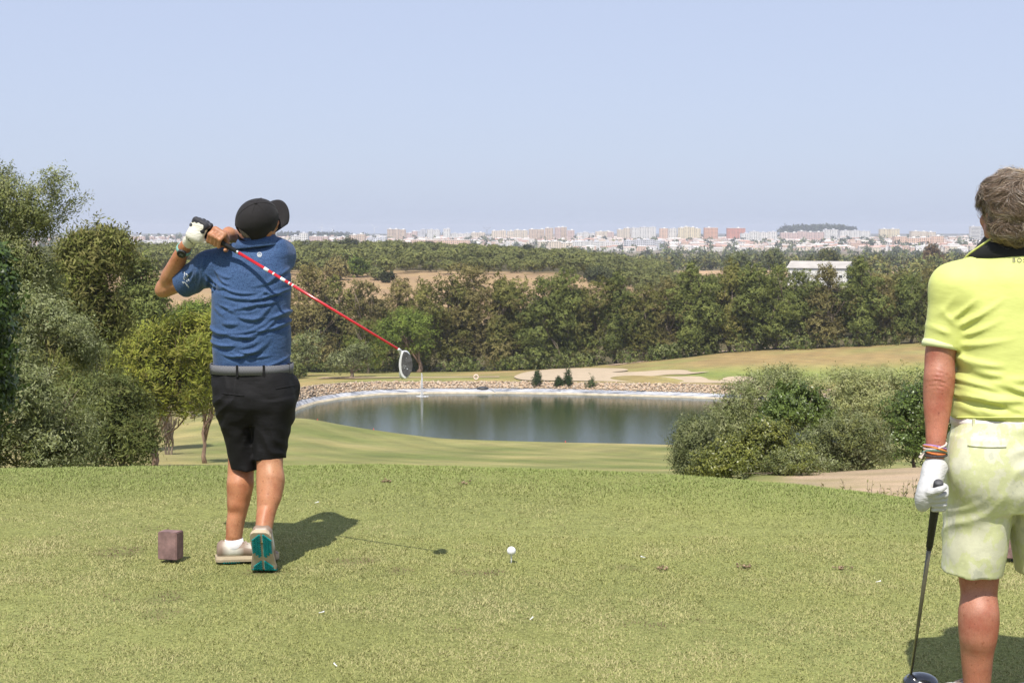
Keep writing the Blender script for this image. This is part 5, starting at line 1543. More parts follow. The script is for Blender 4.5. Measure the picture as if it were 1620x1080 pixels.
for i in range(7):
    GF.append((XD(frng.uniform(338, 375), 6.8), gz(frng.uniform(430, 500)), frng.uniform(-42, -12), frng.uniform(0.07, 0.14), 0.008, frng.uniform(0.004, 0.008), 0.4))
for i in range(8):
    GF.append((XD(frng.uniform(296, 345), 6.8), gz(frng.uniform(415, 455)), frng.uniform(38, 80), frng.uniform(0.05, 0.11), 0.0075, frng.uniform(0.004, 0.008), 0.2))
def gw(p):
    pq = p + np.stack([0.006 * wn1(p), p[:, 0] * 0, 0.008 * wn1(p + 3)], 1).astype(np.float32)
    return 0.002 - folds(pq, GF) - 0.0012 * wn2(p) - 0.003 * wn1(p)
sf.warp(gw)
sf.put((XD(270, 6.8), 6.5, 0.5), (XD(490, 6.8), 7.2, gz(582)), lambda x, y, z: (z - gz(582)) + x * 0 + y * 0, k=0.004, op='sub')
m_polo = fabric_mat('blue_polo_mat', (0.042, 0.088, 0.195), dark=(0.30, 0.34, 0.46), dots=210.0, sheen=0.1, wr=0.5)
shirt_me = sf.mesh('polo_shirt', groot)
shirt = obj('polo_shirt', shirt_me, m_polo, golfer)
bvh = BVHTree.FromPolygons([v.co + groot for v in shirt_me.vertices], [p.vertices[:] for p in shirt_me.polygons])
# collar
ncb = P(406, 383, 6.785)
V, Fq = [], []
nseg = 56
for i in range(nseg):
    a = 2 * math.pi * i / nseg; ca, sa = math.cos(a), math.sin(a)
    fr_ = max(0, sa)
    for (rad, dz) in ((0.070, -0.02), (0.074, 0.022), (0.080, 0.025), (0.101, -0.020 - 0.018 * fr_), (0.098, -0.025 - 0.018 * fr_), (0.080, 0.006)):
        V.append((ncb.x + ca * rad * 1.12 - groot.x, ncb.y + sa * rad - groot.y, ncb.z + dz - 0.035 * fr_ + 0.012 * ca - groot.z))
for i in range(nseg):
    for j in range(6):
        Fq.append((i * 6 + j, i * 6 + (j + 1) % 6, ((i + 1) % nseg) * 6 + (j + 1) % 6, ((i + 1) % nseg) * 6 + j))
obj('collar', mesh_np('collar', V, Fq), m_polo, shirt)
# small round white badge under the collar and pale print on the sleeve
m_print = simple('pale_print_mat', (0.52, 0.55, 0.58), 0.7, 0.1)
def flat_print(name, quads_px, D, mat, parent, bvh, root, lift=0.003):
    V, Fq = [], []
    for q_ in quads_px:
        w = drape([tuple(P(a, b_, D)) for a, b_ in q_], bvh, lift); o = len(V)
        V += [(v[0] - root.x, v[1] - root.y, v[2] - root.z) for v in w]; Fq.append(tuple(range(o, o + len(q_))))
    me = bpy.data.meshes.new(name); me.from_pydata(V, [], Fq)
    return obj(name, me, mat, parent)
qs = []
for i in range(24):
    a, c2 = 2 * math.pi * i / 24, 2 * math.pi * (i + 1) / 24
    qs.append([(410.5 + 3.9 * math.cos(a), 402.8 + 3.9 * math.sin(a)), (410.5 + 3.9 * math.cos(c2), 402.8 + 3.9 * math.sin(c2)), (410.5 + 3.0 * math.cos(c2), 402.8 + 3.0 * math.sin(c2)), (410.5 + 3.0 * math.cos(a), 402.8 + 3.0 * math.sin(a))])
qs += [[(408.4, 403.6), (409.3, 401.0), (410.2, 403.0), (409.6, 404.2)], [(410.2, 403.0), (411.2, 400.8), (412.5, 403.6), (411.2, 404.2)], [(408.4, 404.2), (412.6, 404.2), (412.6, 405.0), (408.4, 405.0)]]
flat_print('badge', qs, 6.6, m_print, shirt, bvh, groot)
rr_ = random.Random(3); qs = []
for i in range(26):
    x = 290 + rr_.uniform(-1, 9) ; y = 432 + (x - 290) * 0.5 + rr_.uniform(-2, 18); a = rr_.uniform(0.4, 1.5); l = rr_.uniform(1.5, 4.0)
    dx, dy = math.cos(a) * l, math.sin(a) * l; nx, ny = -math.sin(a) * 0.55, math.cos(a) * 0.55
    qs.append([(x - dx / 2 + nx, y - dy / 2 + ny), (x + dx / 2 + nx, y + dy / 2 + ny), (x + dx / 2 - nx, y + dy / 2 - ny), (x - dx / 2 - nx, y - dy / 2 - ny)])
flat_print('sleeve_print', qs, 6.6, m_print, shirt, bvh, groot)
# --- shorts
hf_ = Fld((XD(318, 6.8), 6.56, gz(756)), (XD(488, 6.8), 7.05, gz(572)), 0.0055)
hf_.loft([ringpx(576, 337, 460, 0.138), ringpx(600, 336, 463, 0.146, dy=-0.005), ringpx(622, 338, 466, 0.152, dy=-0.012), ringpx(640, 341, 465, 0.148, dy=-0.01), ringpx(668, 348, 459, 0.11)], k=0.02, zmax=gz(579))
hf_.loft([ringpx(630, 340, 410, 0.145, dy=-0.006), ringpx(665, 346, 407, 0.120), ringpx(700, 355, 405, 0.096, dy=0.005), ringpx(746, 363, 403, 0.076, dy=0.012)], k=0.02, zmin=gz(741), e=2.1)
hf_.loft([ringpx(630, 393, 467, 0.145, dy=-0.012), ringpx(665, 397, 460, 0.124, dy=-0.02), ringpx(700, 401, 454, 0.102, dy=-0.028), ringpx(728, 403, 451, 0.086, dy=-0.035)], k=0.02, zmin=gz(722), e=2.1)
hf_.ell(P(464, 613, 6.82), (0.030, 0.045, 0.055), k=0.03)
hf_.ell(P(378, 622, 6.73), (0.070, 0.045, 0.085), k=0.07); hf_.ell(P(434, 622, 6.73), (0.070, 0.045, 0.085), k=0.07)
sn1 = SN(75, 4.0, 7); sn2 = SN(76, 9.0, 6)
def swr(p):
    x = p[:, 0] - xcG; z = p[:, 2] - gz(650)
    ph = (z * 0.8 + 0.9 * np.abs(x - 0.02) ) / 0.085 + 0.6 * sn1(p)
    return -0.006 * (1 - np.abs(np.sin(math.pi * ph))) * np.clip(0.5 + 0.7 * sn1(p * 0.6), 0, 1) - 0.003 * sn1(p) - 0.0012 * sn2(p)
hf_.warp(swr)
m_shorts = fabric_mat('black_shorts_mat', (0.0075, 0.0070, 0.0078), rough=0.75, sheen=0.0, wr=0.4)
shorts_me = hf_.mesh('shorts', groot)
shorts = obj('shorts', shorts_me, m_shorts, golfer)
bvs = BVHTree.FromPolygons([v.co + groot for v in shorts_me.vertices], [p.vertices[:] for p in shorts_me.polygons])
# back pocket welts
for (x0, y0, x1, y1, nm) in ((352, 622, 386, 626, 'pocket'), (436, 615, 466, 609, 'pocket')):
    pts = drape([tuple(P(x0 + (x1 - x0) * t, y0 + (y1 - y0) * t, 6.6)) for t in np.linspace(0, 1, 10)], bvs, 0.001)
    obj('pocket_welt', tube_np([([Vector(p) - groot for p in pts], [0.003] * 10)], 6), m_shorts, shorts)
# belt with loops
rb = ringpx(581, 336, 460, 0.143)
V, Fq = ring_band((rb[1] - groot.x, rb[2] - groot.y), rb[3] + 0.004, rb[4] + 0.002, gz(589), gz(574.5), 0.006)
m_belt, nt, b = base_mat('woven_belt_mat')
ck = nd(nt, 'ShaderNodeTexChecker', Scale=150.0); tc = nt.nodes.new('ShaderNodeTexCoord'); mp = nd(nt, 'ShaderNodeMapping'); mp.inputs['Scale'].default_value = (1, 0.5, 2.2)
nt.links.new(tc.outputs['Object'], mp.inputs[0]); nt.links.new(mp.outputs[0], ck.inputs['Vector'])
ck.inputs['Color1'].default_value = (0.20, 0.20, 0.215, 1); ck.inputs['Color2'].default_value = (0.035, 0.035, 0.04, 1)
nt.links.new(ck.outputs['Color'], b.inputs['Base Color']); b.inputs['Roughness'].default_value = 0.8
belt_o = obj('belt', mesh_np('belt', V, Fq, smooth=False), m_belt, golfer)
for px in (339, 384, 425, 459):
    u = (XD(px, GD) - rb[1]) / (rb[3] + 0.004); yy = rb[2] - (rb[4] + 0.008) * (1 - min(abs(u), 0.985) ** 2.3) ** (1 / 2.3)
    obj('belt_loop', box_np([(XD(px, GD) - groot.x, yy - groot.y - 0.002, (gz(591) + gz(573)) / 2, 0.010, 0.006, gz(573) - gz(591))]), m_shorts, belt_o)
# --- cap
cf = Fld(tuple(hC - Vector((0.22, 0.22, 0.16))), tuple(hC + Vector((0.24, 0.26, 0.18))), 0.0042)
cC = hC + hu * 0.020 - hf * 0.010
cutp = hC - hu * 0.042
cf.ell(cC, (0.092, 0.111, 0.102), (hr, hf, hu), cut=(cutp, -hu))
cf.cap(hC - hf * 0.20 - hu * 0.014, hC - hf * 0.080 - hu * 0.014, 0.044, 0.042, k=0.006, op='sub')
cap_n = SN(77, 7.0)
cf.warp(lambda p: 0.0012 * cap_n(p))
m_cap = fabric_mat('black_cap_mat', (0.016, 0.0145, 0.015), rough=0.85, sheen=0.05, weave=500, wr=0.25)
cap_o = obj('cap', cf.mesh('cap', groot), m_cap, golfer)
V, Fq = [], []
ns, nr_ = 24, 8
for layer in (0, 1):
    for i in range(ns + 1):
        a = math.radians(-78 + 156 * i / ns)
        for j in range(nr_ + 1):
            t = j / nr_
            inner = Vector((math.sin(a) * 0.089, math.cos(a) * 0.102, 0))
            outer = Vector((math.sin(a) * 0.090, 0.092 + math.cos(a) * 0.078, 0))
            q_ = inner.lerp(outer, t)
            dz = -0.020 + 0.030 * t - 0.024 * (q_.x / 0.088) ** 2 * (0.25 + 0.75 * t) - 0.012 * t + 0.026 * t * (1 - (q_.x / 0.088) ** 2) - 0.004 * layer
            w = hC + hr * q_.x + hf * (q_.y - 0.004) + hu * dz - groot
            V.append(tuple(w))
m_ = (ns + 1) * (nr_ + 1)
for i in range(ns):
    for j in range(nr_):
        a = i * (nr_ + 1) + j
        Fq.append((a, a + 1, a + nr_ + 2, a + nr_ + 1)); Fq.append((m_ + a, m_ + a + nr_ + 1, m_ + a + nr_ + 2, m_ + a + 1))
for i in range(ns):
    a = i * (nr_ + 1) + nr_; Fq.append((a, m_ + a, m_ + a + nr_ + 1, a + nr_ + 1))
obj('brim', mesh_np('brim', V, Fq), m_cap, cap_o)
top = cC + hu * 0.102
bm = bmesh.new(); bmesh.ops.create_uvsphere(bm, u_segments=12, v_segments=8, radius=0.008)
me = bpy.data.meshes.new('button'); bm.to_mesh(me); bm.free()
obj('button', me, m_cap, cap_o, top - groot)
sm = []
for k in range(6):
    a = math.radians(30 + 60 * k); pts = []
    for t in np.linspace(0.04, 1.0, 14):
        th = t * math.radians(108)
        if th > math.radians(100) : continue
        pts.append(cC + hr * (math.sin(a) * math.sin(th) * 0.0922) + hf * (math.cos(a) * math.sin(th) * 0.1112) + hu * (math.cos(th) * 0.1022) - groot)
    sm.append((pts, [0.0013] * len(pts)))
obj('seam', tube_np(sm, 5), m_cap, cap_o)
sp = []
for t in np.linspace(-0.42, 0.42, 12):
    sp.append(hC + hr * (math.sin(t) * 0.092) - hf * (math.cos(t) * 0.114) - hu * 0.044 - groot)
V, Fq = [], []
for p in sp:
    V += [tuple(p - hu * 0.010), tuple(p + hu * 0.010), tuple(p + hu * 0.010 + hf * 0.004), tuple(p - hu * 0.010 + hf * 0.004)]
for i in range(len(sp) - 1):
    for j in range(4): Fq.append((i * 4 + j, i * 4 + (j + 1) % 4, (i + 1) * 4 + (j + 1) % 4, (i + 1) * 4 + j))
obj('adjuster_strap', mesh_np('strap', V, Fq), m_cap, cap_o)
# short grey hair under the cap
gh = Fld(tuple(hC - Vector((0.16, 0.16, 0.14))), tuple(hC + Vector((0.16, 0.16, 0.16))), 0.005)
gh.ell(cC - hu * 0.004, (0.0785, 0.099, 0.094), (hr, hf, hu), cut=(hC + hf * 0.02, hf))
gh.ell(hC - hf * 0.030 - hu * 0.035, (0.066, 0.058, 0.048), (hr, hf, hu), k=0.015, cut=(hC - hf * 0.02, hf))
hn_ = SN(78, 25.0); gh.warp(lambda p: 0.002 * hn_(p))
m_ghair = simple('grey_hair_mat', (0.24, 0.205, 0.18), 0.8, 0.4, 160, bmp=0.9, bscale=400, bdist=0.004)
obj('hair', gh.mesh('hair', groot), m_ghair, golfer)
# eyes
for s in (-1, 1):
    bm = bmesh.new(); bmesh.ops.create_uvsphere(bm, u_segments=12, v_segments=8, radius=0.0105)
    me = bpy.data.meshes.new('eye'); bm.to_mesh(me); bm.free()
    obj('eye', me, m_eye, golfer, hC + hr * (s * 0.031) + hf * 0.0855 + hu * 0.004 - groot)
# --- glove, watch
nL = Vector((-0.206, -0.968, 0.141)); cL = A_ + gdir * 0.055
gl = Fld(tuple(cL - Vector((0.16, 0.13, 0.14))), tuple(cL + Vector((0.14, 0.13, 0.12))), 0.0033)
wLg = wL + (cL - wL) * 0.22
hand_field(gl, cL, gdir, nL, -1, wLg, fr=0.0098, fingers=False, sc=1.06, te=1)
gn_ = SN(79, 22.0); gl.warp(lambda p: 0.0007 * gn_(p))
m_glove = fabric_mat('white_glove_mat', (0.66, 0.63, 0.54), rough=0.6, sheen=0.1, wr=0.6, wscale=60)
m_glove_b = fabric_mat('black_glove_mat', (0.022, 0.022, 0.028), rough=0.6, sheen=0.2, wr=0.4, wscale=60)
glove = obj('golf_glove', gl.mesh('golf_glove', groot), m_glove, golfer)
gl2 = Fld(tuple(cL - Vector((0.14, 0.13, 0.12))), tuple(cL + Vector((0.14, 0.13, 0.14))), 0.0033)
hand_field(gl2, cL, gdir, nL, -1, wLg, fr=0.0112, palm=False, thumb=False, sc=1.06, te=1)
gx_ = Vector(gdir); nn_ = (nL - gx_ * nL.dot(gx_)).normalized(); tt_ = gx_.cross(nn_) * -1
for d in (-0.028, -0.009, 0.010, 0.028):
    gl2.cap(cL + nn_ * 0.0365 + tt_ * 0.000 + gx_ * d, cL + nn_ * 0.036 + tt_ * 0.034 + gx_ * d, 0.0140, 0.0145, k=0.012)
obj('glove_fingers', gl2.mesh('glove_fingers', groot), m_glove_b, glove)
bvg = BVHTree.FromPolygons([v.co + groot for v in glove.data.vertices], [p.vertices[:] for p in glove.data.polygons])
qs = []
for (x, y, a) in ((299.3, 379.3, 0), (303.0, 385.2, 3.14)):
    for k in range(5):
        b0 = a + 0.7 + 0.75 * k; b1 = a + 0.7 + 0.75 * (k + 1)
        qs.append([(x + 2.0 * math.cos(b0), y + 2.0 * math.sin(b0)), (x + 2.0 * math.cos(b1), y + 2.0 * math.sin(b1)), (x + 0.9 * math.cos(b1), y + 0.9 * math.sin(b1)), (x + 0.9 * math.cos(b0), y + 0.9 * math.sin(b0))])
qs.append([(299.8, 381.0), (301.0, 380.4), (302.8, 383.6), (301.6, 384.2)])
flat_print('glove_emblem', qs, 6.6, m_glove_b, glove, bvg, groot, 0.0025)
wax = (wL - eL).normalized(); wc = wL - wax * 0.030
watch = empty('wrist_watch', wc - groot); watch.parent = golfer
toC = (Vector((0, 0, CAMZ)) - wc).normalized(); toC = (toC - wax * toC.dot(wax)).normalized()
sdx = wax.cross(toC)
def disc_mesh(r0, r1, h0, h1, n=28):
    V = []; Fq = []
    for (r_, h_) in ((r0, h0), (r1, h1)):
        for i in range(n):
            a = 2 * math.pi * i / n; V.append((r_ * math.cos(a), r_ * math.sin(a), h_))
    for i in range(n): Fq.append((i, (i + 1) % n, n + (i + 1) % n, n + i))
    me = bpy.data.meshes.new('disc'); me.from_pydata(V, [], Fq + [tuple(range(n))[::-1], tuple(range(n, 2 * n))]); return me
mw = Matrix((sdx, wax, toC)).transposed().to_4x4()
for nm, args, mt in (('watch_case', (0.0225, 0.0215, 0.028, 0.040), m_black), ('watch_screen', (0.0165, 0.0165, 0.040, 0.0408), simple('watch_face_mat', (0.012, 0.014, 0.016), 0.25, 0.1))):
    o = obj(nm, disc_mesh(*args), mt, watch); o.matrix_local = mw
dg = []
for (x, w_) in ((-0.006, 0.004), (0.0, 0.004), (0.006, 0.004)):
    dg += [(x, 0.004, 0.0410, w_, 0.0012, 0.0004), (x, -0.004, 0.0410, w_, 0.0012, 0.0004), (x + 0.002, 0, 0.0410, 0.0010, 0.008, 0.0004)]
o = obj('watch_digits', box_np(dg), simple('watch_digit_mat', (0.30, 0.33, 0.34), 0.5), watch); o.matrix_local = mw
st = torus(0.034, 0.0035, 40, 8)
V = np.array([v.co[:] for v in st.vertices]); V[:, 1] *= 3.2
st.vertices.foreach_set('co', V.astype(np.float32).ravel())
o = obj('watch_strap', st, simple('watch_strap_mat', (0.22, 0.42, 0.36), 0.6, 0.1), watch); o.matrix_local = Matrix((sdx, wax, toC)).transposed().to_4x4()
# --- socks and shoes
m_sock = fabric_mat('white_sock_mat', (0.76, 0.74, 0.74), rough=0.9)
obj('sock', tube_np([([P(370, 852, 6.775) - groot, P(371, 862, 6.775) - groot, P(373, 874, 6.79) - groot], [0.0440, 0.0455, 0.042])], 20), m_sock, golfer)
obj('sock', tube_np([([P(416, 838, 6.575) - groot, P(415, 848, 6.555) - groot, P(414, 860, 6.54) - groot], [0.0435, 0.046, 0.047])], 20), m_sock, golfer)
hl = P(343, 894, 6.76); hl.z = 0.014
shoe(golfer, groot, Vector(hl), (1, 0.22, 0), (0, 0, 1), 0.295, 0.0, SHOE, 1)
ph_ = math.radians(66)
ball = Vector((XD(410, 6.56), 6.56, 0.020))
hfw = Vector((-0.02, math.cos(ph_), -math.sin(ph_))).normalized()
heelR = ball - hfw * (0.70 * 0.29)
shoe(golfer, groot, heelR, hfw, (0, math.sin(ph_), math.cos(ph_)), 0.29, math.radians(58), SHOE, 1, wk=1.18)

# ================================================================ golf clubs
def club_shaft(root_o, rl, a, b, grip_len, mats, r0=0.0072, r1=0.0042, gr=0.0135, bands=()):
    d = (b - a).normalized(); L_ = (b - a).length
    obj('grip', tube_np([([a - rl, a + d * 0.01 - rl, a + d * grip_len - rl], [gr * 1.0, gr * 1.05, gr * 0.72])], 16), mats['grip'], root_o)
    obj('grip_cap', tube_np([([a - d * 0.004 - rl, a + d * 0.003 - rl], [gr * 0.86, gr * 0.98])], 16), mats['cap'], root_o)
    obj('ferrule', tube_np([([a + d * grip_len - rl, a + d * (grip_len + 0.012) - rl], [0.0094, 0.0090])], 12), mats['ring'], root_o)
    sh = obj('shaft', tube_np([([a + d * (grip_len - 0.02) - rl, b - rl], [r0, r1])], 14), mats['shaft'], root_o)
    for (s0, s1) in bands:
        ra = r0 + (r1 - r0) * s0 / L_
        obj('shaft_band', tube_np([([a + d * s0 - rl, a + d * s1 - rl], [ra + 0.0006, ra + 0.0006])], 14), mats['band'], sh)
m_redshaft = simple('red_shaft_mat', (0.50, 0.012, 0.018), 0.22, 0.08, 20, coat=0.6, spec=0.6)
m_grip = simple('rubber_grip_mat', (0.022, 0.022, 0.024), 0.75, 0.3, 200, bmp=0.5, bscale=500, bdist=0.001)
m_chrome = simple('chrome_mat', (0.62, 0.62, 0.64), 0.25, 0.05, metal=0.9)
club = empty('golf_club', A_)
tag(club, 'driver with red shaft and white-edged grey head swung behind the golfer', 'golf club')
club_shaft(club, A_, A_, B_, 0.265, {'grip': m_grip, 'cap': m_grip, 'ring': m_chrome, 'shaft': m_redshaft, 'band': m_white}, r0=0.0082, r1=0.0056, bands=((0.425, 0.450), (0.475, 0.483), (0.520, 0.545), (0.565, 0.572), (0.585, 0.592)))
# head: face towards the camera, heel up, toe down
hosel = P(631, 552.8, 6.43); toe = P(637, 598, 6.40)
hd_c = P(641, 577, 6.44)
kf = Fld(tuple(hd_c - Vector((0.10, 0.09, 0.11))), tuple(hd_c + Vector((0.10, 0.16, 0.11))), 0.0026)
cr_dir = Vector((-1, 0, -0.02)).normalized(); fn = Vector((0.10, -0.99, 0.05)).normalized(); td = Vector((0.08, 0.05, -1)).normalized()
fp_ = hd_c + Vector((0, -0.012, 0))
kf.ell(hd_c + Vector((0.0, 0.012, 0)), (0.0295, 0.062, 0.064), (cr_dir, fn, td), cut=(fp_, fn), k=0.004)
kf.cap(hosel, P(637, 561, 6.462), 0.0075, 0.011, k=0.012)
kf.ell(P(638, 590, 6.475), (0.020, 0.036, 0.028), (cr_dir, fn, td), cut=(fp_, fn), k=0.006)
m_headw = simple('white_head_mat', (0.55, 0.55, 0.53), 0.25, 0.04, 20, coat=0.5)
head_o = obj('club_head', kf.mesh('club_head', A_), m_headw, club)
m_face, nt, b = base_mat('club_face_mat')
nt.links.new(ramp(nt, noise(nt, 60.0, 4), [(0.3, (0.055, 0.052, 0.052)), (0.7, (0.15, 0.145, 0.142))]), b.inputs['Base Color']); b.inputs['Roughness'].default_value = 0.5; b.inputs['Metallic'].default_value = 0.5
bvh_h = BVHTree.FromPolygons([v.co + A_ for v in head_o.data.vertices], [p.vertices[:] for p in head_o.data.polygons])
_rim = [(638.5, 556.5), (643.5, 557.3), (648.3, 562), (651.3, 569), (652.1, 577), (650.6, 586), (647.2, 592), (643.0, 595.5), (639.3, 593), (636.6, 589), (635.2, 583), (634.9, 576), (635.4, 569), (636.6, 562)]
ctr = (642.0, 575.5)
rim = [(ctr[0] + 0.3 + (a - ctr[0]) * 1.06, ctr[1] + (b_ - ctr[1]) * 1.04) for a, b_ in _rim]
qs = []
for i in range(len(rim)):
    a, c2 = rim[i], rim[(i + 1) % len(rim)]
    mid = lambda p, t: (ctr[0] + (p[0] - ctr[0]) * t, ctr[1] + (p[1] - ctr[1]) * t)
    qs.append([a, c2, mid(c2, 0.55), mid(a, 0.55)]); qs.append([mid(a, 0.55), mid(c2, 0.55), ctr])
def on_face(px, py, lift):
    o = Vector((0, 0, CAMZ)); d = (P(px, py, 6.4) - o).normalized(); q0 = fp_ + fn * lift
    return o + d * ((q0 - o).dot(fn) / d.dot(fn)) - A_
def face_mesh(name, qs, mat, lift):
    V, Fq = [], []
    for q_ in qs:
        o = len(V); V += [tuple(on_face(a, b_, lift)) for a, b_ in q_]; Fq.append(tuple(range(o, o + len(q_))))
    me = bpy.data.meshes.new(name); me.from_pydata(V, [], Fq); return obj(name, me, mat, head_o)
fo = face_mesh('club_face', qs, m_face, 0.0015)
for p in fo.data.polygons: p.use_smooth = True
qs = [[(643.5, 583 + 0.0 * k), (645.5, 583), (645.5, 584), (643.5, 584)] for k in range(1)]
for (x, y) in ((643, 566), (640.5, 578.5), (642, 578.8), (640, 582), (644, 582.5), (645, 583.5), (638.5, 578)):
    qs.append([(x - .45, y - .3), (x + .45, y - .3), (x + .45, y + .3), (x - .45, y + .3)])
face_mesh('face_mark', qs, m_print, 0.0025)
# ================================================================ the standing man in the lime polo
MD = 4.62
mz = lambda py, D=MD: zpy(D, py)
MX = 1606.0
mroot = Vector((XD(MX, MD), MD, 0.0))
man = empty('person', mroot)
tag(man, 'grey-haired man in lime polo and pale shorts standing with a black driver', 'person')
mir = lambda px: 2 * MX - px
bf = Fld((XD(1440, MD), 4.25, -0.02), (XD(1800, MD), 4.95, 1.90), 0.006)
hC = P(1598, 334, 4.60)
yaw = math.radians(-14)
hr, hf, hu = frame((math.sin(yaw), math.cos(yaw), 0.02))
head_field(bf, hC, hr, hf, hu)
bf.cap(P(1601, 350, 4.60), P(1605, 410, 4.62), 0.062, 0.070, k=0.03)
bf.loft([ringpx(670, 1530, mir(1530), 0.14, MD), ringpx(560, 1528, mir(1528), 0.14, MD), ringpx(460, 1530, mir(1530), 0.12, MD), ringpx(420, 1560, mir(1560), 0.09, MD)], k=0.05)
for s_ in (0, 1):
    X_ = (lambda p: p) if s_ == 0 else mir
    ARM = [(1512, 458, 4.62, 0.058), (1489, 555, 4.61, 0.0490), (1486, 602, 4.60, 0.0475), (1483.5, 640, 4.58, 0.0450), (1481.5, 676, 4.565, 0.0355), (1479.5, 708, 4.55, 0.0300), (1479, 722, 4.548, 0.0295)]
    bf.chain([(P(X_(a[0]), a[1], a[2]), a[3]) for a in ARM], k=0.03)
    bf.cap(P(X_(1483), 598, 4.575), P(X_(1484), 608, 4.575), 0.026, 0.024, k=0.05)
    LEG = [(1556, 800, 4.62, 0.080), (1549, 900, 4.62, 0.066), (1548.5, 940, 4.61, 0.0580), (1547.5, 985, 4.59, 0.0615), (1546, 1032, 4.592, 0.0525), (1545.5, 1078, 4.61, 0.0435), (1545, 1122, 4.62, 0.042)]
    bf.chain([(P(X_(a[0]), a[1], a[2]), a[3]) for a in LEG], k=0.03)
    bf.cap(P(X_(1550), 970, 4.575), P(X_(1548), 1005, 4.568), 0.044, 0.032, k=0.05)
    bf.cap(P(X_(1545), 1055, 4.585), P(X_(1545), 1105, 4.583), 0.020, 0.018, k=0.03)
# free hand, relaxed
wf = P(mir(1479), 716, 4.55)
for i in range(4):
    b0 = wf + Vector((-0.012 + 0.0, 0.030 - i * 0.020, -0.085)); b1 = b0 + Vector((-0.012, 0.004, -0.038 - 0.004 * (i in (1, 2)))); b2 = b1 + Vector((-0.022, 0, -0.024)); b3 = b2 + Vector((-0.018, -0.002, -0.012))
    bf.cap(wf + Vector((0, 0.016 - i * 0.010, -0.01)), b0, 0.017, 0.0135, k=0.02)
    bf.cap(b0, b1, 0.0105, 0.0098, k=0.006); bf.cap(b1, b2, 0.0098, 0.009, k=0.005); bf.cap(b2, b3, 0.009, 0.008, k=0.005)
bf.cap(wf + Vector((-0.005, 0.02, -0.025)), wf + Vector((-0.02, 0.045, -0.062)), 0.016, 0.012, k=0.015); bf.cap(wf + Vector((-0.02, 0.045, -0.062)), wf + Vector((-0.03, 0.048, -0.092)), 0.011, 0.009, k=0.006)
ek = SN(81, 8.0); el = np.array(P(1486, 602, 4.55))
def mskin(p):
    d2 = ((p - el) ** 2).sum(1)
    return 0.0012 * ek(p) - 0.0034 * np.exp(-d2 / (0.032 ** 2)) * np.sin((p[:, 2] - el[2] + 8.0 * (p[:, 0] - el[0]) ** 2 + 0.25 * (p[:, 0] - el[0])) * 2 * math.pi / 0.0145 + 1.2 * ek(p))
bf.warp(mskin)
m_skin2 = skin_mat('skin_sunburnt', (0.40, 0.165, 0.105), (0.38, 0.120, 0.075))
obj('body', bf.mesh('body', mroot), m_skin2, man)
for s in (-1, 1):
    bm = bmesh.new(); bmesh.ops.create_uvsphere(bm, u_segments=12, v_segments=8, radius=0.0105)
    me = bpy.data.meshes.new('eye'); bm.to_mesh(me); bm.free()
    obj('eye', me, m_eye, man, hC + hr * (s * 0.031) + hf * 0.0855 + hu * 0.004 - mroot)
# --- polo
sf = Fld((XD(1452, MD), 4.36, mz(672)), (XD(mir(1452), MD), 4.90, mz(386)), 0.0050)
sf.loft([ringpx(672, 1512, mir(1512), 0.168, MD), ringpx(650, 1511, mir(1511), 0.172, MD), ringpx(600, 1510, mir(1510), 0.170, MD), ringpx(555, 1514, mir(1514), 0.165, MD), ringpx(510, 1513, mir(1513), 0.160, MD), ringpx(470, 1508, mir(1508), 0.152, MD), ringpx(440, 1516, mir(1516), 0.138, MD), ringpx(420, 1534, mir(1534), 0.118, MD), ringpx(404, 1556, mir(1556), 0.095, MD), ringpx(392, 1578, mir(1578), 0.080, MD)], k=0.03)
for s_ in (0, 1):
    X_ = (lambda p: p) if s_ == 0 else mir
    hem = P(X_(1490), 548, 4.615); axs = (P(X_(1487), 575, 4.61) - P(X_(1508), 480, 4.62)).normalized()
    sf.cap(P(X_(1550), 436, MD), P(X_(1512), 456, MD), 0.070, 0.080, k=0.05)
    sf.cap(P(X_(1512), 458, MD), P(X_(1488), 562, 4.613), 0.083, 0.0585, k=0.03, cut=(hem, axs))
w1 = SN(82, 3.0, 7); w2 = SN(83, 7.0, 7)
armp = np.array(P(1520, 520, 4.5)); xcM = XD(MX, MD)
frng = random.Random(23)
MF = []
for i in range(26):
    sg = frng.choice((-1, 1)); x = xcM + sg * frng.uniform(0.02, 0.21); t = frng.random()
    MF.append((x, mz(655) + (mz(565) - mz(655)) * t, sg * (-1) * frng.uniform(-28, 4), frng.uniform(0.07, 0.20), frng.uniform(0.008, 0.013), frng.uniform(0.004, 0.009), frng.uniform(-0.3, 0.3)))
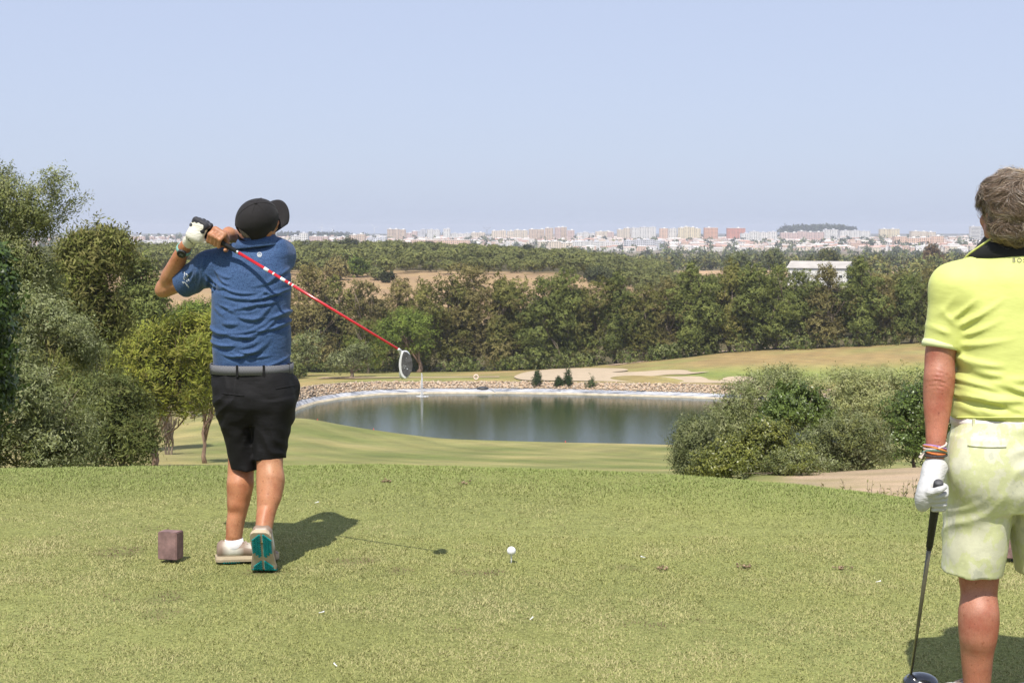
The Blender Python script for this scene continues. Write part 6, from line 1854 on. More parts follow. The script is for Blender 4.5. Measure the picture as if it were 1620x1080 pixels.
def mw_(p):
    x = p[:, 0] - xcM; z = p[:, 2] - mz(520)
    dx = (xcM - armp[0]) - np.abs(x); dz = p[:, 2] - armp[2]
    rad = 0
    for (ang, t0, w_, l_, a_) in ((38, 0.0, 0.009, 0.17, 1.0), (30, -0.030, 0.008, 0.13, 0.8), (46, 0.030, 0.008, 0.12, 0.7), (12, -0.055, 0.010, 0.16, 0.7), (60, 0.062, 0.009, 0.10, 0.5), (150, 0.03, 0.009, 0.08, 0.8), (128, 0.0, 0.008, 0.09, 0.6), (-14, -0.085, 0.010, 0.14, 0.6)):
        ca, sa = math.cos(math.radians(ang)), math.sin(math.radians(ang))
        s_c = dx * ca + dz * sa; t_c = -dx * sa + dz * ca + 0.006 * w1(p)
        rad = rad + a_ * np.exp(-((t_c - t0) / w_) ** 2) * np.clip(s_c / 0.025, 0, 1) * np.clip((l_ - s_c) / (l_ * 0.6), 0, 1)
    low = folds(p, MF)
    hemk = 1 - np.clip((mz(528) - p[:, 2]) / 0.03, 0, 1) * (np.abs(x) > 0.225)
    return (-0.009 * rad - 0.002 * w1(p) - 0.0010 * w2(p)) * hemk - low * (np.abs(x) < 0.24)
sf.warp(mw_)
sf.put((XD(1440, MD), 4.2, 0.5), (XD(mir(1440), MD), 5.0, mz(663)), lambda x, y, z: (z - mz(663) - 0.10 * (x - xcM) ** 2 * 1.0) + y * 0, k=0.006, op='sub')
m_lime = fabric_mat('lime_polo_mat', (0.585, 0.62, 0.19), rough=0.6, sheen=0.1, wr=0.4, wscale=12)
lime_me = sf.mesh('polo_shirt', mroot)
lime = obj('polo_shirt', lime_me, m_lime, man)
bvl = BVHTree.FromPolygons([v.co + mroot for v in lime_me.vertices], [p.vertices[:] for p in lime_me.polygons])
# paler ribbed sleeve bands
m_cuff = fabric_mat('pale_cuff_mat', (0.66, 0.70, 0.36), rough=0.7, wr=0.2)
for s_ in (0, 1):
    X_ = (lambda p: p) if s_ == 0 else mir
    a0 = P(X_(1491.5), 540, 4.616); a1 = P(X_(1489.6), 551, 4.614)
    obj('sleeve_band', tube_np([([a0 - mroot, a0.lerp(a1, 0.5) - mroot, a1 - mroot], [0.0625, 0.0650, 0.0640])], 36), m_cuff, lime)
# hem roll
hp = []
for t in np.linspace(0, 1, 60):
    px = 1513 + (mir(1513) - 1513) * t
    hp.append(tuple(P(px, 660, 4.4)))
pts = drape(hp, bvl, 0.001)
obj('shirt_hem', tube_np([([Vector(p) - mroot for p in pts], [0.0028] * len(pts))], 6), m_lime, lime)
# black stand collar with lime piping, open and leaning outward at the sides
nb = P(1605, 400, 4.612)
m_blackf = fabric_mat('black_collar_mat', (0.014, 0.014, 0.015), rough=0.8, sheen=0.1, wr=0.3)
V, Fq = [], []
nseg = 48
edge = []
for i in range(nseg + 1):
    a = math.radians(-90 - 150 + 300 * i / nseg)          # open at the throat (far side)
    ca, sa = math.cos(a), math.sin(a)
    sd = min(1.0, abs(math.degrees(a) + 90) / 95.0) ** 2         # 0 at the nape, 1 at the sides
    fl_ = 1 + 0.24 * sd
    for (rad, dz) in ((0.074, -0.03), (0.074 * (1 + 0.02 * sd), 0.046 + 0.006 * sd), (0.080 * (1 + 0.02 * sd), 0.046 + 0.006 * sd), (0.090 * (1 + 0.48 * sd), -0.004 - 0.022 * sd)):
        V.append((nb.x + ca * rad * 1.18 - mroot.x, nb.y + sa * rad - mroot.y, nb.z + dz - mroot.z))
    if sd > 0.35:
        edge.append(Vector((nb.x + ca * 0.080 * 1.20, nb.y + sa * 0.080, nb.z + 0.052)))
    elif edge and isinstance(edge[-1], Vector): edge.append(None)
for i in range(nseg):
    for j in range(4):
        Fq.append((i * 4 + j, i * 4 + (j + 1) % 4, (i + 1) * 4 + (j + 1) % 4, (i + 1) * 4 + j))
col_o = obj('collar', mesh_np('collar', V, Fq), m_blackf, lime)
def collar_pt(deg, t):
    a = math.radians(deg); sd = min(1.0, abs(deg + 90) / 95.0) ** 2
    rt, rb_ = 0.081 * (1 + 0.02 * sd), 0.096 * (1 + 0.42 * sd)
    rad = rt + (rb_ - rt) * t; dz = (0.046 + 0.006 * sd) * (1 - t) + (-0.014 - 0.012 * sd) * t
    return Vector((nb.x + math.cos(a) * rad * 1.18, nb.y + math.sin(a) * rad, nb.z + dz)) - mroot
for sg in (-1, 1):
    ln = [collar_pt(-90 + sg * d_, t_) for d_, t_ in zip(np.linspace(52, 112, 16), np.clip(np.linspace(-0.25, 1.02, 16), 0, 1))]
    obj('collar_piping', tube_np([(ln, [0.0036] * len(ln))], 6), m_lime, col_o)
# lettering across the upper back
cu = bpy.data.curves.new('lettering', 'FONT'); cu.body = 'BOSS'; cu.size = 0.0200; cu.space_character = 1.35; cu.extrude = 0.0; cu.offset = 0.00025
to = bpy.data.objects.new('lettering_tmp', cu); COL.objects.link(to)
dgp = bpy.context.evaluated_depsgraph_get()
tm = bpy.data.meshes.new_from_object(to.evaluated_get(dgp))
COL.objects.unlink(to); bpy.data.objects.remove(to)
o3 = P(1601, 415, 4.45)
pts = []
for v in tm.vertices:
    q_ = o3 + Vector((v.co.x, 0, v.co.y - 0.10 * v.co.x * 0))
    pts.append(tuple(q_))
pts = drape(pts, bvl, 0.0022)
for v, p in zip(tm.vertices, pts): v.co = Vector(p) - mroot
tm.materials.clear()
obj('lettering', tm, simple('lettering_mat', (0.12, 0.11, 0.08), 0.6, 0.1), lime)
# --- shorts
hf_ = Fld((XD(1470, MD), 4.36, mz(930)), (XD(mir(1470), MD), 4.92, mz(655)), 0.0060)
hf_.loft([ringpx(656, 1514, mir(1514), 0.166, MD), ringpx(690, 1508, mir(1508), 0.174, MD, -0.005), ringpx(730, 1506, mir(1506), 0.180, MD, -0.012), ringpx(770, 1506, mir(1506), 0.172, MD, -0.01), ringpx(800, 1510, mir(1510), 0.150, MD)], k=0.02, zmax=mz(660))
for s_ in (0, 1):
    X_ = (lambda p: p) if s_ == 0 else mir
    rg = [ringpx(690, 1507, 1618, 0.160, MD, -0.004), ringpx(760, 1504, 1613, 0.155, MD, -0.006), ringpx(830, 1502, 1602, 0.130, MD), ringpx(910, 1500, 1589, 0.106, MD)]
    if s_: rg = [(z_, 2 * xcM - cx_, cy_, rx_, ry_) for (z_, cx_, cy_, rx_, ry_) in rg]
    hf_.loft(rg, k=0.02, zmin=mz(904), e=2.2)
    hf_.ell(P(X_(1565), 735, 4.53), (0.10, 0.075, 0.12), k=0.08)
s1 = SN(84, 3.4, 7); s2 = SN(85, 9, 6)
def msw(p):
    x = np.abs(p[:, 0] - xcM); z = p[:, 2] - mz(800)
    ph = (0.55 * z + 0.85 * x) / 0.075 + 0.75 * s1(p)
    return -0.008 * (1 - np.abs(np.sin(math.pi * ph))) * np.clip(0.45 + 0.7 * s1(p * 0.7), 0, 1) - 0.004 * s1(p) - 0.0012 * s2(p)
hf_.warp(msw)
m_camo, nt, b = base_mat('pale_camouflage_mat')
cA = ramp(nt, noise(nt, 11.0, 5, 0.62, stretch=(1, 1, 0.7)), [(0.44, (0.62, 0.61, 0.44)), (0.46, (0.59, 0.605, 0.33)), (0.54, (0.585, 0.60, 0.34)), (0.555, (0.63, 0.62, 0.46)), (0.62, (0.62, 0.61, 0.45)), (0.635, (0.52, 0.52, 0.40))])
cB = ramp(nt, noise(nt, 26.0, 4, 0.6), [(0.40, 1.0), (0.62, 0.90), (0.70, 1.05)])
nt.links.new(mulcol(nt, cA, cB), b.inputs['Base Color']); b.inputs['Roughness'].default_value = 0.8; b.inputs['Sheen Weight'].default_value = 0.1
bump(nt, b, noise(nt, 24, 4, 0.55), 0.45, 0.005)
cs_me = hf_.mesh('shorts', mroot)
cshorts = obj('shorts', cs_me, m_camo, man)
bvc = BVHTree.FromPolygons([v.co + mroot for v in cs_me.vertices], [p.vertices[:] for p in cs_me.polygons])
for (x0, y0, x1, y1) in ((1531, 704, 1592, 706), (mir(1592), 706, mir(1531), 704)):
    pts = drape([tuple(P(x0 + (x1 - x0) * t, y0 + (y1 - y0) * t + 1.5 * math.sin(t * 3.14), 4.4)) for t in np.linspace(0, 1, 12)], bvc, 0.0015)
    obj('pocket_welt', tube_np([([Vector(p) - mroot for p in pts], [0.0032] * 12)], 6), m_camo, cshorts)
rb = ringpx(660, 1513, mir(1513), 0.168, MD)
V, Fq = ring_band((rb[1] - mroot.x, rb[2] - mroot.y), rb[3] - 0.002, rb[4] + 0.000, mz(672), mz(657), 0.006)
obj('belt', mesh_np('belt', V, Fq, smooth=False), fabric_mat('pale_belt_mat', (0.66, 0.60, 0.58), rough=0.7), man)
for px in (1527, 1606):
    u = (XD(px, MD) - rb[1]) / rb[3]; yy = rb[2] - (rb[4] + 0.008) * (1 - min(abs(u), 0.985) ** 2.3) ** (1 / 2.3)
    obj('belt_loop', box_np([(XD(px, MD) - mroot.x, yy - mroot.y - 0.003, (mz(676) + mz(655)) / 2, 0.011, 0.006, mz(655) - mz(676))]), m_camo, man)
# --- shoes (below the picture edge)
for px in (1543, mir(1543)):
    hp_ = Vector((XD(px, MD), MD - 0.075, 0.014))
    obj('sock', tube_np([([P(px + 2, 1110, 4.62) - mroot, P(px + 2, 1128, 4.62) - mroot], [0.046, 0.050])], 18), m_sock, man)
    shoe(man, mroot, hp_, (0.03, 1, 0), (0, 0, 1), 0.265, 0.0, SHOE, 1)
# --- hair: dark under layer and thousands of wavy strands
hb = Fld(tuple(hC - Vector((0.17, 0.17, 0.16))), tuple(hC + Vector((0.17, 0.17, 0.19))), 0.005)
hb.ell(hC - hf * 0.014 + hu * 0.026, (0.094, 0.110, 0.099), (hr, hf, hu), cut=(hC + hf * 0.060 + hu * 0.06, (hf * 0.9 - hu * 0.45).normalized()))
hb.ell(hC - hf * 0.036 - hu * 0.048, (0.084, 0.070, 0.072), (hr, hf, hu), k=0.03, cut=(hC - hf * 0.012, hf))
hb2 = SN(86, 16.0); hb.warp(lambda p: 0.004 * hb2(p))
m_hairb = simple('hair_base_mat', (0.11, 0.075, 0.050), 0.7, 0.4, 120, bmp=0.9, bscale=180, bdist=0.006)
hair = obj('hair', hb.mesh('hair', mroot), m_hairb, man)
r = np.random.RandomState(88)
NP = 11
Rh = np.array([list(hr), list(hf), list(hu)])
w_a = SN(89, 9.0, 7); w_b = SN(90, 9.0, 7); w_c = SN(91, 22.0, 7)
pal = np.array([(0.17, 0.115, 0.075), (0.24, 0.17, 0.115), (0.33, 0.26, 0.19), (0.42, 0.36, 0.30), (0.12, 0.08, 0.055), (0.36, 0.27, 0.16)])
HV, HF, HC, hoff = [], [], [], 0
def strands(NS, rad, cen, okf, step, lift, crown_pt, curl=0.45):
    global hoff
    d = unit(r.normal(size=(NS * 3, 3)))
    d = d[okf(d)][:NS]; NS = len(d)
    lay = r.rand(NS) ** 1.6 + (r.rand(NS) < 0.03) * r.uniform(0.2, 0.8, NS)
    pts = [d * rad]; cur = d.copy()
    lenf = r.uniform(0.55, 1.25, NS)
    for i in range(NP - 1):
        away = unit(cur - crown_pt * (cur @ crown_pt)[:, None])
        swirl = unit(np.cross(cur, crown_pt)); q_ = cur * 0.10
        t_ = away + np.array([0, -0.15, -0.55]) + swirl * (0.45 + 0.7 * w_a(q_))[:, None] + np.stack([w_a(q_ + 3), w_b(q_ + 5), w_a(q_ + 9)], 1) * 0.65
        t_ = t_ + np.stack([w_c(q_ + 1), w_c(q_ + 4), w_c(q_ + 7)], 1) * curl + r.normal(size=(NS, 3)) * 0.32
        t_ = unit(t_ - cur * (t_ * cur).sum(1)[:, None])
        cur = unit(cur + t_ * step * lenf[:, None])
        k = (i + 1) / (NP - 1)
        off = 1 + (0.015 + lift * lay)[:, None] * math.sin(min(1, k * 1.25) * math.pi * 0.72) + 0.045 * (w_c(q_ + 2) * k)[:, None]
        low = np.clip(-cur[:, 2] - 0.45, 0, 1)[:, None]
        pts.append(cur * rad * off * (1 - 0.10 * low))
    Pk = np.stack(pts, 1) + cen
    outw = unit(Pk - cen); tang = unit(np.gradient(Pk, axis=1))
    sdv = unit(np.cross(tang, outw) + r.normal(size=(NS, 1, 3)) * 0.35)
    wid = (0.00062 * r.uniform(0.6, 1.5, (NS, 1, 1))) * np.linspace(1.0, 0.25, NP)[None, :, None]
    HV.append(np.stack([Pk - sdv * wid, Pk + sdv * wid], 2).reshape(-1, 3) @ Rh + np.array(hC - mroot))
    base = (np.arange(NS) * NP * 2)[:, None] + (np.arange(NP - 1) * 2)[None, :] + hoff
    HF.append(np.stack([base, base + 1, base + 3, base + 2], -1).reshape(-1, 4)); hoff += NS * NP * 2
    clump = np.clip(((w_a(d * 0.12 + 2) + 1) * 0.5 * 5.99 + r.normal(size=NS) * 2.2), 0, 5.99).astype(int)
    HC.append(np.repeat(pal[clump] * r.uniform(0.5, 1.4, (NS, 1)), NP * 2, 0))
strands(15000, np.array([0.096, 0.112, 0.102]), np.array([0, -0.014, 0.026]), lambda d: (d[:, 2] > -0.80) & (d[:, 1] < 0.55 + 0.5 * d[:, 2]) & ~((np.abs(d[:, 0]) > 0.72) & (d[:, 1] > 0.0) & (d[:, 2] < 0.05)), 0.082, 0.15, np.array([0.25, -0.45, 0.86]), 0.30)
strands(7000, np.array([0.087, 0.073, 0.076]), np.array([0, -0.037, -0.048]), lambda d: (d[:, 1] < 0.10) & (d[:, 2] > -0.75) & (d[:, 2] < 0.7), 0.075, 0.16, np.array([0.05, -0.1, 0.99]), 0.5)
VV, FF, CCc = np.vstack(HV), np.vstack(HF), np.vstack(HC)
m_hair = leafmat('hair_strand_mat', trans=0.12, rough=0.42, rnd=0.0, spec=0.5)
tag(obj('hair_strands', mesh_np('hair_strands', VV, FF, CCc), m_hair, hair), kind='stuff')
# --- club hand, glove, bracelets
a2 = P(1485, 763, 4.40); b2 = P(1441, 1068, 4.80)
gd2 = (b2 - a2).normalized()
c2_ = a2 + gd2 * 0.066
wrist2 = P(1479, 742, 4.540)
gl = Fld(tuple(c2_ - Vector((0.13, 0.14, 0.13))), tuple(c2_ + Vector((0.13, 0.22, 0.16))), 0.0033)
n2_ = Vector((-0.62, 0.62, 0.35))
hand_field(gl, c2_, gd2, n2_, 1, wrist2, fr=0.0100, sc=0.92, te=-1)
gx_ = Vector(gd2); nn_ = (n2_ - gx_ * n2_.dot(gx_)).normalized(); tt_ = gx_.cross(nn_)
gl.cap(wrist2 + Vector((0, 0, 0.004)), c2_ + nn_ * 0.030 - tt_ * 0.010 + gx_ * (-0.02), 0.030, 0.024, k=0.03)
gl.cap(wrist2 + Vector((0, 0, 0.004)), c2_ + nn_ * 0.034 + tt_ * 0.012, 0.027, 0.021, k=0.03)
gn_ = SN(92, 16.0); gl.warp(lambda p: 0.0014 * gn_(p))
m_glw = fabric_mat('bright_glove_mat', (0.50, 0.495, 0.485), rough=0.6, sheen=0.05, wr=0.6, wscale=50)
glove2 = obj('golf_glove', gl.mesh('golf_glove', mroot), m_glw, man)
obj('glove_cuff', tube_np([([wrist2 + Vector((0, 0, 0.020)) - mroot, wrist2 + Vector((0, 0, 0.006)) - mroot], [0.0350, 0.0345])], 26), m_glw, glove2)
bc = [((0.55, 0.16, 0.04), 0.0000, (0.25, 0.1)), ((0.34, 0.20, 0.42), 0.010, (-0.2, 0.2)), ((0.62, 0.50, 0.46), 0.016, (0.1, -0.25)), ((0.16, 0.30, 0.24), -0.008, (-0.35, 0.1)), ((0.60, 0.22, 0.06), 0.005, (-0.15, 0.3)), ((0.05, 0.04, 0.04), -0.013, (0.05, 0.0))]
wb = P(1479, 712, 4.552)
for i, (c_, dz, tl) in enumerate(bc):
    t_ = torus(0.0345 + 0.0006 * i, 0.0034, 36, 7)
    o = obj('bracelet', t_, simple('bracelet_mat', c_, 0.8, 0.35, 220), man, wb + Vector((0, 0, dz)) - mroot)
    o.rotation_euler = (math.radians(90) + tl[0], tl[1], 0.0)
V = [(-0.034, -0.01, -0.002), (-0.030, -0.016, 0.008), (-0.046, -0.012, -0.026), (-0.054, -0.008, -0.020)]
me = bpy.data.meshes.new('tassel'); me.from_pydata([(x, y, z) for x, y, z in V] + [(x, y + 0.003, z) for x, y, z in V], [], [(0, 1, 3, 2), (4, 6, 7, 5), (0, 4, 5, 1), (1, 5, 7, 3), (3, 7, 6, 2), (2, 6, 4, 0)])
obj('bracelet_tassel', me, simple('tassel_mat', (0.58, 0.50, 0.44), 0.9, 0.3, 100), man, wb - mroot)
# --- his club
club2 = empty('golf_club', a2)
tag(club2, 'black driver with dark shaft held upright by the man in lime', 'golf club')
m_dshaft = simple('dark_shaft_mat', (0.12, 0.11, 0.085), 0.25, 0.1, 20, coat=0.5, metal=0.3)
m_gcap = simple('grip_cap_mat', (0.075, 0.075, 0.08), 0.6, 0.2, 60)
club_shaft(club2, a2, a2, b2, 0.262, {'grip': m_grip, 'cap': m_gcap, 'ring': m_grip, 'shaft': m_dshaft, 'band': m_grip}, r0=0.0078, r1=0.0046, gr=0.0150)
hc = b2 + Vector((0.040, 0.020, -0.040)); hc.z = 0.040
kf = Fld(tuple(hc - Vector((0.11, 0.11, 0.06))), tuple(hc + Vector((0.11, 0.11, 0.12))), 0.0034)
kf.ell(hc, (0.062, 0.056, 0.036), None, k=0.004)
kf.cap(b2, hc + Vector((-0.030, -0.012, 0.004)), 0.0072, 0.014, k=0.02)
m_gblack = simple('gloss_black_mat', (0.012, 0.013, 0.018), 0.15, 0.1, 20, coat=0.8, spec=0.6)
obj('club_head', kf.mesh('club_head', a2), m_gblack, club2)

# ================================================================ things on the tee
def bevel_box(name, sx, sy, sz, bev, mat, parent, loc, segs=2):
    bm = bmesh.new(); bmesh.ops.create_cube(bm, size=1.0)
    for v in bm.verts: v.co = Vector((v.co.x * sx, v.co.y * sy, v.co.z * sz))
    bmesh.ops.bevel(bm, geom=bm.edges[:], offset=bev, segments=segs, affect='EDGES')
    me = bpy.data.meshes.new(name); bm.to_mesh(me); bm.free()
    for p in me.polygons: p.use_smooth = False
    return obj(name, me, mat, parent, loc)
m_marker = simple('marker_mat', (0.21, 0.128, 0.115), 0.75, 0.38, 18, bmp=0.5, bscale=90, bdist=0.002)
for (px, py, D, lab) in ((264, 887, 6.80, 'brown block tee marker on a peg beside the golfer feet'), (1612, 884, 6.82, 'brown block tee marker glimpsed behind the leg of the standing man')):
    x = XD(px, D)
    mk = empty('tee_marker', (x, D, 0.0)); tag(mk, lab, 'tee marker', 'tee markers on the tee')
    o = bevel_box('block', 0.100, 0.075, 0.135, 0.004, m_marker, mk, (0, 0, 0.083)); o.rotation_euler = (math.radians(-2), 0, math.radians(-14))
    obj('peg', tube_np([([(0, 0, -0.03), (0, 0, 0.03)], [0.006, 0.010])], 10), m_black, mk)
bxp = P(809, 892, CAMZ / tpy(892))
tee_o = empty('golf_tee', (bxp.x, bxp.y, 0.0)); tag(tee_o, 'white golf tee stuck in the turf under the ball', 'golf tee')
m_tee = simple('tee_white_mat', (0.80, 0.80, 0.78), 0.5, 0.04)
obj('peg', tube_np([([(0, 0, -0.02), (0, 0, 0.028), (0, 0, 0.036)], [0.0028, 0.0030, 0.0034])], 12), m_tee, tee_o)
obj('cup', tube_np([([(0, 0, 0.036), (0, 0, 0.042), (0, 0, 0.0445)], [0.0034, 0.0058, 0.0064])], 14), m_tee, tee_o)
bm = bmesh.new(); bmesh.ops.create_icosphere(bm, subdivisions=4, radius=0.02135)
me = bpy.data.meshes.new('golf_ball'); bm.to_mesh(me); bm.free()
for p in me.polygons: p.use_smooth = True
m_ball, nt, b = base_mat('golf_ball_mat')
vo = nd(nt, 'ShaderNodeTexVoronoi', Scale=260.0); tc = nt.nodes.new('ShaderNodeTexCoord'); nt.links.new(tc.outputs['Object'], vo.inputs['Vector'])
nt.links.new(ramp(nt, noise(nt, 60.0), [(0.3, 0.76), (0.7, 0.82)]), b.inputs['Base Color']); b.inputs['Roughness'].default_value = 0.35
dimp = ramp(nt, vo.outputs['Distance'], [(0.15, 0.0), (0.45, 1.0)])
bump(nt, b, dimp, 0.6, 0.0012)
ballroot = obj('golf_ball', me, m_ball, None, (bxp.x, bxp.y, 0.0445 + 0.0205))
tag(ballroot, 'white dimpled golf ball teed up in the middle of the grass', 'golf ball')
# broken tees and a dry leaf or two
for i, (px, py, a, lab) in enumerate(((498, 798, 0.4, 'white broken tee stub on the grass just past the golfer shadow'), (526, 1057, 2.2, 'white broken tee stub lying nearest the bottom picture edge'), (841, 983, 1.0, 'white broken tee stub on the grass below the ball'), (504, 973, 0.2, 'small white tee chip on the grass below the golfer shoe'), (1020, 885, 2.9, 'pale broken tee lying beside a divot'), (1397, 924, 0.1, 'white tee chip near the club shaft'))):
    D = CAMZ / tpy(py); x = XD(px, D)
    t_ = obj('broken_tee', tube_np([([(-0.011, 0, 0.0), (0.006, 0, 0.003), (0.012, 0, 0.005)], [0.0014, 0.0020, 0.0036])], 8), m_tee, None, (x, D, 0.012))
    t_.rotation_euler.z = a
    tag(t_, lab, 'tee stub', 'broken tees lying on the tee')
for i, (px, py, lab) in enumerate(((608, 763, 'brown turf clod on the far part of the tee, nearer the golfer'), (733, 766, 'straw-coloured turf clod on the far part of the tee'), (1051, 901, 'small dark turf clod beside the dry divots'), (1180, 898, 'reddish turf clod on the tee below the shrubs'), (1337, 901, 'turf clod nearest the club of the standing man'))):
    D = CAMZ / tpy(py); x = XD(px, D)
    Vr, Fr, Cr = rocks(14, lambda rg: (rg.normal() * 0.018, rg.normal() * 0.010, 0.008 + abs(rg.normal()) * 0.006), (0.004, 0.008), [(0.26, 0.17, 0.10), (0.36, 0.27, 0.16), (0.22, 0.15, 0.09)], 950 + i)
    c_ = obj('turf_clod', mesh_np('turf_clod', Vr, Fr, Cr, smooth=False), m_rock, None, (x, D, 0.0))
    tag(c_, lab, 'turf clod', 'turf clods on the tee')
# ---------------------------------------------------------------- turf on the tee: real blades
r = np.random.RandomState(900)
def in_view(n, D0, D1, m=0.10):
    D = np.sqrt(r.uniform(D0 ** 2, D1 ** 2, n)); u = r.uniform(-0.36 - m, 0.36 + m, n)
    return D * u, D
def zones(x, y):
    p = np.stack([x, y, x * 0], -1)
    a = SN(61, 0.45)(p); b_ = SN(62, 1.6)(p); c_ = SN(63, 5.0)(p)
    px = 810 + F * x / y
    esl = np.interp(px, EDGE_PX, EDGE_PY)
    De = CAMZ / np.tan(np.arctan((esl - 540) / F) + TH) - 0.30
    rim = np.clip((y - (De - 1.15)) / 0.9, 0, 1)                      # longer, greener rim of the tee
    dry = np.clip(0.36 + 0.30 * a + 0.26 * b_ + 0.12 * c_ - 0.45 * rim - 0.06 * (y - 6), 0, 1)
    return a, b_, c_, rim, dry, De
BARE = [(262, 945, 34, 12), (258, 972, 40, 10), (190, 872, 44, 9), (250, 838, 46, 6), (560, 888, 40, 6), (610, 905, 46, 8), (760, 906, 44, 7), (990, 898, 22, 6), (1046, 901, 10, 5), (1176, 897, 12, 5), (1338, 901, 14, 5), (888, 831, 20, 4), (733, 765, 9, 3.5), (608, 762, 6, 3.5), (728, 995, 16, 5), (1108, 983, 18, 5), (180, 950, 16, 4), (165, 940, 12, 4), (763, 837, 14, 4), (610, 838, 12, 3), (1020, 990, 40, 8), (420, 905, 40, 8)]
def bare_mask(x, y):
    m = np.zeros_like(x)
    for (px, py, a, b_) in BARE:
        c_ = P(px, py, CAMZ / tpy(py))
        sx = a / F * c_.y; sy = b_ * c_.y * c_.y / (CAMZ * F)
        q_ = ((x - c_.x) / sx) ** 2 + ((y - c_.y) / sy) ** 2
        m = np.maximum(m, np.clip(1.35 - q_, 0, 1))
    return m
def blades(n, D0, D1, seedm):
    x, y = in_view(n, D0, D1)
    a, b_, c_, rim, dry, De = zones(x, y)
    bare = bare_mask(x, y)
    keep = (y < De + 0.75) & (r.rand(n) > bare * 0.55 * (0.6 + 0.4 * c_)) & (r.rand(n) > 0.25 * dry)
    x, y, a, b_, c_, rim, dry, bare = [v[keep] for v in (x, y, a, b_, c_, rim, dry, bare)]
    n = len(x)
    z = H(x, y) + 0.006 * _und(np.stack([x, y, x * 0], -1)) - 0.002
    tuft = np.clip(b_ * 0.45 + c_ * 0.4, -1, 1.4)
    L = (0.0135 + 0.005 * tuft + 0.003 * rim * (1 + 0.5 * b_)) * r.uniform(0.55, 1.45, n)
    L = np.maximum(L, 0.007)
    az = r.uniform(0, 6.28, n); tilt = np.clip(r.normal(1.12, 0.28, n) - 0.25 * rim, 0.0, 1.45)
    d = np.stack([np.sin(tilt) * np.cos(az), np.sin(tilt) * np.sin(az), np.cos(tilt)], 1)
    sd = np.stack([-np.sin(az), np.cos(az), np.zeros(n)], 1)
    W = r.uniform(0.0016, 0.0034, n) * (1 + 0.06 * (y - 5))
    base = np.stack([x, y, z], 1)
    v = np.stack([base - sd * W[:, None], base + sd * W[:, None], base + d * L[:, None]], 1).reshape(-1, 3)
    green = np.array([0.288, 0.304, 0.094]); green2 = np.array([0.352, 0.350, 0.128]); straw = np.array([0.435, 0.395, 0.190]); lush = np.array([0.222, 0.292, 0.080])
    t = np.clip(dry + r.normal(size=n) * 0.17, 0, 1)[:, None]
    c0 = np.where(r.rand(n, 1) < 0.5, green, green2)
    c0 = c0 * (1 - rim[:, None] * 0.65) + lush * rim[:, None] * 0.65
    c0 = c0 * (1 - np.clip(tuft - 0.6, 0, 1)[:, None] * 0.5) + lush * np.clip(tuft - 0.6, 0, 1)[:, None] * 0.5
    col = c0 * (1 - t) + straw * t
    bk = np.clip(bare * (0.75 + 0.5 * c_), 0, 0.9)[:, None] * (r.rand(n, 1) < 0.9)
    col = col * (1 - bk) + np.array([0.165, 0.11, 0.07]) * bk
    col *= r.uniform(0.86, 1.14, (n, 1))
    return v, np.arange(len(v)).reshape(-1, 3), np.repeat(col, 3, 0)
parts = [blades(420000, 4.7, 7.4, 1), blades(330000, 7.4, 11.0, 2)]
off = 0; Vs, Fs, Cs = [], [], []
for v, f, c_ in parts:
    Vs.append(v); Fs.append(f + off); Cs.append(c_); off += len(v)
m_grass = leafmat('grass_mat', trans=0.25, rough=0.6, rnd=0.0, spec=0.2)
tag(obj('tee_grass', mesh_np('tee_grass', np.vstack(Vs), np.vstack(Fs), np.vstack(Cs), smooth=False), m_grass), 'short mown grass of the tee with dry straw patches', kind='stuff')
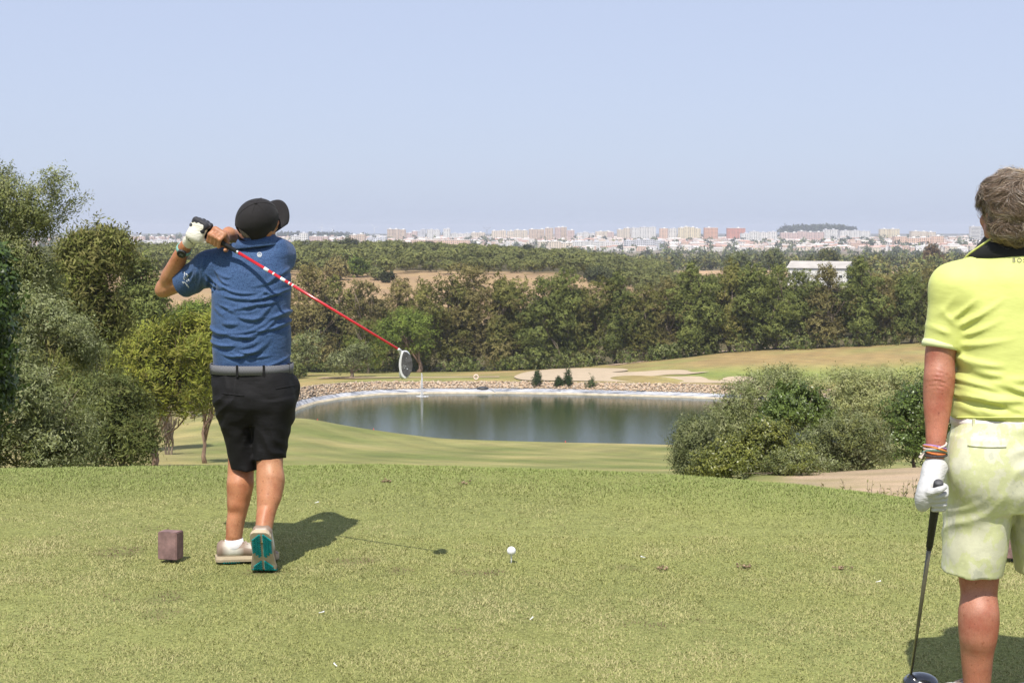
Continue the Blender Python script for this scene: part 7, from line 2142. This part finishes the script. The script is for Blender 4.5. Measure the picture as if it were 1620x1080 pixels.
# tall weeds on the brow by the dirt track
def weed(name, label, px, D, py_top, n, seed, pal, spread=0.08):
    x = XD(px, D); z = Hs(x, D); rr_ = np.random.RandomState(seed)
    root = empty(name, (x, D, z)); tag(root, label, 'weed', 'dry weeds on the brow by the dirt track')
    h = zpy(D, py_top) - z
    paths = []
    lv = []
    for i in range(n):
        b0 = np.array([rr_.normal() * spread, rr_.normal() * spread, -0.02]); t0 = b0 + np.array([rr_.normal() * spread * 1.2, rr_.normal() * spread, h * rr_.uniform(0.5, 1.0)])
        mid = (b0 + t0) / 2 + rr_.normal(size=3) * 0.015
        paths.append(([b0, mid, t0], [0.006, 0.005, 0.002]))
        for k in range(14):
            t = rr_.uniform(0.3, 1.0); lv.append(b0 + (t0 - b0) * t)
    obj('stems', tube_np(paths, 4), m_bark, root)
    lv = np.array(lv); k = len(lv)
    d = unit(rr_.normal(size=(k, 3)) + np.array([0, 0, 0.8])); nr = unit(rr_.normal(size=(k, 3)))
    cc = np.array(pal)[rr_.randint(len(pal), size=k)]
    V, Fq, C = leaf_quads(lv, d, nr, rr_.uniform(0.03, 0.08, k), rr_.uniform(0.008, 0.02, k), cc)
    obj('leaves', mesh_np('leaves', V, Fq, C, smooth=False), m_leaf, root)
PW = [(0.20, 0.20, 0.07), (0.26, 0.22, 0.10), (0.16, 0.17, 0.055)]
for i, (px, D, pt, n, lab) in enumerate([(1316, 17.5, 757, 12, 'short pale weed tuft on the brow at the foot of the grey olive shrub'), (1301, 17.5, 759, 9, 'smallest weed tuft on the brow below the olive shrub'), (1382, 16.5, 748, 12, 'tall upright weed stems standing before the dirt track'),
                                         (1451, 15.5, 752, 14, 'bushy weed tuft close to the gloved hand'), (1425, 16, 762, 12, 'low brown weed tuft between the tall stems and the gloved hand'), (1500, 15, 760, 14, 'weed tuft half hidden behind the club hand')]):
    weed('dry_weed', lab, px, D, pt, n, 930 + i, PW)
lobw = []
for i in range(40):
    px = r.uniform(1340, 1640); D = r.uniform(13.0, 16.0); x = XD(px, D); lobw.append((x, D, Hs(x, D) + 0.06, 0.25, 0.2, 0.14))
V, Fq, C = crown_np(940, lobw, 900, 8, 0.10, 0.08, 0.012, PW + [(0.24, 0.17, 0.11)], gapf=1.5, gap=-0.5, up=0.8)
tag(obj('brow_weeds', mesh_np('brow_weeds', V, Fq, C, smooth=False), m_leaf), 'dry reddish weeds along the brow beside the dirt track', kind='stuff')
# ---------------------------------------------------------------- haze
m_haze = bpy.data.materials.new('haze_mat'); m_haze.use_nodes = True
nt = m_haze.node_tree; nt.nodes.clear()
mo = nt.nodes.new('ShaderNodeOutputMaterial'); pv = nt.nodes.new('ShaderNodeVolumePrincipled')
pv.inputs['Color'].default_value = (0.86, 0.90, 1.0, 1)
pv.inputs['Density'].default_value = 0.00012
pv.inputs['Anisotropy'].default_value = 0.0
nt.links.new(pv.outputs[0], mo.inputs['Volume'])
HB = 9400.0
hz = obj('haze', box_np([(0, 0, (-41 + 40) / 2, 2 * HB, 2 * HB, 81)]), m_haze)
tag(hz, 'thin pale heat haze over the plain and town', kind='stuff')
